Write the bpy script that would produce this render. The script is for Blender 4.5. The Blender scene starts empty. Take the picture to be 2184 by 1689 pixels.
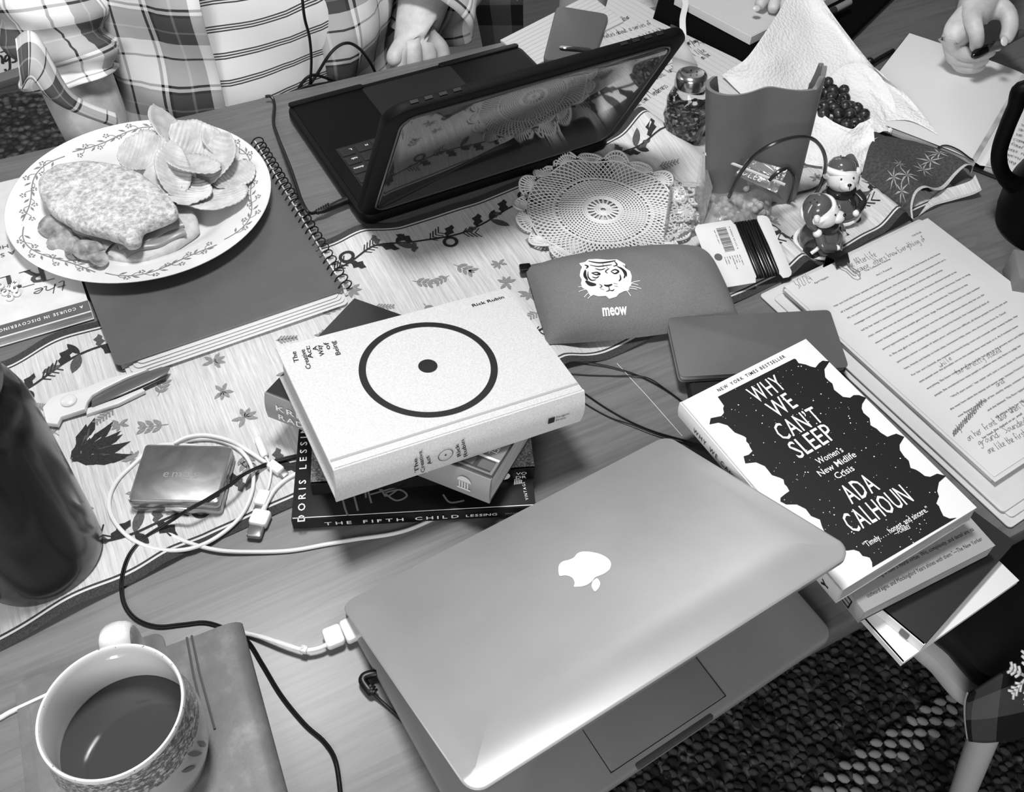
import bpy, bmesh, math, random
from math import sin, cos, pi, radians, sqrt, atan2, exp, floor
from mathutils import Vector, Matrix, noise as mnoise
random.seed(7)
SC = bpy.context.scene
COL = SC.collection
T = 0.75                                   # table top height
# ------------------------------------------------------------------ camera
IW, IH = 2184, 1689
FPX, PITCH, ROLL, HC, PCX, PCY = 2125.906, 0.83576, 0.088963, 0.726609, 93.427, -106.466
YAW = radians(32.16903)
_fw = Vector((0, cos(PITCH), -sin(PITCH))); _up = Vector((0, sin(PITCH), cos(PITCH))); _rt = Vector((1, 0, 0))
_rz = Matrix.Rotation(-YAW, 3, 'Z')
CX = _rz @ (_rt*cos(ROLL) + _up*sin(ROLL)); CY = _rz @ (-_rt*sin(ROLL) + _up*cos(ROLL)); CF = _rz @ _fw
CAM = Vector((0, 0, T+HC))
cd = bpy.data.cameras.new('camera'); cam = bpy.data.objects.new('camera', cd); COL.objects.link(cam)
cam.matrix_world = Matrix(((CX.x, CY.x, -CF.x, CAM.x), (CX.y, CY.y, -CF.y, CAM.y), (CX.z, CY.z, -CF.z, CAM.z), (0, 0, 0, 1)))
cd.sensor_fit = 'HORIZONTAL'; cd.sensor_width = 36; cd.lens = 36*FPX/IW
cd.shift_x = -PCX/IW; cd.shift_y = PCY/IW; cd.clip_start = .02
SC.camera = cam
# ------------------------------------------------------------------ light
SC.view_settings.view_transform = 'Standard'; SC.view_settings.look = 'None'
SC.view_settings.gamma = 1; SC.view_settings.use_curve_mapping = False
SC.view_settings.exposure = 0.03
wd = bpy.data.worlds.new('room_light'); SC.world = wd; wd.use_nodes = True
wd.node_tree.nodes['Background'].inputs[0].default_value = (.8, .8, .8, 1)
wd.node_tree.nodes['Background'].inputs[1].default_value = .25
def area(name, loc, target, size, power):
    l = bpy.data.lights.new(name, 'AREA'); l.shape = 'DISK'; l.size = size; l.energy = power
    o = bpy.data.objects.new(name, l); COL.objects.link(o); o.location = loc
    o.rotation_euler = (Vector(target)-Vector(loc)).to_track_quat('-Z', 'Y').to_euler()
    return o
area('ceiling_lamp', (.16, .56, T+1.5), (.2, .66, T), .26, 22.5)
area('near_fill_light', (-1.2, -1.2, T+1.2), (.35, .9, T), 1.1, 31)  # added fill from the near left, brightens the sitter, laptop base and rug
area('side_fill_light', (-1.7, 2.2, T+1.4), (.3, .6, T), 1.0, 12)  # extra far-left fill that lifts the silver lid, not an actual lamp
area('far_fill_light', (1.7, 3.2, T+1.25), (.6, .5, T), 1.4, 18)  # no window in this wall: invented fill for the lid and right side
# ------------------------------------------------------------------ helpers
def ray(px, py): return CX*((px-IW/2-PCX)/FPX) - CY*((py-IH/2-PCY)/FPX) + CF
def P(px, py, z=0.):
    d = ray(px, py); t = (z-HC)/d.z; return CAM + d*t
def PV(px, py, v):
    d = ray(px, py); return CAM + d*(v/d.y)
def PP(px, py, o, n):
    d = ray(px, py); return CAM + d*((o-CAM).dot(n)/d.dot(n))
class Fr:
    def __init__(s, o, x, y=None, z=None):
        s.o = Vector(o); s.x = Vector(x).normalized()
        s.z = Vector(z).normalized() if z is not None else (s.x.cross(Vector(y)).normalized() if y is not None else Vector((0, 0, 1)))
        s.z = (s.z - s.x*s.z.dot(s.x)).normalized(); s.y = s.z.cross(s.x)
    def __call__(s, x, y=0., z=0.): return s.o + s.x*x + s.y*y + s.z*z
    def at(s, x, y=0., z=0., rot=0.):
        c, q = cos(rot), sin(rot); f = Fr(s(x, y, z), s.x*c+s.y*q, z=s.z); return f
    def loc(s, p):
        d = p-s.o; return (d.dot(s.x), d.dot(s.y), d.dot(s.z))
    def px(s, x, y, z=0.):                    # where the sight line through a picture point meets the plane z
        return s.loc(PP(x, y, s(0, 0, z), s.z))[:2]
def flat(u, v, z=0., rot=0.): return Fr((u, v, T+z), (cos(rot), sin(rot), 0))
ORG = {}
class MB:
    def __init__(s): s.v = []; s.f = []; s.m = []; s.u = []; s.hasuv = False
    def add(s, vs, fs, mi=0, uv=None):
        b = len(s.v); s.v += [Vector(v) for v in vs]
        s.u += uv if uv else [(0, 0)]*len(vs)
        if uv: s.hasuv = True
        for f in fs: s.f.append([b+i for i in f]); s.m.append(mi)
        return s
    def build(s, name, mats, parent=None, origin=None, smooth=40):
        if parent is not None: org = ORG[parent.name]
        elif origin is not None: org = Vector(origin)
        else:
            xs = [v.x for v in s.v]; ys = [v.y for v in s.v]; org = Vector(((min(xs)+max(xs))/2, (min(ys)+max(ys))/2, min(v.z for v in s.v)))
        me = bpy.data.meshes.new(name); me.from_pydata([v-org for v in s.v], [], s.f); me.update()
        if not isinstance(mats, (list, tuple)): mats = [mats]
        for m in mats: me.materials.append(m)
        me.polygons.foreach_set('material_index', s.m)
        if s.hasuv:
            ul = me.uv_layers.new(name='UVMap')
            for l in me.loops: ul.data[l.index].uv = s.u[l.vertex_index]
        if smooth:
            me.polygons.foreach_set('use_smooth', [True]*len(me.polygons)); me.set_sharp_from_angle(angle=radians(smooth))
        o = bpy.data.objects.new(name, me); COL.objects.link(o)
        if parent is not None: o.parent = parent
        else: o.location = org
        ORG[o.name] = org
        return o
def tag(o, label=None, cat=None, group=None, kind=None):
    if label: o['label'] = label
    if cat: o['category'] = cat
    if group: o['group'] = group
    if kind: o['kind'] = kind
    return o
def thing(name, loc, label, cat, group=None):
    o = bpy.data.objects.new(name, None); COL.objects.link(o); o.location = loc; o.empty_display_size = .02
    ORG[o.name] = Vector(loc); return tag(o, label, cat, group)
def copy_tree(o, delta=None, loc=None, rot=None, parent=None):
    c = o.copy(); COL.objects.link(c)
    if parent: c.parent = parent
    if loc is not None: c.location = loc
    if rot is not None: c.rotation_euler = rot
    for ch in list(o.children): copy_tree(ch, parent=c)
    return c
def catmull(pts, n=8, closed=False):
    pts = [Vector(p) for p in pts]; out = []; N = len(pts)
    if N < 3 and not closed: return pts
    rng = range(N) if closed else range(N-1)
    for i in rng:
        if closed: p0, p1, p2, p3 = pts[i-1], pts[i], pts[(i+1) % N], pts[(i+2) % N]
        else: p0, p1, p2, p3 = pts[max(i-1, 0)], pts[i], pts[i+1], pts[min(i+2, N-1)]
        for k in range(n):
            t = k/n; t2, t3 = t*t, t*t*t
            out.append(.5*((2*p1)+(p2-p0)*t+(2*p0-5*p1+4*p2-p3)*t2+(3*p1-p0-3*p2+p3)*t3))
    if not closed: out.append(pts[-1])
    return out
def tube(mb, pts, r, seg=8, mi=0, closed=False, cap=True, flatz=1.):
    pts = [Vector(p) for p in pts]; N = len(pts); rr = r if callable(r) else (lambda t: r)
    vs = []; up = None
    for i, p in enumerate(pts):
        a = pts[i-1] if (i or closed) else p; b = pts[(i+1) % N] if (i < N-1 or closed) else p
        t = (b-a)
        if t.length < 1e-9: t = Vector((0, 0, 1))
        t.normalize()
        if up is None:
            up = Vector((0, 0, 1)) if abs(t.z) < .9 else Vector((1, 0, 0))
        sx = t.cross(up)
        if sx.length < 1e-6: sx = t.orthogonal()
        sx.normalize(); up2 = sx.cross(t).normalized(); up = up2
        q = rr(i/max(1, N-1))
        for k in range(seg):
            an = 2*pi*k/seg; vs.append(p + sx*(cos(an)*q) + up2*(sin(an)*q*flatz))
    fs = []
    for i in range(N if closed else N-1):
        j = (i+1) % N
        for k in range(seg):
            k2 = (k+1) % seg; fs.append([i*seg+k, i*seg+k2, j*seg+k2, j*seg+k])
    if cap and not closed: fs += [list(range(seg))[::-1], [(N-1)*seg+k for k in range(seg)]]
    mb.add(vs, fs, mi); return mb
def lathe(mb, prof, fr, seg=32, mi=0, mis=None, wob=None, uv=False):
    vs = []; us = []; n = len(prof); fs = []; ms = []
    for i, (r, z) in enumerate(prof):
        for k in range(seg):
            a = 2*pi*k/seg; q = r*(wob(a, i) if wob else 1); vs.append(fr(q*cos(a), q*sin(a), z)); us.append((k/seg, i/(n-1)))
    for i in range(n-1):
        f = [[i*seg+k, i*seg+(k+1) % seg, (i+1)*seg+(k+1) % seg, (i+1)*seg+k] for k in range(seg)]
        mb.add([], [], 0)
        fs += f; ms += [mis[i] if mis else mi]*seg
    b = len(mb.v); mb.add(vs, [], 0, us if uv else None)
    for f, m in zip(fs, ms): mb.f.append([b+i for i in f]); mb.m.append(m)
    for i, rev in ((0, True), (n-1, False)):
        if prof[i][0] > 1e-6:
            c = [b+i*seg+k for k in range(seg)]; mb.f.append(c[::-1] if rev else c); mb.m.append(mis[min(i, n-2)] if mis else mi)
    return mb
def ball(mb, c, rx, ry=None, rz=None, fr=None, mi=0, nu=14, nv=9):
    ry = ry or rx; rz = rz or rx; c = Vector(c)
    X, Y, Z = (fr.x, fr.y, fr.z) if fr else (Vector((1, 0, 0)), Vector((0, 1, 0)), Vector((0, 0, 1)))
    vs = [c - Z*rz]; fs = []
    for j in range(1, nv):
        b = -pi/2+pi*j/nv
        for k in range(nu):
            a = 2*pi*k/nu; vs.append(c + X*(rx*cos(a)*cos(b)) + Y*(ry*sin(a)*cos(b)) + Z*(rz*sin(b)))
    vs.append(c + Z*rz); L = len(vs)-1
    for k in range(nu):
        k2 = (k+1) % nu; fs.append([0, 1+k2, 1+k])
        for j in range(nv-2): fs.append([1+j*nu+k, 1+j*nu+k2, 1+(j+1)*nu+k2, 1+(j+1)*nu+k])
        fs.append([1+(nv-2)*nu+k, 1+(nv-2)*nu+k2, L])
    mb.add(vs, fs, mi); return mb
def grid(mb, fn, nu, nv, mi=0, uvfn=None, mifn=None, closed=False):
    vs = []; us = []
    for j in range(nv+1):
        for i in range(nu+1):
            vs.append(fn(i/nu, j/nv)); us.append(uvfn(i/nu, j/nv) if uvfn else (i/nu, j/nv))
    b = len(mb.v); mb.add(vs, [], 0, us)
    for j in range(nv):
        for i in range(nu):
            q = j*(nu+1)+i; mb.f.append([b+q, b+q+1, b+q+nu+2, b+q+nu+1]); mb.m.append(mifn(i, j) if mifn else mi)
    return mb
def inset(pts, d):
    n = len(pts); out = []
    ar = sum(pts[i][0]*pts[(i+1) % n][1]-pts[(i+1) % n][0]*pts[i][1] for i in range(n)); sg = 1 if ar > 0 else -1
    for i in range(n):
        p0, p1, p2 = Vector(pts[i-1][:2]), Vector(pts[i][:2]), Vector(pts[(i+1) % n][:2])
        a, b = (p1-p0), (p2-p1)
        if a.length < 1e-9 or b.length < 1e-9: out.append(p1); continue
        a.normalize(); b.normalize(); na = Vector((-a.y, a.x))*sg; nb = Vector((-b.y, b.x))*sg
        m = na+nb; m = m.normalized() if m.length > 1e-6 else na
        out.append(p1 + m*(d/max(.4, m.dot(na))))
    return [(p.x, p.y) for p in out]
def prism(mb, pts, z0, z1, fr, mi=0, bev=0., mtop=None, mside=None):
    n = len(pts)
    ar = sum(pts[i][0]*pts[(i+1) % n][1]-pts[(i+1) % n][0]*pts[i][1] for i in range(n))
    if ar < 0: pts = pts[::-1]
    if bev:
        q = inset(pts, bev); q2 = inset(pts, bev*.3)
        rings = [(q, z0), (q2, z0+bev*.3), (pts, z0+bev), (pts, z1-bev), (q2, z1-bev*.3), (q, z1)]
    else: rings = [(pts, z0), (pts, z1)]
    vs = [fr(p[0], p[1], z) for ps, z in rings for p in ps]; b = len(mb.v); mb.add(vs, [])
    mt = mi if mtop is None else mtop; ms = mi if mside is None else mside
    for r in range(len(rings)-1):
        for k in range(n):
            k2 = (k+1) % n; mb.f.append([b+r*n+k, b+r*n+k2, b+(r+1)*n+k2, b+(r+1)*n+k]); mb.m.append(ms)
    mb.f.append([b+k for k in range(n)][::-1]); mb.m.append(mi)
    mb.f.append([b+(len(rings)-1)*n+k for k in range(n)]); mb.m.append(mt)
    return mb
def rect(x0, x1, y0, y1): return [(x0, y0), (x1, y0), (x1, y1), (x0, y1)]
def rrect(x0, x1, y0, y1, r, seg=5):
    out = []
    for cx, cy, a0 in ((x1-r, y0+r, -pi/2), (x1-r, y1-r, 0), (x0+r, y1-r, pi/2), (x0+r, y0+r, pi)):
        for k in range(seg+1): a = a0+pi/2*k/seg; out.append((cx+r*cos(a), cy+r*sin(a)))
    return out
def box(mb, x0, x1, y0, y1, z0, z1, fr, mi=0, bev=0.): return prism(mb, rect(x0, x1, y0, y1), z0, z1, fr, mi, bev)
def poly(mb, pts, fr, z=0., mi=0):
    mb.add([fr(p[0], p[1], z) for p in pts], [list(range(len(pts)))], mi); return mb
def disc(mb, cx, cy, r, fr, z=0., mi=0, seg=24, ry=None):
    return poly(mb, [(cx+r*cos(2*pi*k/seg), cy+(ry or r)*sin(2*pi*k/seg)) for k in range(seg)], fr, z, mi)
def ring2(mb, cx, cy, r0, r1, fr, z=0., mi=0, seg=48):
    vs = [fr(cx+r*cos(2*pi*k/seg), cy+r*sin(2*pi*k/seg), z) for r in (r0, r1) for k in range(seg)]
    mb.add(vs, [[k, (k+1) % seg, seg+(k+1) % seg, seg+k] for k in range(seg)], mi)
def ribbon(mb, pts, w, fr, z=0., mi=0):
    pts = [Vector(p[:2]) for p in pts]; n = len(pts)
    if n < 2: return
    vs = []
    for i, p in enumerate(pts):
        t = pts[min(i+1, n-1)]-pts[max(i-1, 0)]
        t = t.normalized() if t.length > 1e-9 else Vector((1, 0)); q = Vector((-t.y, t.x))*((w(i/(n-1)) if callable(w) else w)/2)
        vs += [fr(p.x-q.x, p.y-q.y, z), fr(p.x+q.x, p.y+q.y, z)]
    mb.add(vs, [[2*i, 2*i+2, 2*i+3, 2*i+1] for i in range(n-1)], mi)
_TC = {}
def glyphs(s, bold=0.):
    k = (s, bold)
    if k not in _TC:
        c = bpy.data.curves.new('t', 'FONT'); c.body = s; c.size = 1; c.resolution_u = 2; c.offset = bold
        o = bpy.data.objects.new('t', c); me = bpy.data.meshes.new_from_object(o)
        vs = [(v.co.x, v.co.y) for v in me.vertices]; fs = [list(p.vertices) for p in me.polygons]
        bpy.data.objects.remove(o); bpy.data.curves.remove(c); bpy.data.meshes.remove(me); _TC[k] = (vs, fs)
    return _TC[k]
def text(mb, s, fr, x, y, h, w=None, z=.0003, mi=0, rot=0., align='l', bold=0., shear=0., sp=0., warp=None):
    """printed words: cap height h, total width w (natural when None), baseline start x, y, turned by rot"""
    items = []; pen = 0.
    if sp:
        for ch in s:
            if ch == ' ': pen += .3+sp; continue
            vs, fs = glyphs(ch, bold)
            x0 = min(v[0] for v in vs); x1 = max(v[0] for v in vs)
            items.append(([(v[0]-x0+pen, v[1]) for v in vs], fs)); pen += x1-x0+sp
    else:
        items.append(glyphs(s, bold))
    av = [v for vs, fs in items for v in vs]
    if not av: return
    x0 = min(v[0] for v in av); x1 = max(v[0] for v in av); sy = h/.72; sx = (w/(x1-x0)) if w else sy
    W = (x1-x0)*sx; off = {'l': 0, 'c': -W/2, 'r': -W}[align]; c, q = cos(rot), sin(rot)
    for vs, fs in items:
        out = []
        for a, b in vs:
            lx = (a-x0)*sx+off+shear*b*sy; ly = b*sy
            p, r = x+lx*c-ly*q, y+lx*q+ly*c
            out.append(warp(p, r) if warp else fr(p, r, z))
        mb.add(out, fs, mi)
HWG = {'a': "46 26 14 23 33 45 46 43 53", 'b': "19 13 33 44 45 36 15", 'c': "46 26 14 23 43", 'd': "46 26 14 23 33 45 49 43 53", 'e': "14 45 36 26 14 23 43",
 'f': "48 39 28 23|15 45", 'g': "46 26 14 24 45 46 41 20 11", 'h': "19 13 15 36 45 43 53", 'i': "26 23 33|27 28", 'j': "36 31 20 10|37 38", 'k': "19 13|46 14 43",
 'l': "29 23 33", 'm': "16 13 15 26 33 35 46 53", 'n': "16 13 15 36 45 43 53", 'o': "36 14 23 33 45 36", 'p': "16 10|15 36 45 33 13", 'q': "46 26 14 33 45 46 40 51",
 'r': "16 13 15 36 46", 's': "46 26 25 44 33 13", 't': "29 23 43|16 46", 'u': "16 14 23 33 46 43 53", 'v': "16 23 46", 'w': "16 23 35 43 56", 'x': "16 43|46 13",
 'y': "16 24 34 46 41 20", 'z': "16 46 13 43", 'T': "19 59|39 33", 'A': "13 39 53|25 45", 'B': "13 19 39 47 16 45 33 13", 'E': "49 19 13 43|16 36", 'S': "58 39 18 36 44 23 13",
 'W': "19 23 36 43 59", 'I': "29 23", 'K': "19 13|49 16 43", 'O': "39 16 23 34 47 39", 'P': "13 19 39 47 16", '3': "19 39 37 26 45 33 13", '2': "18 39 47 13 43", '4': "39 15 55|47 43",
 '/': "13 59", '.': "23 24", ',': "23 12", '[': "39 19 12 32", "'": "28 29", '-': "15 35", '1': "29 23", '6': "38 15 23 44 15", '0': "39 16 33 46 39", '5': "49 19 16 45 33 13"}
def script(mb, s, fr, x, y, h, th, z=.0003, mi=0, rot=0., sx=1., slant=.25, warp=None, seed=0):
    """handwriting: single-stroke letters, h = height of a tall letter"""
    k = h/6.; pen = 0.; c, q = cos(rot), sin(rot); rg = random.Random(seed+len(s))
    for ch in s:
        if ch == ' ': pen += 4.*sx; continue
        g = HWG.get(ch)
        if not g: pen += 4*sx; continue
        jy = rg.uniform(-.25, .25)
        for st in g.split('|'):
            pl = [Vector((int(a[0]), int(a[1])-3., 0)) for a in st.split()]
            pl = catmull(pl, 3) if len(pl) > 2 else pl
            out = []
            for p in pl:
                lx = (pen+(p.x+p.y*slant)*sx)*k; ly = (p.y+jy)*k; out.append((x+lx*c-ly*q, y+lx*q+ly*c))
            if warp: ribbon(mb, out, th, (lambda a, b, zz: warp(a, b)), z, mi)
            else: ribbon(mb, out, th, fr, z, mi)
        pen += 4.2*sx
    return pen*k
# ------------------------------------------------------------------ materials
MATS = {}
def lin(v): return max(0., v)**2.2
class NT:
    def __init__(s, name):
        s.m = bpy.data.materials.new(name); s.m.use_nodes = True; s.t = s.m.node_tree; s.b = s.t.nodes['Principled BSDF']
    def n(s, ty, **kw):
        o = s.t.nodes.new(ty)
        for k, v in kw.items():
            if k in ('i',): 
                for a, b in v.items(): o.inputs[a].default_value = b
            else: setattr(o, k, v)
        return o
    def l(s, a, b): s.t.links.new(a, b)
    def ramp(s, fac, stops, interp='LINEAR'):
        r = s.n('ShaderNodeValToRGB'); cr = r.color_ramp; cr.interpolation = interp
        while len(cr.elements) < len(stops): cr.elements.new(.5)
        for e, (p, v) in zip(cr.elements, stops): e.position = p; g = lin(v); e.color = (g, g, g, 1)
        s.l(fac, r.inputs[0]); return r.outputs[0]
    def math(s, op, a, b=None):
        o = s.n('ShaderNodeMath', operation=op)
        for i, x in enumerate((a, b)):
            if x is None: continue
            if isinstance(x, (int, float)): o.inputs[i].default_value = x
            else: s.l(x, o.inputs[i])
        return o.outputs[0]
    def mix(s, fac, a, b, mode='MIX'):
        o = s.n('ShaderNodeMix', data_type='RGBA', blend_type=mode)
        for sock, x in ((o.inputs[0], fac), (o.inputs[6], a), (o.inputs[7], b)):
            if isinstance(x, (int, float)):
                if sock.type == 'RGBA': g = lin(x); sock.default_value = (g, g, g, 1)
                else: sock.default_value = x
            else: s.l(x, sock)
        return o.outputs[2]
    def coords(s, kind='Object', scale=(1, 1, 1), rot=(0, 0, 0)):
        t = s.n('ShaderNodeTexCoord'); mp = s.n('ShaderNodeMapping'); s.l(t.outputs[kind], mp.inputs[0])
        mp.inputs['Scale'].default_value = scale; mp.inputs['Rotation'].default_value = rot; return mp.outputs[0]
    def noise(s, vec, scale, detail=3, rough=.5, dist=0.):
        o = s.n('ShaderNodeTexNoise'); s.l(vec, o.inputs['Vector']); o.inputs['Scale'].default_value = scale
        o.inputs['Detail'].default_value = detail; o.inputs['Roughness'].default_value = rough; o.inputs['Distortion'].default_value = dist; return o.outputs['Fac']
    def col(s, c): s.l(c, s.b.inputs['Base Color'])
    def bump(s, hgt, st=.3, dist=.001):
        o = s.n('ShaderNodeBump'); o.inputs['Strength'].default_value = st; o.inputs['Distance'].default_value = dist
        s.l(hgt, o.inputs['Height']); s.l(o.outputs[0], s.b.inputs['Normal'])
    def set(s, **kw):
        for k, v in kw.items(): s.b.inputs[k.replace('_', ' ')].default_value = v
        return s
def mat(name, v, rough=.6, metal=0., spec=.5, nz=None, bump=None, **kw):
    """plain grey material; nz=(scale, amount) mottles it, bump=(scale, strength)"""
    if name in MATS: return MATS[name]
    t = NT(name); g = lin(v); t.set(Base_Color=(g, g, g, 1), Roughness=rough, Metallic=metal, Specular_IOR_Level=spec, **kw)
    if nz:
        f = t.noise(t.coords(), nz[0], 4, .6); t.col(t.ramp(f, [(.25, v-nz[1]), (.75, min(1, v+nz[1]))]))
    if bump:
        f = t.noise(t.coords(), bump[0], 3); t.bump(f, bump[1])
    MATS[name] = t.m; return t.m
INK = mat('black_ink', .07, .7); WHITEINK = mat('white_ink', .93, .7)
# ------------------------------------------------------------------ materials of the setting
def wood(name, lo, hi, scale, rough, axis=0):
    t = NT(name); sc = (1.3, 16, 3) if axis == 0 else (16, 1.3, 3)
    v = t.coords(scale=sc); f = t.noise(v, scale, 5, .6, 1.2)
    fine = t.noise(t.coords(scale=(6, 150, 20) if axis == 0 else (150, 6, 20)), scale, 2, .5)
    c = t.ramp(f, [(.25, lo+.03), (.45, (lo+hi)/2+.02), (.5, lo+.05), (.55, (lo+hi)/2+.03), (.75, hi)])
    c = t.mix(.25, c, t.ramp(fine, [(.3, lo-.04), (.7, hi+.03)])); t.col(c); t.set(Roughness=rough, Specular_IOR_Level=.38); t.bump(f, .05)
    MATS[name] = t.m; return t.m
WOOD = wood('table_wood', .35, .47, 1.6, .36)
FLOORW = wood('floor_wood', .28, .4, 1.2, .45)
def rugmat():
    t = NT('braided_rug'); v = t.coords()
    vo = t.n('ShaderNodeTexVoronoi'); t.l(v, vo.inputs['Vector']); vo.inputs['Scale'].default_value = 75
    sep = t.n('ShaderNodeSeparateColor'); t.l(vo.outputs['Color'], sep.inputs[0])
    c = t.ramp(sep.outputs[0], [(0, .20), (.6, .34), (.9, .52)])
    dk = t.ramp(vo.outputs['Distance'], [(0, 1.), (.75, .5)])
    t.col(t.mix(1., c, dk, 'MULTIPLY')); t.bump(vo.outputs['Distance'], 1., -.006); t.set(Roughness=.95); MATS['braided_rug'] = t.m; return t.m
RUG = rugmat()
WALL = mat('wall_paint', .72, .8); CEIL = mat('ceiling_paint', .8, .9)
# ------------------------------------------------------------------ room
def slab(name, x0, x1, y0, y1, z0, z1, m):
    mb = MB(); box(mb, x0, x1, y0, y1, z0, z1, Fr((0, 0, 0), (1, 0, 0))); return tag(mb.build(name, m), kind='structure')
slab('floor', -3, 4, -2.5, 4, -.1, 0, FLOORW)
slab('wall_back', -3, 4, 4, 4.1, 0, 2.5, WALL); slab('wall_front', -3, 4, -2.6, -2.5, 0, 2.5, WALL)
slab('wall_left', -3.1, -3, -2.5, 4, 0, 2.5, WALL); slab('wall_right', 4, 4.1, -2.5, 4, 0, 2.5, WALL)
slab('ceiling', -3, 4, -2.5, 4, 2.5, 2.6, CEIL)
for nm, a, b in (('trim_back', (-3, 4), (3.98, 4)),):
    slab(nm, a[0], a[1], b[0], b[1], 0, .09, mat('trim_paint', .8, .5))
# rug: a low slab of braided loops, pale loops in slanting rows
mb = MB(); fr = Fr((0, 0, 0), (1, 0, 0)); RUG2 = mat('pale_rug_yarn', .66, .95)
prism(mb, [(-1.6, -.9), (1.75, -.9), (1.9, .2), (1.5, 1.1), (.75, 1.6), (.45, 2.42), (-1.6, 2.42)], .0, .012, fr, 0, .004)
rg = random.Random(3)
O0 = P(1620, 1640, -T+.012); ex = (P(1780, 1560, -T+.012)-O0); ey = (P(1600, 1600, -T+.012)-P(1567, 1632, -T+.012))
def tuft(c, mi, s=1.):
    a = rg.uniform(-.4, .4)+2.2; f2 = Fr(c, (cos(a), sin(a), 0)); ball(mb, c, .0085*s, .0055*s, .006, f2, mi, 8, 5)
vis = [(.3+i*.0145, .05+j*.0135) for i in range(62) for j in range(34)]
for u, v in vis:
    if u > 1.15: continue
    tuft(Vector((u+rg.uniform(-.004, .004)+(.007 if int(v*74) % 2 else 0), v+rg.uniform(-.003, .003), .014)), rg.choice((0, 0, 2, 2, 3)), rg.uniform(.75, 1.05))
rows = [[(2035, 1478)], [(2005, 1497), (2030, 1490), (2052, 1486)], [(1974, 1513), (1998, 1515), (2030, 1513)], [(1945, 1537), (1967, 1538), (1995, 1538), (2025, 1541)],
 [(1902, 1563), (1935, 1563), (1963, 1562), (1992, 1564)], [(1869, 1584), (1899, 1586), (1930, 1585), (1959, 1588)], [(1836, 1607), (1866, 1608), (1899, 1608), (1926, 1612)],
 [(1803, 1632), (1832, 1634), (1864, 1634), (1893, 1637)], [(1769, 1657), (1799, 1660), (1830, 1661), (1860, 1662)], [(1742, 1685), (1767, 1686), (1797, 1688), (1827, 1688)]]
for r_ in rows:
    for (x, y) in r_: tuft(P(x, y, -T+.022)+Vector((0, 0, .0)), 1, 1.15)
o = mb.build('rug', [RUG, RUG2, mat('dark_rug_yarn', .3, .95), mat('black_rug_yarn', .16, .95)])
tag(o, 'dark braided wool rug on the floor under the table with pale loops', 'rug')
# ------------------------------------------------------------------ table
tb = thing('dining_table', (.4, .63, 0), 'long wooden dining table with grey grain crowded with books, laptops and food', 'table')
mb = MB(); prism(mb, rrect(-.75, 1.72, .191, 1.074, .03), T-.028, T, Fr((0, 0, 0), (1, 0, 0)), 0, .004); mb.build('tabletop', WOOD, tb)
mb = MB()
for a in (rect(-.65, 1.62, .26, .285), rect(-.65, 1.62, .985, 1.01), rect(-.65, -.625, .285, .985), rect(1.595, 1.62, .285, .985)):
    prism(mb, a, T-.11, T-.0285, Fr((0, 0, 0), (1, 0, 0)))
mb.build('apron', WOOD, tb)
for x in (-.66, 1.57):
    for y in (.245, .965):
        mb = MB(); prism(mb, rect(x, x+.06, y, y+.06), .012, T-.0285, Fr((0, 0, 0), (1, 0, 0)), 0, .004); mb.build('leg', WOOD, tb)
# ------------------------------------------------------------------ table runner
def interp(L, u):
    if u <= L[0][0]: return L[0][1]
    for (a, va), (b, vb) in zip(L, L[1:]):
        if u <= b: t = (u-a)/(b-a); t = t*t*(3-2*t)*.35+t*.65; return va+(vb-va)*t
    return L[-1][1]
RN = [(-.62, .44), (-.171, .464), (-.09, .475), (0, .486), (.06, .49), (.2, .51), (.348, .525), (.388, .5185), (.456, .5215), (.557, .529), (.617, .5345), (.68, .534), (.747, .545), (.83, .555), (.9, .56)]
RF = [(-.62, .74), (-.119, .758), (-.045, .772), (.1, .79), (.2076, .794), (.24, .796), (.28, .789), (.366, .791), (.44, .80), (.525, .8167), (.575, .832), (.63, .838), (.72, .83), (.83, .82), (.9, .81)]
def bpt(px, py, z): p = P(px, py, z); return p.x
BUMPS = [(bpt(1372, 241, .026), .022, .026, 'f'), (bpt(1713, 547, .017), .014, .017, 'n'), (bpt(1920, 446, .02), .014, .02, 'n'), (-.115, .03, .008, 'n'), (-.04, .02, .005, 'n'),
         (.345, .02, .008, 'n'), (.235, .022, .005, 'f'), (-.08, .03, .008, 'f'), (.50, .03, .004, 'f'), (.44, .03, .004, 'n')]
def rz_(u, v):
    n, f = interp(RN, u), interp(RF, u); t = (v-n)/(f-n); z = .0012 + .0006*sin(u*61+v*23)
    for u0, w, h, sd in BUMPS:
        g = (1-min(1, max(0, t if sd == 'n' else 1-t)/.75)); g = g*g*(3-2*g)
        z += h*exp(-((u-u0-(.06*(1-t) if h == .026 else 0))/w)**2)*g
    return max(.0012, z)
def RS(u, v, dz=0.): return Vector((u, v, T+rz_(u, v)+dz))
t_ = NT('runner_cloth'); v_ = t_.coords(scale=(420, 9, 1)); f_ = t_.noise(v_, 1., 3, .7)
w_ = t_.noise(t_.coords(scale=(1000, 60, 1)), 1., 2)
c_ = t_.mix(.35, t_.ramp(f_, [(.3, .64), (.62, .84)]), t_.ramp(w_, [(.35, .66), (.65, .84)])); t_.col(c_); t_.bump(f_, .35, .0006); t_.set(Roughness=.9); RCLOTH = t_.m
RDARK = mat('runner_dark_band', .2, .95, nz=(900, .1)); RVINE = mat('woven_dark_thread', .16, .95, nz=(700, .07)); RSPRIG = mat('woven_grey_thread', .5, .95, nz=(900, .1)); RLIGHT = mat('runner_light_band', .8, .95)
mb = MB(); NU = 330; U0, U1 = -.62, .90
dist = [0, .003, .0085, .0105, .0125, .0145]
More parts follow.
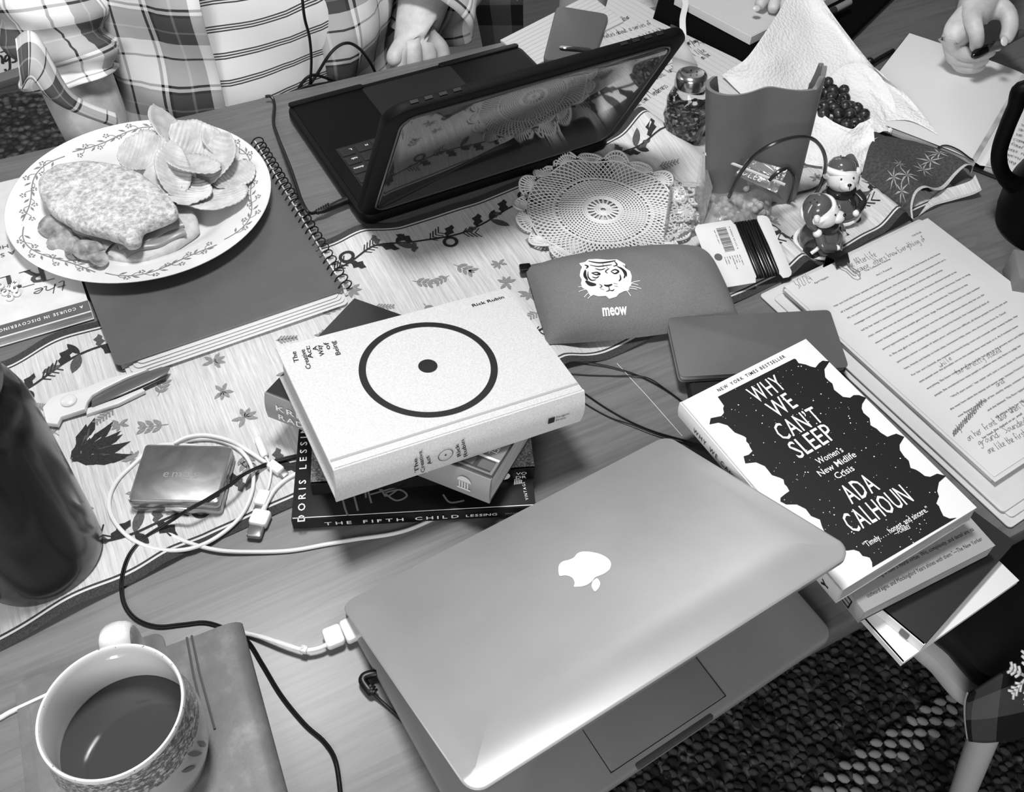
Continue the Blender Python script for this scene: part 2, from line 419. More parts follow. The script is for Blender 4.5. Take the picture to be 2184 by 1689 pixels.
def tcoord(j, u):
    n, f = interp(RN, u), interp(RF, u); W = f-n
    if j < 6: return n+dist[j]
    if j > 24: return f-dist[30-j]
    return n+.0145+(W-.029)*(j-5)/20
grid(mb, lambda a, b: RS(U0+(U1-U0)*a, tcoord(round(b*30), U0+(U1-U0)*a)), NU, 30, 0,
     mifn=lambda i, j: 1 if j in (0, 1, 28, 29) else (2 if j in (2, 27) else (1 if j in (3, 26) else 0)))
rg = random.Random(11)
def rw(u, v): return RS(u, v, .0005)
def leaf(u, v, a, L, W, mi, jag=0):
    pts = []; n = 5
    for s in (1, -1):
        for k in range(n+1):
            if s == -1 and k in (0, n): continue
            q = k/n if s == 1 else 1-k/n; w = W*sin(pi*q)**.8*(1+(jag if k % 2 else -jag)); pts.append((q*L, s*w/2))
    c, s_ = cos(a), sin(a)
    mb.add([rw(u+x*c-y*s_, v+x*s_+y*c) for x, y in pts], [list(range(len(pts)))], mi)
def stem(pts, w, mi):
    ribbon(mb, pts, w, lambda a, b, z: rw(a, b), 0, mi)
def sprig(u, v, a, s, mi=3):
    ty = rg.randrange(3); c, q = cos(a), sin(a)
    if ty == 0:
        stem([(u, v), (u+.5*s*c, v+.5*s*q), (u+s*c, v+s*q)], .0007, mi)
        for k in range(3):
            t = .25+.3*k
            for sg in (1, -1): leaf(u+t*s*c, v+t*s*q, a+sg*.75, s*.5, s*.2, mi)
        leaf(u+s*c*.8, v+s*q*.8, a, s*.4, s*.17, mi)
    elif ty == 1:
        for da in (-1.1, -.4, .3, 1.0, 2.4, 3.4): leaf(u+.05*s*c, v+.05*s*q, a+da, s*.55, s*.2, mi, .12)
    else:
        stem([(u, v), (u+s*c, v+s*q)], .0009, mi)
        for k in range(6):
            t = .1+.16*k
            for sg in (1, -1):
                b = a+sg*.9; x, y = u+t*s*c, v+t*s*q; L = s*.3*(1.1-t*.6); stem([(x, y), (x+L*cos(b), y+L*sin(b))], .0016, mi)
def berryring(u, v, r, mi): 
    n = 18; vs = [rw(u+q*cos(2*pi*k/n), v+q*sin(2*pi*k/n)) for q in (r*.58, r) for k in range(n)]
    mb.add(vs, [[k, (k+1) % n, n+(k+1) % n, n+k] for k in range(n)], mi)
def holly(u, v, a, L, mi): leaf(u, v, a, L, L*.45, mi, .35)
def vine(edge, side, off):
    u = -.6; k = 0
    path = []
    while u < .9: path.append((u, interp(edge, u)+side*(off+.006*sin(u*42)))); u += .006
    stem(path, .0024, 4)
    for i in range(3, len(path)-2, 3):
        x, y = path[i]; b = rg.choice((-1, 1)); a = b*rg.uniform(.5, 1.1)+(pi if rg.random() < .3 else 0)
        ty = k % 6; k += 1
        if ty == 2: berryring(x, y+b*.009, .0085, 4); holly(x, y, -b*.9, .02, 4)
        elif ty in (0, 4): holly(x, y, a, .022, 4); holly(x, y, a+2.2, .017, 5)
        elif ty == 5: leaf(x, y, a, .024, .009, 5); leaf(x, y, -a, .018, .007, 4)
        else:
            for m in range(4):
                xx, yy = x+.004*m, y+b*.002*m; stem([(xx, yy), (xx+.004, yy+b*.009)], .0013, 4); stem([(xx, yy), (xx+.007, yy-b*.005)], .0012, 4)
vine(RF, -1, .041); vine(RN, 1, .045)
u = -.55; j = 0
while u < .88:
    for m in range(4):
        n, f = interp(RN, u), interp(RF, u); v = n+.072+(f-n-.15)*((m+.5)/4)+rg.uniform(-.008, .008)+(.014 if j % 2 else -.01)
        sprig(u+rg.uniform(-.01, .01), v, rg.uniform(0, 6.3), rg.uniform(.015, .023))
    u += .05; j += 1
c0 = P(185, 975)                                     # the large dark flower beside the bottle
for i in range(16):
    a = -.5+.11*i; L = .036+.012*(i % 3)/2; leaf(c0.x-.012+.0015*(i % 4), c0.y-.002*(i % 3), a, L, .009, 4, .22)
for i in range(9): a = -.4+.19*i; leaf(c0.x-.004, c0.y+.001, a, .030, .0035, 2 if i % 2 else 5, .1)
run = thing('table_runner', (.15, .64, T), 'pale woven table runner with holly vines and sprigs down the table middle', 'table runner')
mb.build('runner_cloth', [RCLOTH, RDARK, RLIGHT, RSPRIG, RVINE, mat('woven_mid_thread', .3, .95, nz=(800, .08))], run)
# the end turned over: dark reverse side with pale pattern
REV = NT('runner_reverse'); fz = REV.noise(REV.coords(scale=(300, 300, 1)), 1., 2); REV.col(REV.ramp(fz, [(.3, .2), (.7, .3)])); REV.set(Roughness=.95); REV = REV.m
mb = MB()
A0, B0 = P(1840, 395, .012), P(1850, 290, .03); A1, B1 = P(1946, 465, .014), P(2065, 352, .022)
A0 = Vector((.785, .60, T)); A1 = Vector((.835, .545, T)); B0 = Vector((.875, .705, T)); B1 = Vector((.955, .60, T))
NEARP = [P(1835, 405, .004), P(1842, 420, .012), P(1860, 440, .016), P(1950, 470, .004)]
def fold(a, b):                                       # a along the bound edge, b away from it
    e0 = Vector((.785, .615, 0)); e1 = P(1838, 345, .02); e1.z = 0
    L = catmull([P(1948, 468, .006), P(1946, 440, .014), P(1955, 412, .022), P(1975, 400, .024), P(1998, 406, .016), P(2016, 400, .012), P(2040, 372, .018), P(2062, 353, .024), P(2076, 356, .02), P(2070, 372, .008)], 6)
    R = catmull([P(1832, 402, .008), P(1838, 372, .016), P(1846, 340, .024), P(1852, 318, .026), P(1862, 300, .024), P(1885, 290, .02), P(1920, 296, .016), P(1960, 304, .014), P(2000, 325, .012), P(2045, 342, .010)], 6)
    i = a*(len(L)-1); k = min(int(i), len(L)-2); t = i-k
    p = L[k].lerp(L[k+1], t); q = R[k].lerp(R[k+1], t); r = p.lerp(q, b); r.z += .004*sin(b*pi); return r
grid(mb, fold, 50, 24, 0, mifn=lambda i, j: 1 if j == 0 else 0)
def fw(u, v): p = fold(u, v); return p+Vector((0, 0, .0007))
def fstar(u, v, s):
    for k in range(7):
        a = k*.9+.3; pts = [(u, v-.02*s), (u+.08*s*cos(a), v+.14*s*sin(a)), (u+.2*s*cos(a+.15), v+.3*s*sin(a+.15)), (u+.06*s*cos(a+.4), v+.1*s*sin(a+.4))]
        mb.add([fw(min(.98, max(.02, x)), min(.98, max(.05, y))) for x, y in pts], [[0, 1, 2, 3]], 2)
for (u, v, s) in ((.72, .45, .5), (.62, .38, .5), (.52, .32, .45), (.3, .3, .6), (.2, .45, .5), (.15, .25, .5), (.36, .5, .35)):
    fstar(u, v, s)
mb.build('folded_end', [REV, mat('runner_edge_binding', .68, .9, nz=(900, .12)), mat('reverse_pale_thread', .6, .95)], run)['label'] = 'dark reverse side of the runner, turned over with a pale edge'
mb = MB()
def flap(a, b):
    L = catmull([P(1958, 462, .002), P(1990, 440, .003), P(2030, 428, .004), P(2075, 415, .008), P(2094, 405, .012)], 5)
    R = catmull([P(1980, 430, .004), P(2010, 405, .006), P(2040, 396, .012), P(2070, 385, .018), P(2080, 372, .022)], 5)
    i = a*(len(L)-1); k = min(int(i), len(L)-2); return L[k].lerp(L[k+1], i-k).lerp(R[k].lerp(R[k+1], i-k), b)
grid(mb, flap, 20, 6, 0, mifn=lambda i, j: 1 if j == 0 else 0)
mb.build('loose_corner', [RCLOTH, mat('runner_edge_binding', .68)], run)
# ------------------------------------------------------------------ books
PAPER = mat('page_edges', .72, .9, nz=(60, .04)); 
t_ = NT('page_block'); v_ = t_.coords(scale=(30, 30, 2600)); f_ = t_.noise(v_, 1., 1); t_.col(t_.ramp(f_, [(.35, .58), (.65, .82)])); t_.set(Roughness=.9); PAGES = t_.m
def book(name, label, fr, L, D, th, cover, spinem=None, cat='book', back=None, ct=.0012, hard=False, rnd=.0, over=.0):
    """fr: origin at the spine corner of the top cover, x along the spine, y towards the fore edge, z up out of the cover"""
    r = thing(name, fr(L/2, D/2, -th), label, cat)
    mb = MB(); o = over
    box(mb, o+.0005, L-o-.0005, .002, D-o-.0006, -th+ct, -ct, fr); mb.build('page_block', PAGES, r)
    mb = MB(); prism(mb, rect(0, L, 0, D), -ct, 0, fr, 0, ct*.45); prism(mb, rect(0, L, 0, D), -th, -th+ct, fr, 0, ct*.45)
    cv = mb.build('cover', cover, r)
    mb = MB(); n = 10; prof = []
    for k in range(n+1):
        a = k/n; z = -th*a; y = -rnd*sin(pi*a)-.0002; prof.append((y, z))
    vs = []; 
    for x in (0, L):
        for y, z in prof: vs.append(fr(x, y, z))
        for y, z in prof[::-1]: vs.append(fr(x, .002 if 0 < 1 else y, z))
    m = 2*(n+1); mb.add(vs, [[k, (k+1) % m, m+(k+1) % m, m+k] for k in range(m)] + [list(range(m))[::-1], [m+k for k in range(m)]], 0)
    sp = mb.build('spine', spinem or cover, r, smooth=50)
    return r, cv, sp
def spfr(fr, L, th, rnd=0.):                          # frame on the spine: x along it, y up
    return Fr(fr(0, -.0006, -th), fr.x, z=-fr.y)
def ink(mb, name, root, m): return mb.build(name, m, root, smooth=0)
# --- the large pale hardcover with a ring
def tilted(u, v, z, rot, t1, t2):
    e1 = Vector((cos(rot), sin(rot), t1)); e2 = Vector((-sin(rot), cos(rot), t2)); return Fr((u, v, T+z), e1, e2)
FC = tilted(.0885, .4306, .1141, radians(-.89), -.073139, -.080042); LC, DC = .2123, .1455
t_ = NT('linen_cover'); f_ = t_.noise(t_.coords(scale=(700, 700, 700)), 1., 3, .6); t_.col(t_.ramp(f_, [(.3, .74), (.7, .83)])); t_.bump(f_, .15, .0003); t_.set(Roughness=.85); LINEN = t_.m
b, cv, sp = book('hardcover_book', 'thick pale cloth hardcover with a black ring, on top of the book stack', FC, LC, DC, .036, LINEN, ct=.003, rnd=.004, over=.003)
mb = MB(); ribbon(mb, [(0.001, .0095), (LC-.001, .0095)], .0022, FC, .0003); ink(mb, 'hinge_groove', b, mat('linen_groove', .64, .9))
mb = MB(); rc = FC.px(914, 785); rr = .0567
rcc = Vector(FC.loc(PP(912.5, 781, FC.o, FC.z))[:2]); 
ring2(mb, rcc.x, rcc.y-.002, rr-.0058, rr, FC, .0004, seg=96); disc(mb, rcc.x, rcc.y, .0079, FC, .0004, seg=32)
ink(mb, 'ring_emblem', b, mat('ring_ink', .08, .6, nz=(500, .04)))
mb = MB()
for s, q0, q1 in (('The', (638, 772), (631, 750)), ('Creative', (664, 786), (650, 746)), ('Act:', (668, 764), (660, 738)), ('A', (679, 747), (675, 738)), ('Way', (693, 758), (684, 736)), ('of', (705, 745), (700, 730)), ('Being', (727, 756), (714, 728))):
    a = Vector(FC.px(*q0)); c = Vector(FC.px(*q1)); d = c-a
    text(mb, s, FC, a.x, a.y, .0042, d.length*1.02, .0004, rot=atan2(d.y, d.x), bold=.01)
ink(mb, 'title_lettering', b, INK); mb = MB()
a = Vector(FC.px(1009, 655)); c = Vector(FC.px(1076, 636)); d = c-a; text(mb, 'Rick Rubin', FC, a.x, a.y, .0038, d.length, .0004, rot=atan2(d.y, d.x), bold=.015)
ink(mb, 'author_lettering', b, INK)
SF = Fr(FC(0, -.0046, -.036), FC.x, z=-FC.y); mb = MB()
for s, q0, q1 in (('The', (893, 1005), (889, 976)), ('Creative', (906, 1005), (899, 960)), ('Act', (921, 988), (914, 971)), ('Rick', (983, 971), (977, 945)), ('Rubin', (997, 971), (989, 936))):
    a = Vector(SF.px(*q0)); c = Vector(SF.px(*q1)); d = c-a
    if s == 'Rick': ink(mb, 'spine_title', b, INK); mb = MB()
    text(mb, s, SF, a.x, a.y, .0034, d.length, .0004, rot=atan2(d.y, d.x), bold=.01)
ink(mb, 'spine_author', b, INK); mb = MB()
a = Vector(SF.px(950, 970)); ring2(mb, a.x, a.y, .0058, .0063, SF, .0004); disc(mb, a.x, a.y, .0008, SF, .0004)
ink(mb, 'spine_ring', b, INK); mb = MB()
a = Vector(SF.px(1168, 904)); poly(mb, rect(a.x, a.x+.006, a.y, a.y+.006), SF, .0004)
text(mb, 'Penguin', SF, a.x+.0075, a.y+.0035, .0022, .012, .0004); text(mb, 'Press', SF, a.x+.0075, a.y, .0022, .009, .0004)
ink(mb, 'publisher_mark', b, INK)
# --- the thick paperback under it, corners standing out left and right
d_ = Vector((.2023-.0715, .3987-.5635, 0)).normalized()
def cz(u, v, off): return .0770+off-.0731*(u-.0885)-.080*(v-.4306)
k0 = Vector((.0715, .5635, T)); k1 = k0+Vector((d_.x, d_.y, 0))*.21; k2 = k0+Vector((-d_.y, d_.x, 0))*.14
for k in (k0, k1, k2): k.z = T+cz(k.x, k.y, -.0008)
FK = Fr(k0, k1-k0, k2-k0); KC = mat('dark_glossy_cover', .2, .3); KS = mat('grey_spine', .56, .4)
b, cv, sp = book('paperback_book', 'thick paperback with grey spine and dark cover, turned under the ringed hardcover', FK, .21, .142, .029, KC, KS, rnd=.002)
SK = Fr(FK(0, -.0027, -.029), FK.x, z=-FK.y); mb = MB()
text(mb, 'KRIS', SK, .012, .0165, .0062, .029, .0004, sp=.12, bold=.01); text(mb, 'RADISH', SK, .0135, .0065, .0062, .042, .0004, sp=.12, bold=.01)
ink(mb, 'author_lettering', b, mat('pale_lettering', .95, .5))
mb = MB(); text(mb, 'A', SK, .142, .012, .012, .014, .0004); 
for k in range(4): poly(mb, rect(.1835+.0024*k, .1847+.0024*k, .011, .018), SK, .0004)
poly(mb, [(.1825+.0056+.0062*cos(a), .0185+.006*sin(a)) for a in [pi*i/8 for i in range(9)]], SK, .0004); poly(mb, rect(.182, .194, .009, .0108), SK, .0004)
ink(mb, 'spine_emblem', b, mat('spine_emblem_white', .8, .5))
mb = MB(); poly(mb, rect(.136, .2085, .004, .062), FK, .0003, 0); poly(mb, rect(.14, .206, .006, .018), FK, .0005, 1)
for i in range(4): poly(mb, rect(.146+.016*i, .158+.016*i, .0075, .0165), FK, .0007, 2)
poly(mb, rect(.17, .174, .005, .03), FK, .0008, 3); poly(mb, rect(.138, .208, .0185, .021), FK, .0008, 3)
text(mb, 'A NOVEL', FK, .196, .058, .007, .034, .0007, 3, rot=-pi/2)
mb.build('cover_picture', [mat('picture_wall', .47, .4), mat('picture_window', .25, .3), mat('picture_glass', .38, .2), mat('picture_white', .85, .4)], b, smooth=0)
# --- ornate patterned paperback
fo = P(1141, 998, .031); FO = Fr((0, 0, 0), (1, 0, 0))
ang = radians(-21); ex = Vector((cos(ang), sin(ang), 0)); o_ = fo-ex*.186; FO = Fr(o_, ex)
ORN = NT('ornate_cover'); vo = ORN.n('ShaderNodeTexVoronoi', feature='SMOOTH_F1'); ORN.l(ORN.coords(), vo.inputs['Vector']); vo.inputs['Scale'].default_value = 260
ORN.col(ORN.ramp(vo.outputs['Distance'], [(.2, .55), (.35, .25), (.5, .5), (.7, .3)])); ORN.set(Roughness=.5); ORN = ORN.m
BLK = mat('black_glossy_cover', .07, .35)
b, cv, sp = book('paperback_book', 'slim paperback with scrolled pattern cover and black spine, low in the book stack', FO, .186, .118, .0165, ORN, BLK)
SO = Fr(FO(0, -.0008, -.0165), FO.x, z=-FO.y); mb = MB()
disc(mb, .160, .009, .005, SO, .0003); text(mb, 'VO', SO, .170, .0095, .004, .009, .0003); text(mb, 'DR', SO, .170, .004, .004, .009, .0003); ink(mb, 'spine_lettering', b, mat('spine_white', .8, .5))
# --- the black paperback at the bottom
ang = radians(-22.4); FF = flat(.0556, .4683, .0165, ang)
b, cv, sp = book('paperback_book', 'black paperback with spaced white lettering, lowest in the book stack', FF, .2003, .132, .0135, BLK)
mb = MB(); SFf = Fr(FF(0, -.0009, -.0135), FF.x, z=-FF.y)
def serif(mb, s, fr, x, y, h, w, z=.0003, rot=0., sp=.35):
    text(mb, s, fr, x, y, h, w, z, rot=rot, sp=sp, bold=.012)
serif(mb, 'THE FIFTH CHILD', SFf, .026, .0042, .0046, .11); serif(mb, 'LESSING', SFf, .142, .0045, .0036, .026, sp=.12); text(mb, 'VINTAGE', SFf, .1745, .005, .0022, .012, .0003)
disc(mb, .1925, .0068, .003, SFf, .0003); poly(mb, [(.1965, .0055), (.1985, .0068), (.1965, .008)], SFf, .0003)
a = Vector(FF.px(650, 1112)); c = Vector(FF.px(655, 945)); d = c-a; serif(mb, 'DORIS LESSING', FF, a.x, a.y, .006, d.length*1.35, rot=atan2(d.y, d.x), sp=.45)
a = Vector(FF.px(1127, 1066)); c = Vector(FF.px(1119, 1028)); d = c-a; text(mb, 'VINTAGE', FF, a.x, a.y, .0026, d.length, .0003, rot=atan2(d.y, d.x), sp=.3)
for k in range(5):
    p = Vector(FF.px(1099+3.4*k, 1018+1.5*k)); q = Vector(FF.px(1097+3.4*k, 1034-.5*k)); ribbon(mb, [p, q], .0008, FF, .0003)
ribbon(mb, [(.001, .0012), (.199, .0012)], .0007, FF, .0003)
ink(mb, 'white_lettering', b, WHITEINK)
mb = MB()
for s, q0, q1 in (('THE', (735, 1104), (795, 1072)), ('TH', (752, 1075), (790, 1060))):
    a = Vector(FF.px(*q0)); c = Vector(FF.px(*q1)); script(mb, s.replace('H', 'I').replace('E', 'E'), FF, a.x, a.y, .02, .0016, .0003, rot=atan2((c-a).y, (c-a).x), sx=1.2)
for pts in ([(700, 1050), (690, 1035), (700, 1020), (718, 1015)], [(820, 1052), (845, 1068), (868, 1058), (852, 1045), (820, 1052)], [(790, 1055), (850, 1038), (905, 1018)], [(945, 1055), (960, 1072), (990, 1068)], [(730, 1062), (736, 1085), (742, 1100)]):
    ribbon(mb, catmull([Vector((*FF.px(*p), 0)) for p in pts], 5), .0016, FF, .0004)
ink(mb, 'cover_drawing', b, mat('drawing_grey', .45, .5))
# --- black and white paperback with face outlines, leaning on the others
FS = tilted(.3899, .4092, .0551, radians(-88.03), .024713, .088329); LS, DS = .2098, .1402
WCOV = mat('white_glossy_cover', .9, .3)
b, cv, sp = book('paperback_book', 'black and white paperback with face outlines and stars, beside the silver laptop', FS, LS, DS, .0195, WCOV, rnd=.001)
k = 784/2069
def c2(x, y): return FS.px(1400+x*k, 680+y*k)
outl = [(345, 440), (775, 225), (785, 228), (800, 250), (840, 258), (870, 270), (895, 275), (915, 250), (935, 236), (975, 240), (945, 285), (950, 330), (970, 350), (990, 365), (1000, 400), (1025, 420), (1050, 440), (1090, 445), (1110, 430), (1140, 430), (1180, 445),
 (1158, 480), (1155, 505), (1165, 530), (1200, 560), (1205, 600), (1240, 620), (1260, 640), (1300, 665), (1325, 655), (1350, 647), (1395, 665), (1368, 710), (1370, 740), (1390, 770), (1420, 800), (1430, 840), (1460, 850), (1480, 862), (1510, 885), (1540, 890), (1580, 872), (1630, 885),
 (1590, 920), (1580, 970), (1590, 1000), (1575, 1040), (1590, 1055), (1600, 1080), (1615, 1110), (1650, 1125), (1690, 1120), (1215, 1400), (1213, 1370), (1200, 1345), (1185, 1340), (1160, 1335), (1140, 1310), (1110, 1300), (1075, 1305), (1010, 1300), (960, 1230), (930, 1165),
 (920, 1130), (870, 1110), (840, 1070), (790, 1045), (730, 1045), (697, 1028), (698, 1008), (720, 990), (748, 970), (735, 945), (720, 930), (715, 905), (695, 895), (650, 880), (610, 830), (560, 808), (500, 815), (490, 775), (520, 765), (540, 745), (525, 720), (520, 705), (505, 690), (505, 670), (490, 660), (440, 640), (400, 600), (350, 585), (298, 595), (305, 560), (365, 548), (380, 530), (375, 505), (380, 490)]
mb = MB(); poly(mb, [c2(*p) for p in outl], FS, .0003); ink(mb, 'night_sky_artwork', b, mat('cover_black', .085, .4))
mb = MB()
for s, x0, y0, x1, y1, h in (('WHY', 570, 477, 735, 390, .0185), ('WE', 680, 560, 800, 492, .0185), ('CAN’T', 715, 690, 945, 575, .0185), ('SLEEP', 805, 790, 1020, 668, .0185), ('ADA', 1100, 1045, 1260, 960, .0185), ('CALHOUN', 1110, 1210, 1450, 1025, .0185)):
    a, c = Vector(c2(x0, y0)), Vector(c2(x1, y1)); d = c-a; text(mb, s, FS, a.x, a.y, h, d.length, .0006, rot=atan2(d.y, d.x), bold=.004, sp=.1)
for s, x0, y0, x1, y1, h in (('Women’s', 915, 822, 1055, 748, .0062), ('New Midlife', 925, 890, 1128, 775, .0062), ('Crisis', 1018, 905, 1118, 852, .0062), ('“Timely. . . . honest, and sincere.”', 1178, 1292, 1540, 1080, .0052), ('—FORBES', 1342, 1222, 1430, 1180, .0036)):
    a, c = Vector(c2(x0, y0)), Vector(c2(x1, y1)); d = c-a; text(mb, s, FS, a.x, a.y, h, d.length, .0006, rot=atan2(d.y, d.x), bold=.006, shear=.2 if 'FORB' in s else 0)
rg = random.Random(5)
from mathutils.geometry import intersect_point_tri_2d
op = [Vector(c2(*p)) for p in outl]
def inside(p):
    r = False
    for i in range(len(op)):
        a, c = op[i-1], op[i]
        if (a.y > p.y) != (c.y > p.y) and p.x < (c.x-a.x)*(p.y-a.y)/(c.y-a.y)+a.x: r = not r
    return r
n = 0
while n < 190:
    p = Vector((rg.uniform(0, LS), rg.uniform(0, DS)))
    if inside(p): disc(mb, p.x, p.y, rg.choice((.0002, .0003, .0003, .00045, .0006)), FS, .0005, seg=6); n += 1
ink(mb, 'white_lettering', b, WHITEINK)
mb = MB(); a, c = Vector(c2(352, 412)), Vector(c2(728, 217)); d = c-a; text(mb, 'NEW YORK TIMES BESTSELLER', FS, a.x, a.y, .0036, d.length, .0004, rot=atan2(d.y, d.x), sp=.25, bold=.01)
SS = Fr(FS(0, -.0013, -.0195), FS.x, z=-FS.y); text(mb, 'WHY WE CAN’T SLEEP', SS, .024, .006, .0058, .088, .0004, sp=.22, bold=.01)
y_ = [(.193, .013), (.197, .010), (.2, .0105), (.2, .0085), (.197, .0085), (.193, .0055), (.192, .007), (.195, .0095), (.192, .012)]
poly(mb, y_, SS, .0005); ink(mb, 'small_black_lettering', b, INK)
# --- pile under it: quoted paperback, dark picture paperback, white booklet
def pxbook(name, label, z, c0, c1, D, th, cover, spine, **kw):
    a = P(*c0, z); e = P(*c1, z); f = Fr(a, e-a); L = (e-a).length; return book(name, label, f, L, D, th, cover, spine, **kw)+(f, L)
# ------------------------------------------------------------------ silver laptop, lid half shut
def metal(name, v, rough, metallic=1.):
    t = NT(name); g = lin(v); f = t.noise(t.coords(), 9, 4, .6); t.col(t.ramp(f, [(.3, v-.025), (.7, v+.02)])); t.set(Metallic=metallic, Roughness=rough); t.bump(t.noise(t.coords(scale=(3000, 3000, 3000)), 1., 1), .03, .0002); MATS[name] = t.m; return t.m
ALU = metal('brushed_aluminium', .68, .36, .4)
la = radians(4.79); LO = Vector((.0645, .3795, T+.0175)); LW, LD = .317, .220
lap = thing('laptop', (LO.x+.16, LO.y-.11, T), 'silver laptop with half closed lid and white fruit emblem at the table edge', 'laptop')
FB = Fr((LO.x, LO.y, T), (cos(la), sin(la), 0)); FB = Fr(FB.o, FB.x, z=(0, 0, 1))     # y points away from the viewer; the base runs to -y
mb = MB(); ALB = metal('base_aluminium', .60, .5, .2); ol = rrect(0, LW, -LD, 0, .011, 6)
# finger notch in the front edge
prism(mb, ol, .0015, .0112, FB, 0, .002); mb.build('base', ALB, lap)
mb = MB(); prism(mb, rrect(LW/2-.052, LW/2+.052, -LD+.008, -LD+.084, .003), .0113, .0117, FB, 0, .0001); tp = mb.build('trackpad', metal('trackpad_aluminium', .57, .5, .2), lap)
mb = MB()
for a in (rect(LW/2-.0526, LW/2-.052, -LD+.0075, -LD+.0845), rect(LW/2+.052, LW/2+.0526, -LD+.0075, -LD+.0845), rect(LW/2-.0526, LW/2+.0526, -LD+.0073, -LD+.0079)): poly(mb, a, FB, .0118)
mb.build('trackpad_gap', mat('gap_black', .12, .8), tp)
mb = MB(); prism(mb, rrect(LW/2-.035, LW/2+.035, -LD-.0004, -LD+.004, .002), .0085, .0116, FB, 0, .0006); mb.build('finger_notch', mat('notch_grey', .3, .5), lap)
kw = MB(); poly(kw, rect(.02, LW-.02, -.118, -.018), FB, .0116); kb = kw.build('keyboard_well', mat('keyboard_black', .1, .6), lap)
for r_ in range(6):
    for c_ in range(14):
        m_ = MB(); x = .0215+c_*.0197; y = -.116+r_*.0162; prism(m_, rrect(x, x+.0165, y, y+(.0135 if r_ < 5 else .008), .0015, 2), .0117, .0127, FB, 0, .0003); m_.build('key', mat('key_black', .13, .5), kb)
mb = MB(); tube(mb, [FB(.03, -.006, .0105), FB(LW-.03, -.006, .0105)], .0035, 10); mb.build('hinge', mat('hinge_black', .12, .5), lap)
lt = radians(26.5)
ey_ = -FB.y*cos(lt)+Vector((0, 0, sin(lt)))           # from the hinge to the front lip
FL = Fr(LO, -FB.x, ey_); nrm = FL.z
if nrm.z < 0: FL = Fr(LO, FB.x, ey_)
FLx = Fr(FB(LW, 0, LO.z-T), -FB.x, ey_)               # right handed: x runs from right to left
assert FLx.z.z > 0
mb = MB(); ol = rrect(0, LW, 0, LD, .012, 7); ring_ = []
def lidz(x, y):
    fy = max(0, 1-(LD-y)/.04); return -.0095*fy**2.0
for dd in (.0, .0008, .002, .004, .007, .0115, .016, .021, .026, .031, .036, .041, .046, .052, .07):
    ring_.append((inset(ol, dd) if dd < .011 else rrect(dd, LW-dd, dd, LD-dd, .002, 7), -.0007 if dd == 0 else 0))
vs = [FLx(p[0], p[1], lidz(*p)-.0042) for p in inset(ol, .001)]
for ps, z in ring_: vs += [FLx(p[0], p[1], z+lidz(*p)) for p in ps]
n = len(ol); fs = [[r_*n+k, r_*n+(k+1) % n, (r_+1)*n+(k+1) % n, (r_+1)*n+k] for r_ in range(len(ring_)) for k in range(n)]
mb.add(vs, fs+[list(range(n))[::-1], [len(ring_)*n+k for k in range(n)]]); lid = mb.build('lid', ALU, lap)
mb = MB(); prism(mb, rrect(.008, LW-.008, .008, LD-.045, .006), -.0056, -.0050, FLx); mb.build('screen', mat('screen_glass', .03, .1), lap)
# emblem traced in the plane of the lid
k = 600/2184
def e2(x, y): return FLx.px(1000+x*k, 1000+y*k)
body = [(705, 832), (697, 800), (696, 770), (705, 740), (735, 718), (775, 708), (815, 690), (835, 665), (865, 647), (910, 643), (970, 650), (1030, 667), (1080, 697), (1103, 730), (1103, 755), (1090, 785), (1050, 815), (1010, 832), (980, 845), (960, 870), (930, 895), (890, 912), (850, 917), (815, 915), (823, 890), (815, 865), (800, 845), (770, 832), (740, 829)]
leafp = [(996, 851), (1012, 868), (1020, 890), (1012, 920), (995, 942), (978, 952), (960, 930), (953, 905), (962, 875), (980, 858)]
mb = MB(); poly(mb, [tuple(v[:2]) for v in catmull([Vector((*e2(*p), 0)) for p in body], 3, True)], FLx, .0003); poly(mb, [tuple(v[:2]) for v in catmull([Vector((*e2(*p), 0)) for p in leafp], 3, True)], FLx, .0003)
mb.build('fruit_emblem', mat('emblem_white', .96, .25), lid, smooth=0)['label'] = 'white bitten fruit emblem'
# ------------------------------------------------------------------ black laptop opposite, open towards the far seat
DK = mat('black_rubber_case', .06, .6, spec=.15); DK2 = mat('black_case_side', .07, .5, spec=.2)
an = radians(2.3); FD = flat(.2415, .797, 0, an); DW, DD = .319, .2275
d = thing('laptop', (FD.o.x+.16, FD.o.y+.11, T), 'open black laptop in a rubber case, its glossy back towards the viewer', 'laptop')
mb = MB(); ol = rrect(0, DW, -.004, DD, .016, 6); prism(mb, ol, .0032, .0165, FD, 0, .003); mb.build('base_case', DK2, d)
mb = MB(); prism(mb, rrect(.006, DW-.006, .004, DD-.005, .012), .0165, .0178, FD, 0, .0006); mb.build('keyboard_deck', DK, d)
mb = MB(); prism(mb, rrect(.003, .098, DD-.011, DD-.002, .004), .0165, .0195, FD, 0, .001); mb.build('case_lip', DK2, d)
mb = MB(); prism(mb, rrect(DW-.118, DW-.003, DD-.011, DD-.002, .004), .0165, .0195, FD, 0, .001); mb.build('case_lip', DK2, d)
mb = MB(); prism(mb, rrect(.094, .214, .128, .216, .004), .0178, .0182, FD); mb.build('trackpad', mat('trackpad_black', .15, .5, spec=.2), d)
mb = MB(); poly(mb, rect(.02, .30, .012, .118), FD, .0181); kb = mb.build('keyboard_well', mat('keyboard_black', .1), d)
KEY = mat('key_black', .13); KL = mat('key_letter', .9, .5)
rows = [("fn", "ctl", "opt", "cmd", " "), ("shift", "Z", "X", "C", "V"), ("caps", "A", "S", "D", "F"), ("tab", "Q", "W", "E", "R"), ("~", "1", "2", "3", "4"), ("esc", "", "", "", "")]
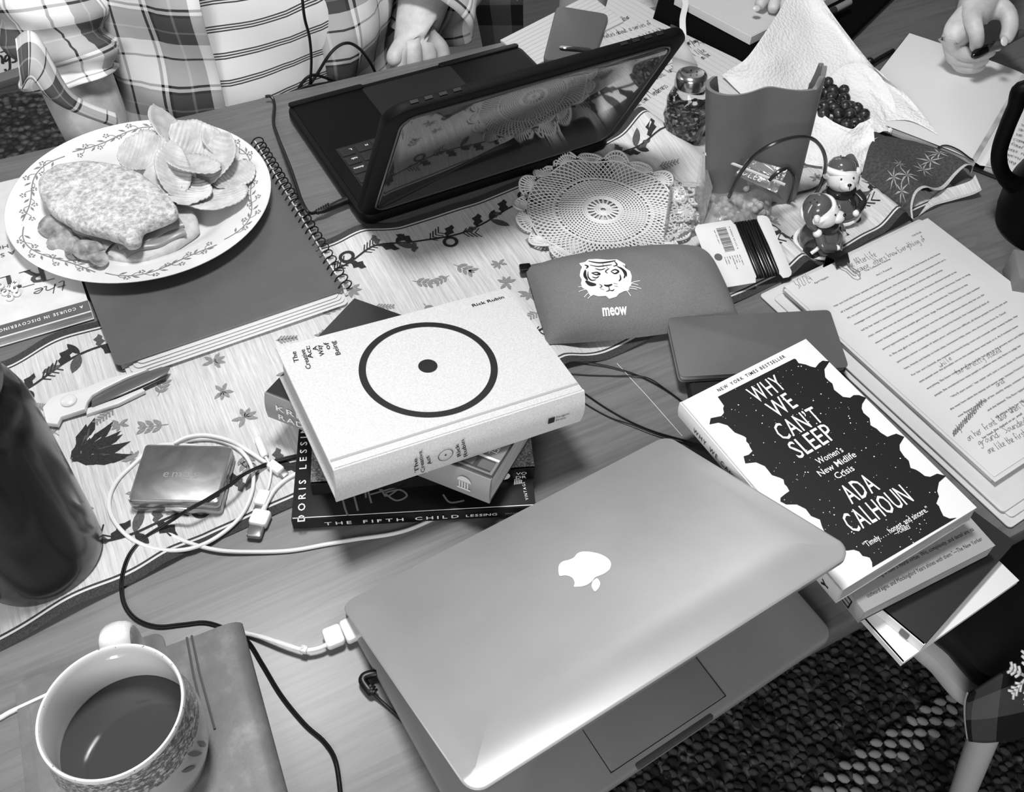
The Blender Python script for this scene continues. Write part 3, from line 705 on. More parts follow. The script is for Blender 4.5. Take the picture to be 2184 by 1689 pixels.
for r_, row in enumerate(rows[::-1]):
    x = .3
    for c_ in range(14):
        w = .0165; x = .0215+c_*.0197; y = .0145+r_*.0172
        m_ = MB(); prism(m_, rrect(x, x+w, y, y+.014, .0015, 2), .0182, .0192, FD, 0, .0003); ko = m_.build('key', KEY, kb)
        if c_ < 5:
            m_ = MB(); s = "delete return shift tab P O L M K".split()[(r_*3+c_) % 9]
            text(m_, s, FD, x+w-.002, y+.010, .0032, min(.012, .0022*len(s)+.001), .0194, rot=pi, bold=.01); m_.build('key_letter', KL, kb, smooth=0)
tl = radians(28)
ez = Vector((0, -sin(tl), cos(tl))); ez = Matrix.Rotation(an, 3, 'Z') @ ez
FDl = Fr(FD(DW, .0, .012), -FD.x, ez)                  # lid plane: normal towards the far seat; back is -z
FDb = Fr(FD(0, -.001, .012), FD.x, ez)                 # normal towards the viewer
mb = MB(); prism(mb, rrect(-.004, DW+.004, .004, .228, .022, 7), -.011, .0, FDb, 0, .003)
mb.build('lid_case', DK, d)
t_ = NT('glossy_clear_back'); t_.set(Base_Color=(.03, .03, .03, 1), Roughness=.06, Specular_IOR_Level=1., Coat_Weight=.6, Coat_Roughness=.03); GL = t_.m
mb = MB(); prism(mb, rrect(.014, DW-.014, .016, .212, .016, 6), 0., .0012, FDb, 0, .0005); mb.build('glossy_back_panel', GL, d)
mb = MB(); tube(mb, [FDb(x, y, .0008) for x, y in rrect(.012, DW-.012, .014, .214, .017, 6)], .0011, 6, closed=True); mb.build('panel_rim', mat('panel_rim_grey', .3, .25), d)
mb = MB(); prism(mb, rrect(.012, DW-.012, .014, .214, .01), -.0122, -.011, FDb); mb.build('screen', mat('screen_glass', .03), d)
for x in (.02, .24):
    for q in range(4):
        mb = MB(); prism(mb, rrect(x+q*.014, x+q*.014+.008, .2285, .2292, .0003, 1), -.008, -.005, FDb); mb.build('case_vent', mat('vent_black', .03, .6), d)
# ------------------------------------------------------------------ spiral notebook, workbook, plate of food
FN = Fr((.1944, .7035, T), (-.2274, -.0008, 0)); FN = Fr(FN.o, Vector((-1, -.004, 0)), z=(0, 0, 1))      # x towards the left, y towards the viewer
ang = atan2(.9845-.7035, .1856-.1944)
FN = Fr((.1944, .7035, T), (cos(ang), sin(ang), 0))       # x runs away from the viewer along the coil, y to the left
nb = thing('spiral_notebook', (.08, .84, T), 'dark grey spiral notebook with clear plastic dividers lying under the plate', 'notebook')
GCOV = mat('grey_board_cover', .36, .35, nz=(40, .015)); CLR = mat('clear_plastic_edge', .93, .15, Transmission_Weight=.25)
mb = MB(); prism(mb, rrect(0, .281, .006, .228, .006), .0118, .0128, FN, 0, .0003); mb.build('front_cover', GCOV, nb)
mb = MB(); prism(mb, rect(.002, .279, .008, .224), .0045, .0117, FN); mb.build('pages', PAGES, nb)
mb = MB(); prism(mb, rrect(0, .281, .006, .228, .006), .0032, .0044, FN, 0, .0003); mb.build('back_cover', GCOV, nb)
for k in range(4):
    mb = MB(); z = .0052+.0016*k; o_ = .004+.0028*(3-k); prism(mb, rrect(-o_, .2, .007+.002*k, .222-.004*k, .006), z, z+.0006, FN, 0, .0001); mb.build('plastic_divider', CLR, nb)
mb = MB(); pts = []; turns = 27
for i in range(turns*14+1):
    t = i/14; a = 2*pi*t; pts.append(FN(.004+.273*t/turns, .0035+.0080*cos(a), .0095+.0080*sin(a)))
tube(mb, pts, .0008, 5); mb.build('wire_coil', mat('black_wire', .06, .3), nb)
mb = MB(); tube(mb, [FN(.001, .0045, .0052), FN(.279, .0045, .0052)], .0022, 8); mb.build('hole_strip', CLR, nb)
# workbook at the left edge, printed upside down for the viewer
FA = Fr((-.0394, .777, T+.0125), (-1, 0, 0)); FA = Fr(FA.o, (-1, 0, 0), z=(0, 0, 1))   # x to the left, y towards the viewer -> book body at -y
wb = thing('workbook', (-.135, .89, T), 'pale softcover workbook with dark title band, upside down under the plate edge', 'book')
mb = MB(); prism(mb, rect(0, .19, -.235, 0), -.001, 0, FA, 0, .0003); prism(mb, rect(0, .19, -.235, 0), -.0108, -.0098, FA, 0, .0003); mb.build('cover', mat('pale_mottled_cover', .82, .45, nz=(28, .05)), wb)
mb = MB(); box(mb, .0006, .189, -.234, -.001, -.0098, -.001, FA); mb.build('page_block', PAGES, wb)
mb = MB(); poly(mb, rect(.0, .19, -.0165, -.0015), FA, .0003); ink(mb, 'title_band', wb, mat('band_grey', .36, .5))
mb = MB(); text(mb, 'A COURSE IN DISCOVERING AND RECOVERING', FA, .0055, -.0112, .0040, .127, .0006, sp=.25, bold=.012); ink(mb, 'band_lettering', wb, WHITEINK)
DG = mat('title_grey', .27, .6)
mb = MB(); text(mb, 'ARTIST', FA, .003, -.082, .022, .118, .0005, sp=.14, bold=.02); script(mb, 'the', FA, .010, -.052, .0125, .0009, .0005, sx=1.25)
for x in (.0035, .0245, .043, .063, .081, .106):           # feet of the serifs
    poly(mb, rect(x-.002, x+.009, -.0825, -.0815), FA, .0005); poly(mb, rect(x-.002, x+.009, -.0605, -.0596), FA, .0005)
ink(mb, 'title_lettering', wb, DG)
mb = MB(); text(mb, 'A Spiritual Path to', FA, .05, -.118, .006, .075, .0005); text(mb, 'Higher Creativity', FA, .055, -.130, .006, .065, .0005); ink(mb, 'small_lettering', wb, DG)
# plate
pl = Vector((.0419, .9061, T)); FP = Fr(pl, (1, 0, 0)); PR = .1323; PZ = .0130
PORC = mat('white_glazed_porcelain', .9, .12, spec=.6, Coat_Weight=.3)
mb = MB(); prof = [(.0001, .0028), (.05, .0028), (.078, .0030), (.086, .0055), (.093, .0105), (.100, .0128), (.118, .0163), (.128, .0186), (.1315, .0196), (.1323, .0190), (.1318, .0178), (.126, .0158), (.100, .0100), (.09, .004), (.080, .0005), (.072, .0), (.06, .0012), (.0001, .0012)]
lathe(mb, [(r, z+PZ) for r, z in prof], FP, 96, 0)
def prim(r, a):                                      # rim surface
    z = interp([(p[0], p[1]) for p in prof[:9]], r)+PZ+.0005; return FP(r*cos(a), r*sin(a), z)
def rimw(x, y, z=0): r = max(.085, .116+y); return prim(r, x/.116)
rg = random.Random(4); N = 6
for i in range(N):
    s0 = 2*pi*.116*i/N; span = 2*pi*.116/N*.92
    ribbon(mb, [(s0+span*t/20, .0055*sin(t/20*2*pi)) for t in range(21)], .0010, rimw, 0, 1)
    for t in range(1, 9):
        x = s0+span*t/9; y = .0055*sin(t/9*2*pi); sg = 1 if t % 2 else -1
        ribbon(mb, [tuple(v[:2]) for v in catmull([Vector((x, y, 0)), Vector((x+.004, y+sg*.004, 0)), Vector((x+.009, y+sg*.0045, 0))], 4)], .0006, rimw, 0, 1)
        fx, fy = x+.0095, y+sg*.0052
        for q in range(5):
            b_ = q*1.257; poly(mb, [(fx+.0033*cos(b_+c)*m, fy+.0033*sin(b_+c)*m) for c, m in ((-.3, .4), (-.35, 1), (.35, 1), (.3, .4))], rimw, 0, 1)
        lx, ly = x+.001, y-sg*.001; poly(mb, [(lx, ly), (lx+.003, ly-sg*.0032), (lx+.0075, ly-sg*.004), (lx+.004, ly-sg*.001)], rimw, 0, 1)
plate = mb.build('dinner_plate', [PORC, mat('plate_vine_grey', .5, .3)], origin=pl+Vector((0, 0, PZ)))
tag(plate, 'round white plate with a vine border, holding a sandwich and chips', 'plate')
# sandwich
def blob(mb, out, z0, z1, fr, mi=0, rnd=.5, nz=0., ns=60, rings=9, dome=0., tilt=None, seed=0):
    """rounded slab with the outline out (x, y in fr)"""
    n = len(out); c = Vector((sum(p[0] for p in out)/n, sum(p[1] for p in out)/n)); L = []
    H = (z1-z0)/2; zm = (z0+z1)/2
    ps = [(0.001, 1), (.25, 1), (.45, 1), (.62, 1), (.76, 1), (.86, .98), (.93, .9), (.975, .72), (.995, .4), (1, 0)]
    prof_ = [(r, zm+H*h) for r, h in ps]+[(r, zm-H*h) for r, h in ps[-2::-1]]
    vs = []
    for r, z in prof_:
        for p in out:
            q = c+(Vector(p[:2])-c)*r; zz = z + (dome*(1-r*r) if z > zm else 0)
            v = fr(q.x, q.y, zz + (tilt(q.x, q.y) if tilt else 0))
            if nz: d = mnoise.noise_vector((v+Vector((seed, 0, 0)))*ns)*nz + mnoise.noise_vector((v+Vector((seed, 3, 0)))*ns*3)*nz*.35; v = v+d
            vs.append(v)
    fs = [[i*n+k, i*n+(k+1) % n, (i+1)*n+(k+1) % n, (i+1)*n+k] for i in range(len(prof_)-1) for k in range(n)]
    fs = [f[::-1] for f in fs]
    mb.add(vs, fs+[list(range(n)), [(len(prof_)-1)*n+k for k in range(n)][::-1]], mi); return mb
def pxo(pts, fr, z, n=4): return [tuple(v[:2]) for v in catmull([Vector((*fr.px(x, y, z), 0)) for x, y in pts], n, True)]
t_ = NT('bread_crust'); v_ = t_.coords(); f_ = t_.noise(v_, 190, 4, .7); g_ = t_.noise(v_, 70, 2); t_.col(t_.mix(.4, t_.ramp(f_, [(.38, .52), (.62, .93)]), t_.ramp(g_, [(.3, .60), (.7, .88)]))); t_.bump(f_, .9, .0022); t_.set(Roughness=.85); BREAD = t_.m
BREADW = mat('bread_crumb', .78, .9, nz=(160, .06), bump=(300, .5))
sw = thing('sandwich', FP(-.05, -.01, PZ+.003), 'half sandwich on textured white bread with ham and lettuce on the plate', 'sandwich')
lo = [(110, 440), (150, 395), (290, 400), (400, 442), (423, 478), (420, 495), (370, 530), (320, 555), (268, 560), (225, 548), (170, 520), (130, 490)]
FZ = Fr(FP(0, 0, PZ), (1, 0, 0))
mb = MB(); blob(mb, pxo(lo, FZ, .012), .003, .017, FZ, nz=.0012, ns=60); mb.build('lower_slice', BREADW, sw)
hi = [(78, 388), (84, 370), (110, 352), (150, 344), (205, 344), (250, 352), (300, 372), (340, 402), (372, 436), (380, 447), (376, 462), (340, 475), (305, 488), (298, 510), (275, 520), (255, 508), (215, 493), (165, 478), (120, 455), (92, 425), (80, 405)]
mb = MB(); tl_ = lambda x, y: .10*(x+.055)-.0+.05*(y); o_ = pxo(hi, FZ, .042); blob(mb, o_, .0285, .044, FZ, nz=.0016, ns=55, dome=.004, tilt=lambda x, y: max(-.004, min(.006, .06*(x+.05)))); mb.build('upper_slice', BREAD, sw)
def leafsheet(mb, c, L, W, rot, curl, fr, z, mi=0, fl=.003, seed=0, ridge=0., n1=16, n2=10, tiltx=0., tilty=0., twist=0., sq=.38):
    def fn(a, b):
        x = (a-.5)*L; w = W*(max(.0, sin(pi*min(.98, max(.02, a))))**.55); y = (b-.5)*w
        zz = z+curl*((x/L*2)**2)*.5*L*.3 + curl*((y/W*2)**2)*.2*W + fl*mnoise.noise(Vector((x*60+seed, y*60, seed))) + x*tiltx + y*tilty + twist*x*y*40
        if ridge: zz += ridge*sin(x*2*pi/.0042)
        cr, sr = cos(rot), sin(rot); return fr(c[0]+x*cr-y*sr, c[1]+x*sr+y*cr, zz)
    grid(mb, fn, n1, n2, mi); return mb
LET = mat('lettuce_leaf', .5, .45, nz=(90, .22))
for i, (x, y, L, rot) in enumerate(((140, 500, .03, .2), (165, 520, .026, 1.1), (195, 530, .028, -.4), (185, 505, .03, .8), (215, 545, .024, 1.6), (120, 478, .03, -.6), (205, 515, .03, 2.4), (330, 505, .026, .6), (345, 490, .03, .2))):
    c = FZ.px(x-4, y+10, .018); mb = MB(); leafsheet(mb, c, L*1.1, L*.75, rot, -.4, FZ, .020+.002*(i % 3), fl=.007, seed=i*3.3, n1=16, n2=12, tilty=.45, twist=.3, sq=.7); mb.build('lettuce_leaf', LET, sw)
HAM = mat('ham_slice', .52, .35, nz=(40, .06))
for i, (q0, q1, z, w) in enumerate((((268, 546), (398, 500), .0185, .020), ((255, 534), (392, 482), .0225, .020), ((118, 470), (232, 532), .020, .016))):
    a, c = Vector(FZ.px(*q0, z)), Vector(FZ.px(*q1, z)); d_ = c-a; mb = MB(); nn = Vector((-d_.y, d_.x)).normalized()
    def fn(s, t, a=a, d_=d_, nn=nn, z=z, w=w, i=i):
        th = -pi*.5+pi*1.15*t; q = a+d_*s + nn*(w*.55*(1-cos(th))-.002)+nn*.002*sin(s*9+i); return FZ(q.x, q.y, z+.0042*sin(th)+.0012*sin(s*7+i*2))
    grid(mb, fn, 16, 12); mb.build('ham_slice', HAM, sw)
# potato chips
CH = NT('potato_chip'); f_ = CH.noise(CH.coords(), 70, 4, .6); CH.col(CH.ramp(f_, [(.3, .68), (.7, .84)])); CH.set(Roughness=.45, Subsurface_Weight=.0); CH = CH.m
chips = [((306, 325), .046, .036, 2.6, .35, .036, .0009, -.1, -.25, 'large ridged chip lying on top of the pile above the sandwich'), ((372, 290), .05, .026, 1.75, .9, .03, .0, .5, .9, 'folded chip standing near the top rim of the plate'),
 ((430, 318), .056, .03, -.75, 1.0, .028, .0004, -.3, .5, 'long curled chip at the upper right of the pile'), ((415, 355), .05, .034, -.9, .8, .032, .0008, .0, -.4, 'ridged chip edge-on in the middle of the pile'),
 ((372, 368), .045, .022, 1.2, .9, .038, .0006, .5, .6, 'narrow bent chip leaning over the sandwich end'), ((395, 408), .045, .036, 1.3, .5, .026, .0007, -.1, .2, 'small ridged chip just right of the sandwich end'),
 ((475, 318), .036, .024, 1.9, .9, .024, .0, .6, .5, 'small rolled chip near the right rim'), ((462, 350), .045, .03, .75, 1.0, .026, .0006, .6, -.3, 'thin upright chip right of the pile'),
 ((462, 420), .056, .044, 1.2, .35, .019, .0005, -.25, -.1, 'broad ridged chip lowest on the right of the plate'), ((500, 375), .04, .03, .3, .4, .018, .0005, .1, .0, 'flat chip against the plate rim under the broad one'), ((350, 385), .036, .03, .3, .4, .03, .0, .1, .2, 'shaded chip tucked behind the sandwich')]
for i, (q, L, W, rot, curl, z, rd, tx, ty, lab) in enumerate(chips):
    mb = MB(); c = FZ.px(*q, z); leafsheet(mb, c, L*1.2, W*1.5, rot, curl*.8, FZ, z, fl=.003, seed=i*7.1+1, ridge=rd, n1=64, n2=12, tiltx=tx, tilty=ty, twist=.05*(1 if i % 2 else -1), sq=.2 if i in (0, 3, 8) else .32)
    o = mb.build('potato_chip', CH); sm = o.modifiers.new('thickness', 'SOLIDIFY'); sm.thickness = .0012; tag(o, lab, 'chip', 'potato chips on the plate')
# letter beads on the workbook
BEADM = mat('white_bead', .92, .25)
def bead_mesh(name, fr, r=.0035, h=.0034, letter=None):
    mb = MB(); prof_ = [(.0012, 0), (r*.75, 0), (r, h*.28), (r, h*.72), (r*.78, h*.97), (r*.3, h), (.0001, h)]; lathe(mb, prof_, fr, 16)
    return mb
letters = [('H', (31, 603), 2.3), ('U', (19, 611), 2.6), ('B', (30, 615), 2.9), ('E', (10, 622), 2.3), ('P', (35, 624), 2.7), ('G', (20, 633), 2.9), ('O', (0, 608), 2.2)]
for s, q, rot in letters:
    p = P(*q, .016); r = thing('letter_bead', (p.x, p.y, T+.0128), 'round white letter bead marked %s lying on the workbook' % s, 'bead', 'letter beads on the workbook')
    f = flat(p.x, p.y, .0128, rot); mb = bead_mesh('b', f); mb.build('bead', BEADM, r)
    mb = MB(); text(mb, s, f, -.0014, -.0016, .0032, None, .0036, bold=.03); mb.build('letter', INK, r, smooth=0)
# ------------------------------------------------------------------ bottle
bc = P(92, 1188, .002); FBt = Fr((bc.x, bc.y, T+.0022), (1, 0, 0))
bt = thing('water_bottle', FBt.o, 'tall dark metal bottle with domed cap at the left edge', 'bottle')
BTM = NT('dark_metal_paint'); f_ = BTM.noise(BTM.coords(scale=(1, 1, .25)), 22, 3); BTM.col(BTM.ramp(f_, [(.3, .15), (.7, .24)])); BTM.set(Roughness=.28, Metallic=.75, Coat_Weight=.4, Coat_Roughness=.15); BTM = BTM.m
mb = MB(); lathe(mb, [(.0001, 0), (.040, 0), (.0445, .002), (.0465, .007), (.047, .02), (.047, .165), (.0462, .18), (.043, .193), (.037, .202), (.035, .206)], FBt, 56); mb.build('body', BTM, bt)
mb = MB(); lathe(mb, [(.035, .2065), (.0385, .208), (.0395, .212), (.0395, .238), (.037, .247), (.030, .253), (.015, .256), (.0001, .2565)], FBt, 48); mb.build('cap', mat('dark_cap', .15, .3), bt)
# ------------------------------------------------------------------ scissors
FSc = flat(0, 0, 0)
def wp(pts, z): return [tuple(P(x, y, z)[:2]) for x, y in pts]
sc = thing('scissors', P(180, 860, .002), 'folded scissors with white plastic handles and grey blades beside the bottle', 'scissors')
WPL = mat('white_plastic', .86, .3); 
mb = MB(); prism(mb, wp([(92, 872), (108, 852), (130, 842), (175, 832), (235, 808), (300, 792), (318, 790), (272, 808), (222, 832), (198, 846), (188, 860), (182, 876), (132, 892), (124, 908), (100, 905)], .011), T+.0075, T+.0135, FSc.at(0, 0, -T), 0, .0015); mb.build('handle', WPL, sc)
mb = MB(); prism(mb, wp([(186, 876), (250, 855), (306, 832), (312, 838), (255, 866), (186, 890)], .004), T+.003, T+.008, FSc.at(0, 0, -T), 0, .0015); mb.build('handle', WPL, sc)
SCM = mat('grey_blade', .48, .28, .6)
mb = MB(); prism(mb, wp([(196, 850), (225, 834), (272, 812), (318, 793), (345, 784), (363, 786), (357, 797), (330, 812), (262, 842), (196, 868)], .009), T+.0085, T+.0105, FSc.at(0, 0, -T), 0, .0006); mb.build('blade', SCM, sc)
mb = MB(); prism(mb, wp([(190, 868), (262, 845), (330, 815), (358, 800), (352, 808), (300, 832), (190, 876)], .006), T+.0055, T+.0075, FSc.at(0, 0, -T), 0, .0005); mb.build('blade', mat('dark_blade', .25, .3, .5), sc)
c_ = P(147, 856, .0135); mb = MB(); lathe(mb, [(.007, 0), (.0068, .002), (.0055, .0032), (.003, .0038), (.0001, .004)], flat(c_.x, c_.y, .0134), 24); mb.build('pivot_button', WPL, sc)
# ------------------------------------------------------------------ shiny square case
d_ = Vector((.0349+.0298, .5558-.5894, 0)); FBx = Fr((-.0564, .5396, T+.003), d_)
bx = thing('metal_case', FBx(.036, .03, 0), 'shiny square metal case lying inside the white cable loop', 'case')
CHR = NT('polished_case'); f_ = CHR.noise(CHR.coords(), 30, 3, .5, 1.5); CHR.col(CHR.ramp(f_, [(.4, .58), (.6, .66)])); CHR.set(Metallic=.85, Roughness=.27); CHR.bump(f_, .04, .001); CHR = CHR.m
mb = MB(); prism(mb, rrect(-.001, .0725, 0, .058, .004), .0, .0085, FBx, 0, .002); mb.build('lower_shell', CHR, bx)
mb = MB(); prism(mb, rrect(-.001, .0725, 0, .058, .004), .0087, .0185, FBx, 0, .0022); lidb = mb.build('lid', CHR, bx)
mb = MB(); text(mb, 'emas', FBx, .022, .024, .008, .028, .0187, sp=.25); mb.build('engraved_mark', mat('engraving_grey', .6, .5, .6), lidb, smooth=0)
mb = MB(); box(mb, .028, .046, -.0012, .0005, .007, .0105, FBx, 0, .0004); mb.build('latch', mat('latch_bright', .9, .2, .6), bx)
# ------------------------------------------------------------------ white cables
WC = mat('white_cable', .88, .4); TIP = mat('connector_metal', .7, .25, .9)
def pz(L, n=7): return catmull([P(x, y, z) for x, y, z in L], n)
cb = thing('charging_cable', P(400, 1050, .002), 'white charging cable coiled in loops around the shiny metal case', 'cable')
mb = MB(); L = [(985, 1075, .0015), (900, 1118, .0015), (840, 1138, .0018), (760, 1150, .0022), (700, 1160, .0022), (620, 1174, .0022), (540, 1177, .003), (470, 1174, .0045), (410, 1160, .0045), (360, 1138, .0045), (325, 1112, .0035), (310, 1098, .0025), (340, 1060, .0025), (420, 1030, .0025), (480, 1010, .0025), (450, 960, .003), (360, 948, .0045), (320, 960, .0045), (285, 990, .0045), (250, 1025, .0045), (233, 1065, .0045), (240, 1105, .0045), (275, 1145, .0045),
 (330, 1170, .0048), (395, 1172, .0075), (455, 1150, .0048), (510, 1105, .0048), (537, 1050, .0048), (538, 1000, .0048), (512, 960, .0048), (462, 938, .0048), (410, 938, .0048), (365, 952, .003)]
tube(mb, pz(L), .0017, 8); mb.build('cord', WC, cb)
mb = MB(); tube(mb, pz([(372, 945, .0085), (400, 932, .009), (440, 928, .0085), (490, 940, .008), (535, 965, .005), (565, 985, .0045), (585, 994, .005)]), .0017, 8); mb.build('cord', WC, cb)
def plug(root, q0, q1, z, w, h, mt, name='plug'):
    a, b = P(*q0, z), P(*q1, z); f = Fr(a, b-a, z=(0, 0, 1)); mb = MB(); prism(mb, rrect(0, (b-a).length, -w/2, w/2, min(w, (b-a).length)*.2), -h/2, h/2, f, 0, h*.25); return mb.build(name, mt, root)
plug(cb, (575, 988), (600, 1006), .006, .0085, .006, WC, 'connector'); plug(cb, (598, 1004), (611, 1014), .006, .0066, .002, TIP, 'connector_tip')
cb2 = thing('usb_cable', P(560, 1080, .003), 'white usb cable end with adapter plugs beside the book stack', 'cable')
mb = MB(); tube(mb, pz([(632, 1010, .004), (610, 1022, .004), (585, 1045, .005), (568, 1075, .006), (560, 1092, .006)]), lambda t: .0017 if t < .75 else .0017+.0012*(t-.75)*4, 8); mb.build('cord', WC, cb2)
plug(cb2, (562, 1090), (548, 1122), .0065, .0155, .008, WC, 'plug'); plug(cb2, (549, 1120), (540, 1147), .0062, .0125, .0048, TIP, 'plug_tip')
cb3 = thing('cable_adapter', P(560, 1000, .003), 'short white adapter cable between two plugs left of the books', 'adapter')
mb = MB(); a, b = P(551, 937, .005), P(566, 974, .005); f = Fr(a, b-a); tube(mb, [a, a.lerp(b, .1), a.lerp(b, .9), b], lambda t: .0036 if t < .8 else .0022, 14); mb.build('socket', WC, cb3)
mb = MB(); tube(mb, pz([(567, 975, .006), (577, 995, .0085), (577, 1015, .005), (572, 1040, .004), (566, 1050, .004)]), .0011, 8); mb.build('cord', WC, cb3)
plug(cb3, (566, 1047), (553, 1078), .006, .0105, .006, WC, 'plug'); plug(cb3, (554, 1077), (547, 1090), .006, .0066, .002, TIP, 'plug_tip')
# thin black double cord running over the case
BC = mat('black_cable', .06, .4)
bk = thing('black_audio_cable', P(300, 1250, .0), 'thin black cord draped over the metal case and on under the mug journal', 'cord')
def cord2(mb, L, r=.00085, sep=.0009, n=7):
    pts = pz(L, n)
    for s in (-1, 1):
        out = []
        for i, p in enumerate(pts):
            t = pts[min(i+1, len(pts)-1)]-pts[max(i-1, 0)]; q = Vector((-t.y, t.x, 0)).normalized(); out.append(p+q*(s*sep))
        tube(mb, out, r, 7)
mb = MB(); cord2(mb, [(660, 968, .0125), (632, 972, .006), (590, 982, .005), (555, 995, .007), (520, 1012, .018), (490, 1035, .0235), (440, 1066, .0235), (400, 1088, .023), (375, 1104, .014), (340, 1126, .008), (305, 1150, .0045), (275, 1185, .004), (260, 1235, .0035), (264, 1285, .002), (290, 1320, .002), (335, 1336, .002), (390, 1332, .0015), (440, 1328, .0015), (490, 1345, .0015), (528, 1368, .0015), (560, 1418, .0015), (600, 1484, .0015), (650, 1545, .0015), (692, 1583, .0015), (716, 1625, .0015), (727, 1700, .0015)]); mb.build('cord', BC, bk)
# magnetic power plug and its cord
pw = thing('power_cable', P(650, 1380, 0), 'white power cord plugged into the left side of the silver laptop', 'cable')
mb = MB(); tube(mb, pz([(-40, 1548, .002), (0, 1531, .002), (40, 1510, .002), (200, 1440, .002), (400, 1370, .002), (500, 1350, .002), (530, 1352, .004), (570, 1362, .008), (610, 1375, .010), (650, 1386, .010), (680, 1382, .010), (698, 1374, .010)]), .0019, 9); mb.build('cord', WC, pw)
plug(pw, (692, 1366), (731, 1350), .0095, .0165, .0075, WC, 'plug'); plug(pw, (732, 1351), (766, 1335), .0098, .019, .0075, WC, 'plug_head')
plug(pw, (641, 1383), (656, 1387), .0102, .0055, .0055, WC, 'cord_clip')
jk = thing('headphone_plug', P(790, 1450, .002), 'black angled plug and cord in the left side of the silver laptop', 'plug')
mb = MB(); tube(mb, pz([(803, 1436, .008), (790, 1438, .008), (777, 1443, .008), (774, 1452, .0075), (783, 1466, .007), (793, 1478, .006)], 5), .0033, 10); mb.build('angled_body', BC, jk)
for x, y in ((788, 1462), (791, 1468), (795, 1474)):
    mb = MB(); a = P(x, y, .007); f = Fr(a, P(x+6, y+9, .006)-a); tube(mb, [a, f(.0016)], .0037, 10); mb.build('strain_relief', BC, jk)
mb = MB(); tube(mb, pz([(795, 1478, .006), (815, 1497, .003), (840, 1520, .002), (870, 1550, .0012), (920, 1600, .0009)]), .0012, 7); mb.build('cord', BC, jk)
# ------------------------------------------------------------------ leather journal with coffee mug
a = P(514, 1321, .019); b = P(165, 1384, .019); rv = P(613, 1689, .019)-a; FJ = Fr((a.x, a.y, T), Vector((rv.y, -rv.x, 0)) if rv.y > 0 else Vector((rv.y, -rv.x, 0)), z=(0, 0, 1))        # x to the left, y towards the viewer... sign fixed below
if FJ.x.x > 0: FJ = Fr(FJ.o, -FJ.x, z=(0, 0, 1))
sy = 1 if FJ.y.y < 0 else -1
t_ = NT('worn_leather'); f_ = t_.noise(t_.coords(), 40, 6, .65); t_.col(t_.ramp(f_, [(.3, .38), (.55, .44), (.72, .53)])); t_.bump(t_.noise(t_.coords(), 420, 3), .25, .0004); t_.set(Roughness=.5); LEA = t_.m
jr = thing('leather_journal', FJ(.07, sy*.1, 0), 'worn grey leather journal with rounded spine under the coffee mug', 'notebook')
prof_ = [(.0, .012), (.0012, .0075), (.005, .0042), (.012, .0036), (.152, .0036), (.152, .0052), (.014, .0054), (.0075, .0062), (.004, .0085), (.003, .012), (.004, .0152), (.0075, .0172), (.020, .0170), (.122, .0178), (.122, .0192), (.030, .0192), (.018, .0202), (.010, .0200), (.004, .0180), (.0012, .0150)]
mb = MB(); m = len(prof_)
for y in (0, .012, .21): mb.add([FJ(x, sy*y, z) for x, z in prof_], [])
mb.f += [[r_*m+k, r_*m+(k+1) % m, (r_+1)*m+(k+1) % m, (r_+1)*m+k] for r_ in range(2) for k in range(m)]; mb.m += [0]*(2*m)
mb.add([FJ(x, 0, z) for x, z in prof_], [list(range(m))]); mb.build('cover', LEA, jr)
mb = MB(); box(mb, .008, .118, min(sy*.004, sy*.206), max(sy*.004, sy*.206), .0056, .0176, FJ); mb.build('page_block', PAGES, jr)
mb = MB()
for dx in (0, .0035): tube(mb, [FJ(.036+dx, -sy*.0004, .006), FJ(.036+dx, -sy*.0006, .0195), FJ(.0365+dx*1.2, sy*.03, .0199), FJ(.035+dx*1.5, sy*.075, .0199)], .0009, 6)
mb.build('elastic_band', mat('band_dark', .33, .6), jr)
lc = MB(); e_ = P(44, 1462, .003); FJ2 = Fr((e_.x, e_.y, T+.0012), FJ.x, z=(0, 0, 1)); prism(lc, rrect(-.10, .004, *sorted((-sy*.004, sy*.19)), .008), .0, .0022, FJ2, 0, .0006); lc.build('flap', LEA, jr)
# mug
mz = .0200; mh = .094
a, b = P(75, 1535, mz+mh), P(397, 1490, mz+mh); mr = (a-b).length/2*1.0; mc = P(236, 1513, mz+mh)
FM = Fr((mc.x, mc.y, T+mz), (cos(1.25), sin(1.25), 0))
mg = thing('coffee_mug', FM.o, 'white stoneware mug with sponged grey band, half full of black coffee', 'mug')
GLZ = mat('mug_glaze', .9, .15, Coat_Weight=.4); 
t_ = NT('mug_outside'); f_ = t_.noise(t_.coords(scale=(1, 1, 1.6)), 260, 3, .7); g_ = t_.n('ShaderNodeTexCoord'); sx_ = t_.n('ShaderNodeSeparateXYZ'); t_.l(g_.outputs['Object'], sx_.inputs[0])
up_ = t_.math('GREATER_THAN', sx_.outputs[2], mh-.031); t_.col(t_.mix(up_, t_.ramp(f_, [(.2, .68), (.8, .74)]), t_.ramp(f_, [(.35, .28), (.5, .46), (.62, .82)]))); t_.set(Roughness=.2, Coat_Weight=.3); MOUT = t_.m
t_ = NT('mug_rim'); f_ = t_.noise(t_.coords(), 420, 2, .6); t_.col(t_.ramp(f_, [(.62, .93), (.70, .5)])); t_.set(Roughness=.15, Coat_Weight=.4); MRIM = t_.m
R_ = mr
prof_ = [(.0001, 0), (R_*.78, 0), (R_*.84, .002), (R_*.93, .010), (R_*1.03, .028), (R_*1.07, .045), (R_*1.05, .062), (R_*1.0, .076), (R_*.985, mh-.004), (R_*.985, mh-.0015), (R_*.975, mh), (R_*.945, mh), (R_*.93, mh-.0015), (R_*.92, mh-.006), (R_*.94, .06), (R_*.97, .045), (R_*.95, .028), (R_*.85, .008), (.0001, .006)]
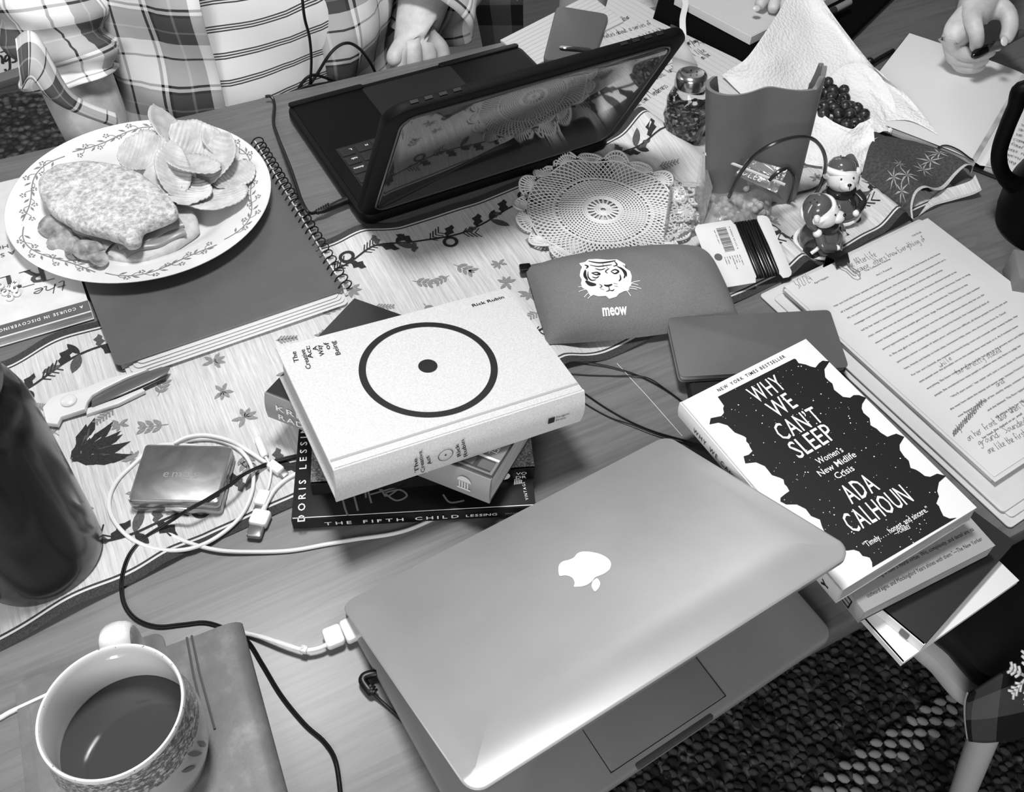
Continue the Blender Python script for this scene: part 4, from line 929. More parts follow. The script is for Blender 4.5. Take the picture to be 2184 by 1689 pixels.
mb = MB(); lathe(mb, prof_, FM, 80, 0, mis=[0]*8+[2]*4+[1]*6); mb.build('cup', [MOUT, GLZ, MRIM], mg)
mb = MB(); disc(mb, 0, 0, R_*.955, FM, mh-.046, 0, 64)
COF = NT('black_coffee'); COF.set(Base_Color=(.055, .055, .055, 1), Roughness=.08, Specular_IOR_Level=.6); mb.build('coffee', COF.m, mg)
ha = FM.loc(P(262, 1345, mz+mh*.7)); hd = atan2(ha[1], ha[0]); FH = FM.at(0, 0, 0, hd)
mb = MB(); pts = catmull([FH(R_*.96, 0, mh-.014), FH(R_*1.18, 0, mh-.007), FH(R_*1.42, 0, mh-.014), FH(R_*1.52, 0, mh-.034), FH(R_*1.42, 0, mh-.056), FH(R_*1.22, 0, mh-.068), FH(R_*1.02, 0, mh-.066)], 6)
w_ = .0095; N = len(pts); vs = []
for i, p in enumerate(pts):
    t = (pts[min(i+1, N-1)]-pts[max(i-1, 0)]).normalized(); nn = t.cross(FH.y).normalized()
    for q in range(14): an = 2*pi*q/14; vs.append(p+FH.y*(w_*cos(an))+nn*(.0045*sin(an)))
mb.add(vs, [[i*14+q, i*14+(q+1) % 14, (i+1)*14+(q+1) % 14, (i+1)*14+q] for i in range(N-1) for q in range(14)]); mb.build('handle', GLZ, mg)
mb = MB()
def mugw(x, y, z=0):
    zz = .05+y; rr_ = interp([(p[1], p[0]) for p in prof_[1:10]], zz)+.0005; a_ = x/R_; return FM(rr_*cos(a_), rr_*sin(a_), zz)
ma = FM.loc(P(435, 1600, mz+.05)); m0 = atan2(ma[1], ma[0])*R_
for i, (dx, dy, L, rot) in enumerate(((-.004, .004, .022, -1.2), (.004, -.002, .02, -1.35), (-.012, 0, .016, -1.0))):
    for s in (1,):
        pts = []
        for q in range(9): t = q/8; pts.append((m0+dx+L*(t-.5)*cos(rot), dy+L*(t-.5)*sin(rot)))
        ribbon(mb, pts, lambda t: .003*sin(pi*t)+.0003, mugw)
mb.build('painted_leaf', mat('mug_paint_grey', .4, .3), mg)
# ------------------------------------------------------------------ crochet doily
dc = P(1286, 452, .003); DR = .101
LACE = mat('cotton_lace', .86, .9, bump=(900, .4))
def dz(r, a): return .0034+rz_(dc.x+r*cos(a), dc.y+r*sin(a))*.9+max(0, r-.05)*.06*(1+sin(a*9+.5))+.004*max(0, (r-.075)/.03)*(sin(a*5)**2)
def dp(r, a): return Vector((dc.x+r*cos(a), dc.y+r*sin(a), T+dz(r, a)))
mb = MB()
def dring(r, th, wob=0, nw=16, seg=112):
    tube(mb, [dp(r+wob*abs(sin(nw*pi*k/seg)), 2*pi*k/seg) for k in range(seg)], th, 4, closed=True)
for r in (.004, .0065, .009): dring(r, .0012, seg=40)
for k in range(18):
    a = 2*pi*k/18; tube(mb, [dp(.009, a), dp(.0185, a)], .0011, 4); 
for r in (.0185, .0205, .0228): dring(r, .0011, seg=72)
r = .0228; i = 0
while r < .047:
    n = int(2*pi*r/.0036); dr = .0034
    for k in range(n):
        a = 2*pi*(k+.5*(i % 2))/n; tube(mb, [dp(r, a), dp(r+dr, a+.10*.02/r)], .00085, 4, cap=False)
    r += dr; i += 1; dring(r, .00085, seg=90)
for k in range(60):
    a = 2*pi*k/60; tube(mb, [dp(r, a), dp(r+.0042, a)], .0014 if k % 3 else .0006, 4, cap=False)
r += .0042; dring(r, .001)
while r < .084:
    n = 84; dr = .0044
    for k in range(n):
        a = 2*pi*(k+.5*(i % 2))/n
        for sg in (-1, 1): tube(mb, [dp(r, a), dp(r+dr, a+sg*pi/n)], .00085, 4, cap=False)
    r += dr; i += 1
dring(r, .001)
NS = 18
for k in range(NS):                                    # shell scallops round the rim
    a0 = 2*pi*k/NS; da = 2*pi/NS
    for j in range(9):
        t = j/8; a = a0+da*(.08+.84*t); rr_ = r+.0148*(sin(pi*(.12+.76*t)))**.6; tube(mb, [dp(r, a0+da*(.3+.4*t)), dp(rr_, a)], .0011, 4, cap=False)
    tube(mb, [dp(r+.0155*(sin(pi*(.05+.9*t/14)))**.6, a0+da*(.03+.94*t/14)) for t in range(15)], .0013, 5)
    tube(mb, [dp(r+.009*(sin(pi*(.05+.9*t/10)))**.6, a0+da*(.08+.84*t/10)) for t in range(11)], .001, 4)
o = mb.build('lace_doily', LACE, smooth=60); tag(o, 'round white crochet lace doily on the table runner behind the pouch', 'doily')
# ------------------------------------------------------------------ zip pouch with tiger
p0 = Vector((.3455, .538, T)); pa = Vector((.5155, .512, T)); pl_ = Vector((.3315, .662, T)); 
FPo = Fr((.338, .5535, T+.0022), Vector((.205, -.058, 0))); PLn, PWd = .2, .108
PTH = .046
def ph(x, y):
    a, b = min(1, abs(2*x/PLn-1)), min(1, abs(2*y/PWd-1)); return PTH*(1-a**3.2)**.55*(1-b**2.2)**.62
def pw_(x, y): 
    a, b = 2*x/PLn-1, 2*y/PWd-1; return FPo(x-.010*a*(1-b*b)*0+.0, y-.006*b*(1-a*a)*-1, 0)
t_ = NT('pouch_canvas'); f_ = t_.noise(t_.coords(scale=(900, 900, 300)), 1., 2); t_.col(t_.ramp(f_, [(.3, .41), (.7, .47)])); t_.set(Roughness=.8); t_.bump(f_, .12, .0003); CANV = t_.m
po = thing('zip_pouch', FPo(.1, .05, 0), 'stuffed grey canvas zip pouch with a white tiger head and small lettering', 'pouch')
mb = MB()
def top(a, b):
    x, y = a*PLn, b*PWd; h = ph(x, y); wr = .0012*mnoise.noise(Vector((x*45, y*45, 2)))*(h/PTH); return pw_(x, y)+Vector((0, 0, .012*(1-.0)*(1 if 0 else 0)+h*.80+wr+.0085))
def bot(a, b): x, y = a*PLn, b*PWd; return pw_(x, y)+Vector((0, 0, .0085-.0085*(1-(2*a-1)**6)*(1-(2*b-1)**4)))
grid(mb, top, 60, 36); n_ = len(mb.f); grid(mb, bot, 24, 16); mb.f[n_:] = [f[::-1] for f in mb.f[n_:]]
mb.build('body', CANV, po)
mb = MB(); tube(mb, [pw_(PLn*t/20, PWd)+Vector((0, 0, .0088)) for t in range(21)], .0022, 8); mb.build('zip', mat('zip_grey', .3, .5), po)
for x in (0, PLn):
    mb = MB(); f = Fr(pw_(x, PWd)+Vector((0, 0, .009)), FPo.x); prism(mb, rrect(-.006, .006, -.006, .004, .002), -.003, .003, f, 0, .001); mb.build('zip_end', mat('zip_metal', .2, .3, .8), po)
def ploc(x, y):
    z = .03
    for _ in range(4):
        q = PP(x, y, Vector((0, 0, T+z)), Vector((0, 0, 1))); l = FPo.loc(q); z = .0022+.0085+ph(min(PLn, max(0, l[0])), min(PWd, max(0, l[1])))*.8
    return (l[0], l[1])
def psurf(x, y, z=0): return top(min(.999, max(.001, x/PLn)), min(.999, max(.001, y/PWd)))+Vector((0, 0, .0007+z))
k = 600/2184
def tg(x, y): return ploc(1000+x*k, 300+y*k)
mb = MB()
head = [(858, 965), (905, 955), (930, 938), (1000, 934), (1080, 940), (1150, 935), (1185, 950), (1215, 965), (1210, 990), (1250, 1015), (1262, 1050), (1255, 1090), (1258, 1105), (1235, 1130), (1240, 1145), (1200, 1150), (1160, 1168), (1140, 1190), (1085, 1208), (1060, 1190), (1000, 1195), (960, 1185), (940, 1195), (915, 1155), (880, 1140), (868, 1110), (875, 1080), (860, 1050), (868, 1010), (880, 990)]
c_ = tg(1060, 1070)
hp = [tg(*p) for p in head]
rings = [[(c_[0]+(p[0]-c_[0])*q, c_[1]+(p[1]-c_[1])*q) for p in hp] for q in (.01, .35, .7, 1.)]
vs = [psurf(*p) for r_ in rings for p in r_]; n = len(hp); mb.add(vs, [[i*n+j, i*n+(j+1) % n, (i+1)*n+(j+1) % n, (i+1)*n+j][::-1] for i in range(3) for j in range(n)])
for q0, q1 in (((885, 1130), (848, 1135)), ((900, 1150), (852, 1168)), ((930, 1170), (892, 1205)), ((960, 1185), (920, 1212)), ((1240, 1100), (1325, 1080)), ((1240, 1115), (1332, 1135)), ((1235, 1130), (1300, 1140)), ((1220, 1145), (1250, 1182)), ((1230, 1095), (1310, 1110))):
    a, b = tg(*q0), tg(*q1); ribbon(mb, [a, ((a[0]+b[0])/2, (a[1]+b[1])/2+.0004), b], .0006, lambda x, y, z: psurf(x, y))
mb.build('tiger_print', mat('print_white', .9, .7), po)
mb = MB()
def st(pts, w): ribbon(mb, [tuple(v[:2]) for v in catmull([Vector((*tg(*p), 0)) for p in pts], 5)], lambda t: w*k/1950*(.35+.65*sin(pi*min(1, max(0, t)))), lambda x, y, z: psurf(x, y, .0004))
for pts, w in (([(930, 950), (1010, 960), (1090, 955), (1140, 945)], 13), ([(940, 975), (1000, 985), (1060, 980), (1110, 975)], 9), ([(980, 1000), (1020, 1010), (1060, 1000)], 8), ([(1090, 1000), (1060, 1020), (1075, 1035)], 8),
 ([(905, 1010), (900, 1050), (920, 1085)], 22), ([(925, 1020), (925, 1060), (950, 1085), (985, 1080)], 10), ([(905, 1090), (940, 1112), (985, 1115)], 30), ([(950, 1030), (985, 1045), (1015, 1040), (990, 1028), (955, 1032)], 13), ([(955, 1060), (985, 1068), (1010, 1055)], 9),
 ([(1100, 1020), (1130, 1035), (1160, 1020), (1135, 1008), (1105, 1018)], 13), ([(1150, 985), (1190, 1005), (1210, 1040), (1200, 1065)], 16), ([(1175, 990), (1215, 1020), (1222, 1055)], 10), ([(1170, 1040), (1175, 1070), (1160, 1085)], 11), ([(1130, 950), (1150, 975), (1120, 985)], 10),
 ([(1045, 1115), (1075, 1120), (1110, 1108)], 16), ([(1080, 1118), (1085, 1150), (1060, 1160)], 7), ([(1085, 1150), (1110, 1152), (1125, 1140)], 7), ([(1010, 1110), (1030, 1125), (1010, 1135)], 7), ([(1015, 1140), (1045, 1150)], 6), ([(1120, 1100), (1150, 1105)], 6), ([(1125, 1118), (1155, 1122)], 6), ([(900, 975), (925, 985), (910, 1000)], 12), ([(1040, 960), (1045, 990)], 8), ([(1070, 985), (1075, 1005)], 7), ([(1195, 975), (1225, 990)], 9)):
    st(pts, w)
mb.build('tiger_stripes', mat('print_black', .08, .7), po)
mb = MB(); a, b = Vector(tg(1035, 1330)), Vector(tg(1225, 1308)); d_ = b-a
text(mb, 'meow', FPo, a.x, a.y, .0088, d_.length, rot=atan2(d_.y, d_.x), bold=.03, warp=lambda x, y: psurf(x, y)); mb.build('lettering', mat('print_white', .9), po)
# ------------------------------------------------------------------ card wound with black cord
CARD = mat('white_card', .83, .7)
q = [P(1508, 488, .030), P(1658, 458, .024), P(1687, 590, .012), P(1530, 616, .012)]
FCd = Fr(q[3], q[2]-q[3], q[0]-q[3]); CWd = ((q[2]-q[3]).length+(q[1]-q[0]).length)/2; CHt = ((q[0]-q[3]).length+(q[1]-q[2]).length)/2
cdp = thing('cord_card', FCd(CWd/2, CHt/2, 0), 'white card with barcode wound with black cord, leaning on the bead bags', 'card')
mb = MB()
xa, xb = CWd*.50, CWd*.86
ol = rrect(0, CWd, 0, CHt, .006, 4)
out = []
for p in ol: out.append(p)
def notch(y0, s): return [(xa, y0), (xa+.002, y0+s*.006), (xb-.002, y0+s*.006), (xb, y0)]
pts = [(.006, 0), (xa-.002, 0)]+notch(0, 1)+[(CWd-.006, 0), (CWd-.002, .002), (CWd, .006), (CWd, CHt-.006), (CWd-.002, CHt-.002), (CWd-.006, CHt), (xb+.002, CHt)]+[(xb, CHt), (xb-.002, CHt-.006), (xa+.002, CHt-.006), (xa, CHt)]+[(.006, CHt), (.002, CHt-.002), (0, CHt-.006), (0, .006), (.002, .002)]
prism(mb, pts, -.0008, 0, FCd, 0, .0002); mb.build('card', CARD, cdp)
for i in range(22):
    x = xa+.0035+(xb-xa-.007)*i/21; mb = MB(); j = .0006*sin(i*2.3)
    tube(mb, [FCd(x+j, .0052, -.0015), FCd(x+j, .0045, .0), FCd(x, .008, .0016+.0004*(i % 2)), FCd(x-j, CHt/2, .002), FCd(x+j, CHt-.008, .0016), FCd(x-j, CHt-.0045, 0), FCd(x-j, CHt-.0052, -.0015)], .00095, 6, cap=False); mb.build('cord_strand', mat('waxed_black_cord', .05, .3), cdp)
mb = MB(); rg = random.Random(9); y = CHt*.52
while y < CHt*.90:
    w = rg.choice((.0003, .0005, .0008)); poly(mb, rect(CWd*.27, CWd*.40, y, y+w), FCd, .0002); y += w+rg.choice((.0003, .0006))
text(mb, '0 84866 05155 4', FCd, CWd*.435, CHt*.9, .0018, CHt*.36, .0002, rot=-pi/2); script(mb, 'numn unim numnin', FCd, CWd*.235, CHt*.88, .0017, .0002, .0002, rot=-pi/2, sx=.95, slant=0)
for i, s in enumerate(('num ni unminin', 'mnun in mn', 'um ii nmun', 'nuinmuninmun in mn', 'numn', 'nin unmnun', 'nm unumnin')): script(mb, s, FCd, CWd*(.43-.033*i), CHt*.45, .0017, .0002, .0002, rot=-pi/2, sx=.8, slant=0)
mb.build('barcode_print', mat('print_grey', .35, .7), cdp, smooth=0)
mb = MB(); disc(mb, CWd*.16, CHt*.46, .0044, FCd, .0003); mb.build('hanging_hole', mat('hole_grey', .36, .8), cdp, smooth=0)
# ------------------------------------------------------------------ manuscript, folder and the papers beside it
ma_ = radians(-84.93); FMn = Fr((.5964, .516, T+.0156), (cos(ma_), sin(ma_), 0)); ML, MW = .2775, .2185
WP = mat('white_paper', .80, .85, nz=(14, .012)); OFFW = mat('pale_folder_card', .80, .7, nz=(18, .02))
fo_ = thing('paper_folder', FMn(.15, .1, -.0156), 'pale creased card folder under the typed pages at the table edge', 'folder')
for i, (x0, x1, y0, z0) in enumerate(((-.012, .318, -.020, .0012), (.0, .312, -.012, .0034), (.035, .305, -.016, .0055))):
    mb = MB(); prism(mb, rrect(x0, x1, y0, .225, .004, 3), z0-.0156, z0+.0018-.0156, FMn, 0, .0005); mb.build('card_sheet', OFFW, fo_)
def crumple(mb, q, nu, nv, amp, sc, seed, mi=0):
    P0, P1, P2, P3 = q
    grid(mb, lambda a, b: (P0.lerp(P1, a)).lerp(P3.lerp(P2, a), b)+Vector((0, 0, amp*mnoise.noise(Vector((a*sc+seed, b*sc, seed))))), nu, nv, mi)
ms = thing('manuscript', FMn(.14, .1, -.008), 'clipped stack of typed pages with handwritten notes, right of the face-outline paperback', 'manuscript')
mb = MB(); box(mb, 0, ML, 0, MW, -.0078, -.0012, FMn); mb.build('page_stack', PAGES, ms)
mb = MB(); box(mb, .003, ML+.004, -.003, MW-.002, -.0011, -.0008, FMn); mb.build('loose_page', WP, ms)
mb = MB(); prism(mb, rrect(0, ML, 0, MW, .001, 2), -.0006, 0, FMn, 0, .0001); mb.build('top_page', WP, ms)
FTx = Fr(FMn(0, 0, 0), FMn.y, z=FMn.z)               # x = reading direction, y = up the page
LINES = ["Her son had killed four people and then himself. It was necessary to hold the funeral at the home", "of a family friend who lived not quite so near, the mourning relocated forty minutes north on I-", "95, no public announcement and shared only through a series of phone calls and private",
 "messages over social media. Throughout the day of the funeral, Francine allowed herself to be", "led by her sister’s cautious hands, from her doorstep to car, car to another doorway, foyer to wing", "chair, where she now sat alone holding a cup of steaming chamomile tea. The biscuit on the", "saucer looked like the kind people gave to their dogs. Francine felt she could not take another",
 "person approaching her, eyes searching her own for what she might know about why her son did", "it. She was glad so few people felt obliged to attend his funeral. Her husband had died of", "pancreatic cancer a couple of years prior, and that was difficult, all those people from his job and", "hers, friends and family on both sides, hometown folks, even, who drove down from St. Cloud.",
 "For her son’s funeral, she insisted the low-lit living room and counted under twenty bodies. Her", "eyes passed over the porcelain urn on the mantle then went back to it. As if mothers knew", "everything. She knew nothing about why her son had gone to the grocery store and killed", "people. She wondered how many people in audience went only there to judge her",
 "“We’ll start soon,” her sister said, just a voice close to Francine’s ear", "she must have taken the teacup and saucer away, because Francine’s hands", "now floated out in front of her, starkly empty, content without it", "and she blinked. The floor tipped and she held fast to the arms of", "throbbing inside her ribcage, then the feeling rose and went to", "her head. She choked on air, small"]
s0, s1 = Vector(FTx.px(1780, 655)), Vector(FTx.px(1902, 763)); st_ = (s1.y-s0.y)/8.2; PRT = mat('print_dark', .2, .8)
mb = MB(); wfull = (Vector(FTx.px(2010, 541))-s0).length
for i, s in enumerate(LINES):
    ind = .012 if i == 15 else (.03 if i in (18, 19) else 0); text(mb, s, FTx, s0.x+ind, s0.y+st_*i, .0023, wfull*len(s)/97*.985, .0003, bold=.004)
for s, q0, q1 in (('April Napkin', (1738, 606), (1770, 594)), ('The Collective Volume', (1846, 580), (1902, 556)), ('Act I: Funeral', (1870, 589), (1904, 574)), ('11ᵗʰ Draft', (1947, 505), (1967, 497))):
    a, b = Vector(FTx.px(*q0)), Vector(FTx.px(*q1)); text(mb, s.replace('ᵗʰ', 'th'), FTx, a.x, a.y, .0024, (b-a).length, .0003)
mb.build('typed_text', PRT, ms, smooth=0)
mb = MB()
def hw(s, q0, q1, h, th=.00033, fr=FTx, mbx=None, z=.0005):
    a, b = Vector(fr.px(*q0)), Vector(fr.px(*q1)); d = b-a; n = sum(4.0 if c == ' ' else 4.2 for c in s); sx = d.length/(n*h/6.); script(mbx or mb, s, fr, a.x, a.y, h, th, z, rot=atan2(d.y, d.x), sx=sx)
hw('3/2/24', (1702, 616), (1733, 598), .011); mb.build('date_note', mat('ink_dark_grey', .25, .8), ms, smooth=0); mb = MB()
hw('The Afterlife', (1808, 574), (1870, 546), .009); hw('Because Mothers know Everything of', (1822, 585), (1975, 512), .0075)
mb.build('title_note', mat('ink_dark_grey', .25), ms, smooth=0); mb = MB()
hw('while', (2005, 786), (2030, 766), .005); hw('too directly stated', (2040, 800), (2135, 750), .006); hw('and', (2125, 826), (2142, 816), .005); mb.build('margin_note', mat('ink_dark_grey', .25), ms, smooth=0); mb = MB()
hw('maybe another line', (2035, 930), (2105, 855), .006); hw('on her front door when it', (2065, 942), (2190, 862), .007); hw('ground. Sounded', (2088, 952), (2190, 902), .007); hw('one like the first', (2108, 968), (2190, 928), .007)
mb.build('bottom_note', mat('ink_dark_grey', .25, .8), ms, smooth=0)
mb = MB()
for t in range(16):
    a = Vector(FTx.px(2034+3.9*t, 926-4.4*t)); ribbon(mb, [(a.x-.002, a.y-.002), (a.x+.003, a.y+.003)], .0012, FTx, .0006)
mb.build('scribbled_out_words', mat('scribble_grey', .42, .8), ms, smooth=0)
ca, cb_ = P(1772, 562, .018), P(1800, 549, .018); FCl = Fr(ca, cb_-ca, z=(0, 0, 1)); 
bc_ = thing('binder_clip', FCl(.008, 0, -.01), 'black binder clip with silver loop on the top edge of the typed pages', 'clip')
mb = MB(); w_ = (cb_-ca).length; m_ = [(-.0075, -.011), (-.0075, .002), (.002, .0068), (.009, -.0014), (.009, -.0004), (.0026, .0076), (-.0085, .003), (-.0085, -.012), (.0026, -.0165), (.009, -.0098), (.009, -.0088), (.002, -.0157)]
n = len(m_); mb.add([FCl(x, -y, z+.001) for x in (0, w_) for y, z in m_], [[i, (i+1) % n, n+(i+1) % n, n+i] for i in range(n)]+[list(range(n))[::-1], [n+i for i in range(n)]]); mb.build('clamp', mat('black_enamel', .05, .3), bc_)
mb = MB(); tube(mb, [FCl(w_*.2, -.008, .0008), FCl(w_*.34, -.016, .0022), FCl(w_*.28, -.027, .003), FCl(w_*.42, -.031, .003), FCl(w_*.62, -.031, .003), FCl(w_*.76, -.027, .003), FCl(w_*.68, -.016, .0022), FCl(w_*.82, -.008, .0008)], .0006, 6); mb.build('wire_handle', mat('bright_wire', .85, .2, .8), bc_)
# thin grey notebook, black case under it
q = [P(1450, 804, .026), P(1811, 783, .026), P(1770, 660, .026), P(1423, 678, .026)]
FG = Fr(q[0], q[1]-q[0], q[3]-q[0]); Lg = (q[1]-q[0]).length*.985; Dg = (q[3]-q[0]).length
g_ = thing('grey_notebook', FG(.08, .04, -.008), 'thin dark grey softcover notebook between the pouch and the typed pages', 'notebook')
ol = [FG.loc(p)[:2] for p in q]
cor = [tuple(Vector(ol[i])) for i in range(4)]
def roundq(c, r=.006):
    out = []
    for i in range(4):
        p0, p1, p2 = Vector(c[i-1]), Vector(c[i]), Vector(c[(i+1) % 4]); a = p1+(p0-p1).normalized()*r; b = p1+(p2-p1).normalized()*r
        for k in range(5): t = k/4; out.append(tuple(a*(1-t)**2+p1*2*t*(1-t)+b*t*t))
    return out
mb = MB(); prism(mb, roundq(cor), -.0012, 0, FG, 0, .0004); prism(mb, roundq(cor), -.0085, -.0073, FG, 0, .0004); mb.build('cover', mat('slate_cover', .36, .6, nz=(30, .015)), g_)
mb = MB(); prism(mb, inset(roundq(cor), .002), -.0073, -.0012, FG); mb.build('page_block', PAGES, g_)
FK2 = flat(.428, .452, 0, radians(-24))
k_ = thing('black_case', FK2(.08, .0, 0), 'black flat case under the grey notebook, showing at its near side', 'case')
mb = MB(); prism(mb, rrect(.006, .150, -.022, .05, .006), .0015, .0165, FK2, 0, .003); mb.build('body', mat('black_fabric', .07, .8), k_)
# pile of paperbacks under the white and black one, at the table edge
def quadbook(name, label, q, th, cover, spine, cat='book'):
    f = Fr(q[0], q[1]-q[0], q[3]-q[0]); return book(name, label, f, (q[1]-q[0]).length, (q[3]-q[0]).length, th, cover, spine, cat)+(f,)
GC = mat('dark_grey_cover', .20, .35)
a, b = P(1792, 1268, .037), P(1844, 1306, .037)
BLC = mat('black_cover', .06, .3); LGC = mat('light_grey_cover', .62, .4)
f = Fr(P(1844, 1306, .034), P(2123, 1164, .036)-P(1844, 1306, .034)); dsp = .205
# x along the near (bottom) edge, spine on the left: build with the spine edge running away from the viewer
o_ = P(1844, 1306, .0365); e_ = P(2123, 1164, .0365)-o_; wv = e_.length; up_ = Vector((-e_.y, e_.x, 0)).normalized()
fs_ = Fr(o_+up_*dsp, -up_, e_)                        # x: towards the viewer along the spine, y: along the near edge
b1, cv, sp = book('paperback_book', 'paperback with black and grey back cover quoting a review, under the face-outline paperback', fs_, dsp, wv, .0175, BLC, LGC, rnd=.0006)
fq = Fr(o_, e_, z=(0, 0, 1)); mb = MB(); poly(mb, rect(0, wv, 0, .030), fq, .0003); mb.build('quote_band', LGC, b1, smooth=0)
mb = MB(); text(mb, '“Good writing is itself a moral virtue. Wit, complexity, and detail are its', fq, .010, .0185, .0036, wv-.016, .0006); text(mb, 'outward signs, and Mockingbird Years shines with them.”—The New Yorker', fq, .010, .0085, .0036, wv-.016, .0006, shear=.1); mb.build('quote_lettering', mat('print_dark', .2), b1, smooth=0)
fsp = Fr(fs_(dsp-.034, -.0010, -.0175), fs_.x, z=-fs_.y); mb = MB()
for r_ in (rect(.012, .022, .003, .0042), rect(.012, .022, .013, .0142), rect(.012, .0132, .003, .0142), rect(.0208, .022, .003, .0142), rect(.012, .022, .0082, .009)): poly(mb, r_, fsp, .0003)
mb.build('spine_emblem', INK, b1, smooth=0)
o_ = P(1971, 1376, .0172); fe = Fr(o_, P(1868, 1290, .0172)-o_, P(2140, 1180, .0172)-o_); Lb = .2; 
b2, cv, sp = book('paperback_book', 'dark paperback with white spine and portrait corner, turned under the review-quoting book', Fr(fe(Lb, 0, 0), -fe.x, z=(0, 0, 1)), Lb, .140, .0098, GC, WCOV)
mb = MB(); pts = [fe.px(*p) for p in ((1887, 1300), (1953, 1360), (1938, 1335), (1946, 1322), (1925, 1300), (1915, 1290))]; poly(mb, pts, fe, .0004); mb.build('portrait_corner', mat('portrait_grey', .5, .4, nz=(160, .25)), b2, smooth=0)
fsp = Fr(fe(0, -.0007, 0), -fe.x, z=-fe.y); mb = MB(); prism(mb, rrect(-.020, -.012, -.0085, -.001, .0012, 3), .0001, .0004, fsp, 0); mb.build('spine_emblem', mat('emblem_grey', .4, .5), b2, smooth=0)
o_ = P(1926, 1414, .0068); fw_ = Fr(o_, P(1844, 1322, .0068)-o_, P(2177, 1240, .0068)-o_); wv = (P(2177, 1240, .0068)-o_).length
b3, cv, sp = book('booklet', 'white booklet with pencil drawing, lowest of the pile at the table edge', Fr(fw_(.17, 0, 0), -fw_.x, z=(0, 0, 1)), .17, wv, .0056, WCOV, WCOV)
mb = MB(); text(mb, '1828', fw_, .045, .006, .006, .022, .0004, rot=pi, sp=.3); mb.build('number_print', mat('number_grey', .72, .6), b3, smooth=0)
mb = MB()
for q0, q1, w_ in (((2085, 1235), (2130, 1226), .0010), ((2075, 1248), (2125, 1232), .0014), ((2040, 1310), (2085, 1255), .012), ((2030, 1318), (2090, 1285), .006)): ribbon(mb, [fw_.px(*q0), fw_.px(*q1)], w_, fw_, .0004)
mb.build('pencil_drawing', mat('drawing_pale', .55, .6), b3, smooth=0)
# ------------------------------------------------------------------ thin black wires by the book stack, thread
ew = thing('earphone_wire', P(1350, 850, 0), 'thin black wires curving over the wood between the book stack and the face-outline paperback', 'wire')
mb = MB(); tube(mb, pz([(1180, 770, .004), (1230, 770, .004), (1300, 782, .002), (1360, 801, .0012), (1410, 826, .0012), (1452, 855, .0012), (1490, 890, .0012), (1560, 940, .0012)]), .0009, 6); tube(mb, pz([(1190, 795, .001), (1250, 800, .001), (1310, 802, .001), (1375, 804, .0030), (1420, 830, .003), (1470, 868, .001)]), .0007, 6); mb.build('upper_wire', BC, ew)
mb = MB(); tube(mb, pz([(1215, 815, .001), (1255, 845, .001), (1300, 875, .001), (1350, 902, .001), (1400, 922, .001), (1470, 942, .001), (1540, 965, .001), (1600, 990, .001)]), .0009, 6); tube(mb, pz([(1210, 830, .001), (1250, 862, .001), (1300, 890, .001), (1345, 905, .003), (1400, 926, .003), (1480, 952, .001), (1580, 990, .001)]), .0007, 6); mb.build('lower_wire', BC, ew)
mb = MB(); tube(mb, pz([(1316, 775, .0006), (1350, 812, .0006), (1385, 850, .0006), (1420, 890, .0006), (1455, 930, .0006)]), .00035, 5); tag(mb.build('loose_thread', mat('pale_thread', .8, .6)), 'fine pale thread lying straight across the wood below the pouch', 'thread')
# ------------------------------------------------------------------ melted candle
def wall_(x, y, C0):
    n = Vector((CF.x, CF.y, 0)).normalized(); return PP(x, y, C0, n)
cb0 = P(1594, 402, .003); ct0 = P(1622, 150, .170)
WAX = mat('grey_wax', .43, .5, nz=(20, .02), Subsurface_Weight=.0)
mb = MB(); NSg, NH = 128, 26
side = Vector((CX.x, CX.y, 0)).normalized(); fwd = Vector((CF.x, CF.y, 0)).normalized()
def cand(a, t, off=0.):
    th = 2*pi*a                                      # th = 0: right, pi/2: away from the viewer
    R = (.0465+.007*t+off); f = 1+.27*cos(3*th+1.12)+.02*sin(3*th+1)
    c = cb0.lerp(ct0, t); p = c + side*(R*f*cos(th)) + fwd*(R*f*sin(th)*.7); return p
def rimh(a):
    th = 2*pi*a; x = cos(th); front = -sin(th)
    h = .97+.02*x+.012*sin(4*x+1)+(.11*max(0, (x-.84)/.16)+.02*sin(a*190) if x > .84 else 0)
    if front < .05: h -= .55*min(1, (.05-front)/.3)
    return h
vs = []; 
for j in range(NH+1):
    for i in range(NSg): a = i/NSg; t = j/NH*rimh(a); vs.append(cand(a, t))
for j in range(NH+1):
    for i in range(NSg): a = i/NSg; t = max(.12, (NH-j)/NH*rimh(a)); vs.append(cand(a, t, -.004))
NR = 2*(NH+1); fs = [[j*NSg+i, j*NSg+(i+1) % NSg, (j+1)*NSg+(i+1) % NSg, (j+1)*NSg+i] for j in range(NR-1) for i in range(NSg)]
mb.add(vs, fs+[[i for i in range(NSg)][::-1], [(NR-1)*NSg+i for i in range(NSg)]]); o = mb.build('melted_candle', WAX, smooth=60)
tag(o, 'tall grey hollow wax candle with wavy sides and torn rim, right of the glass jar', 'candle')
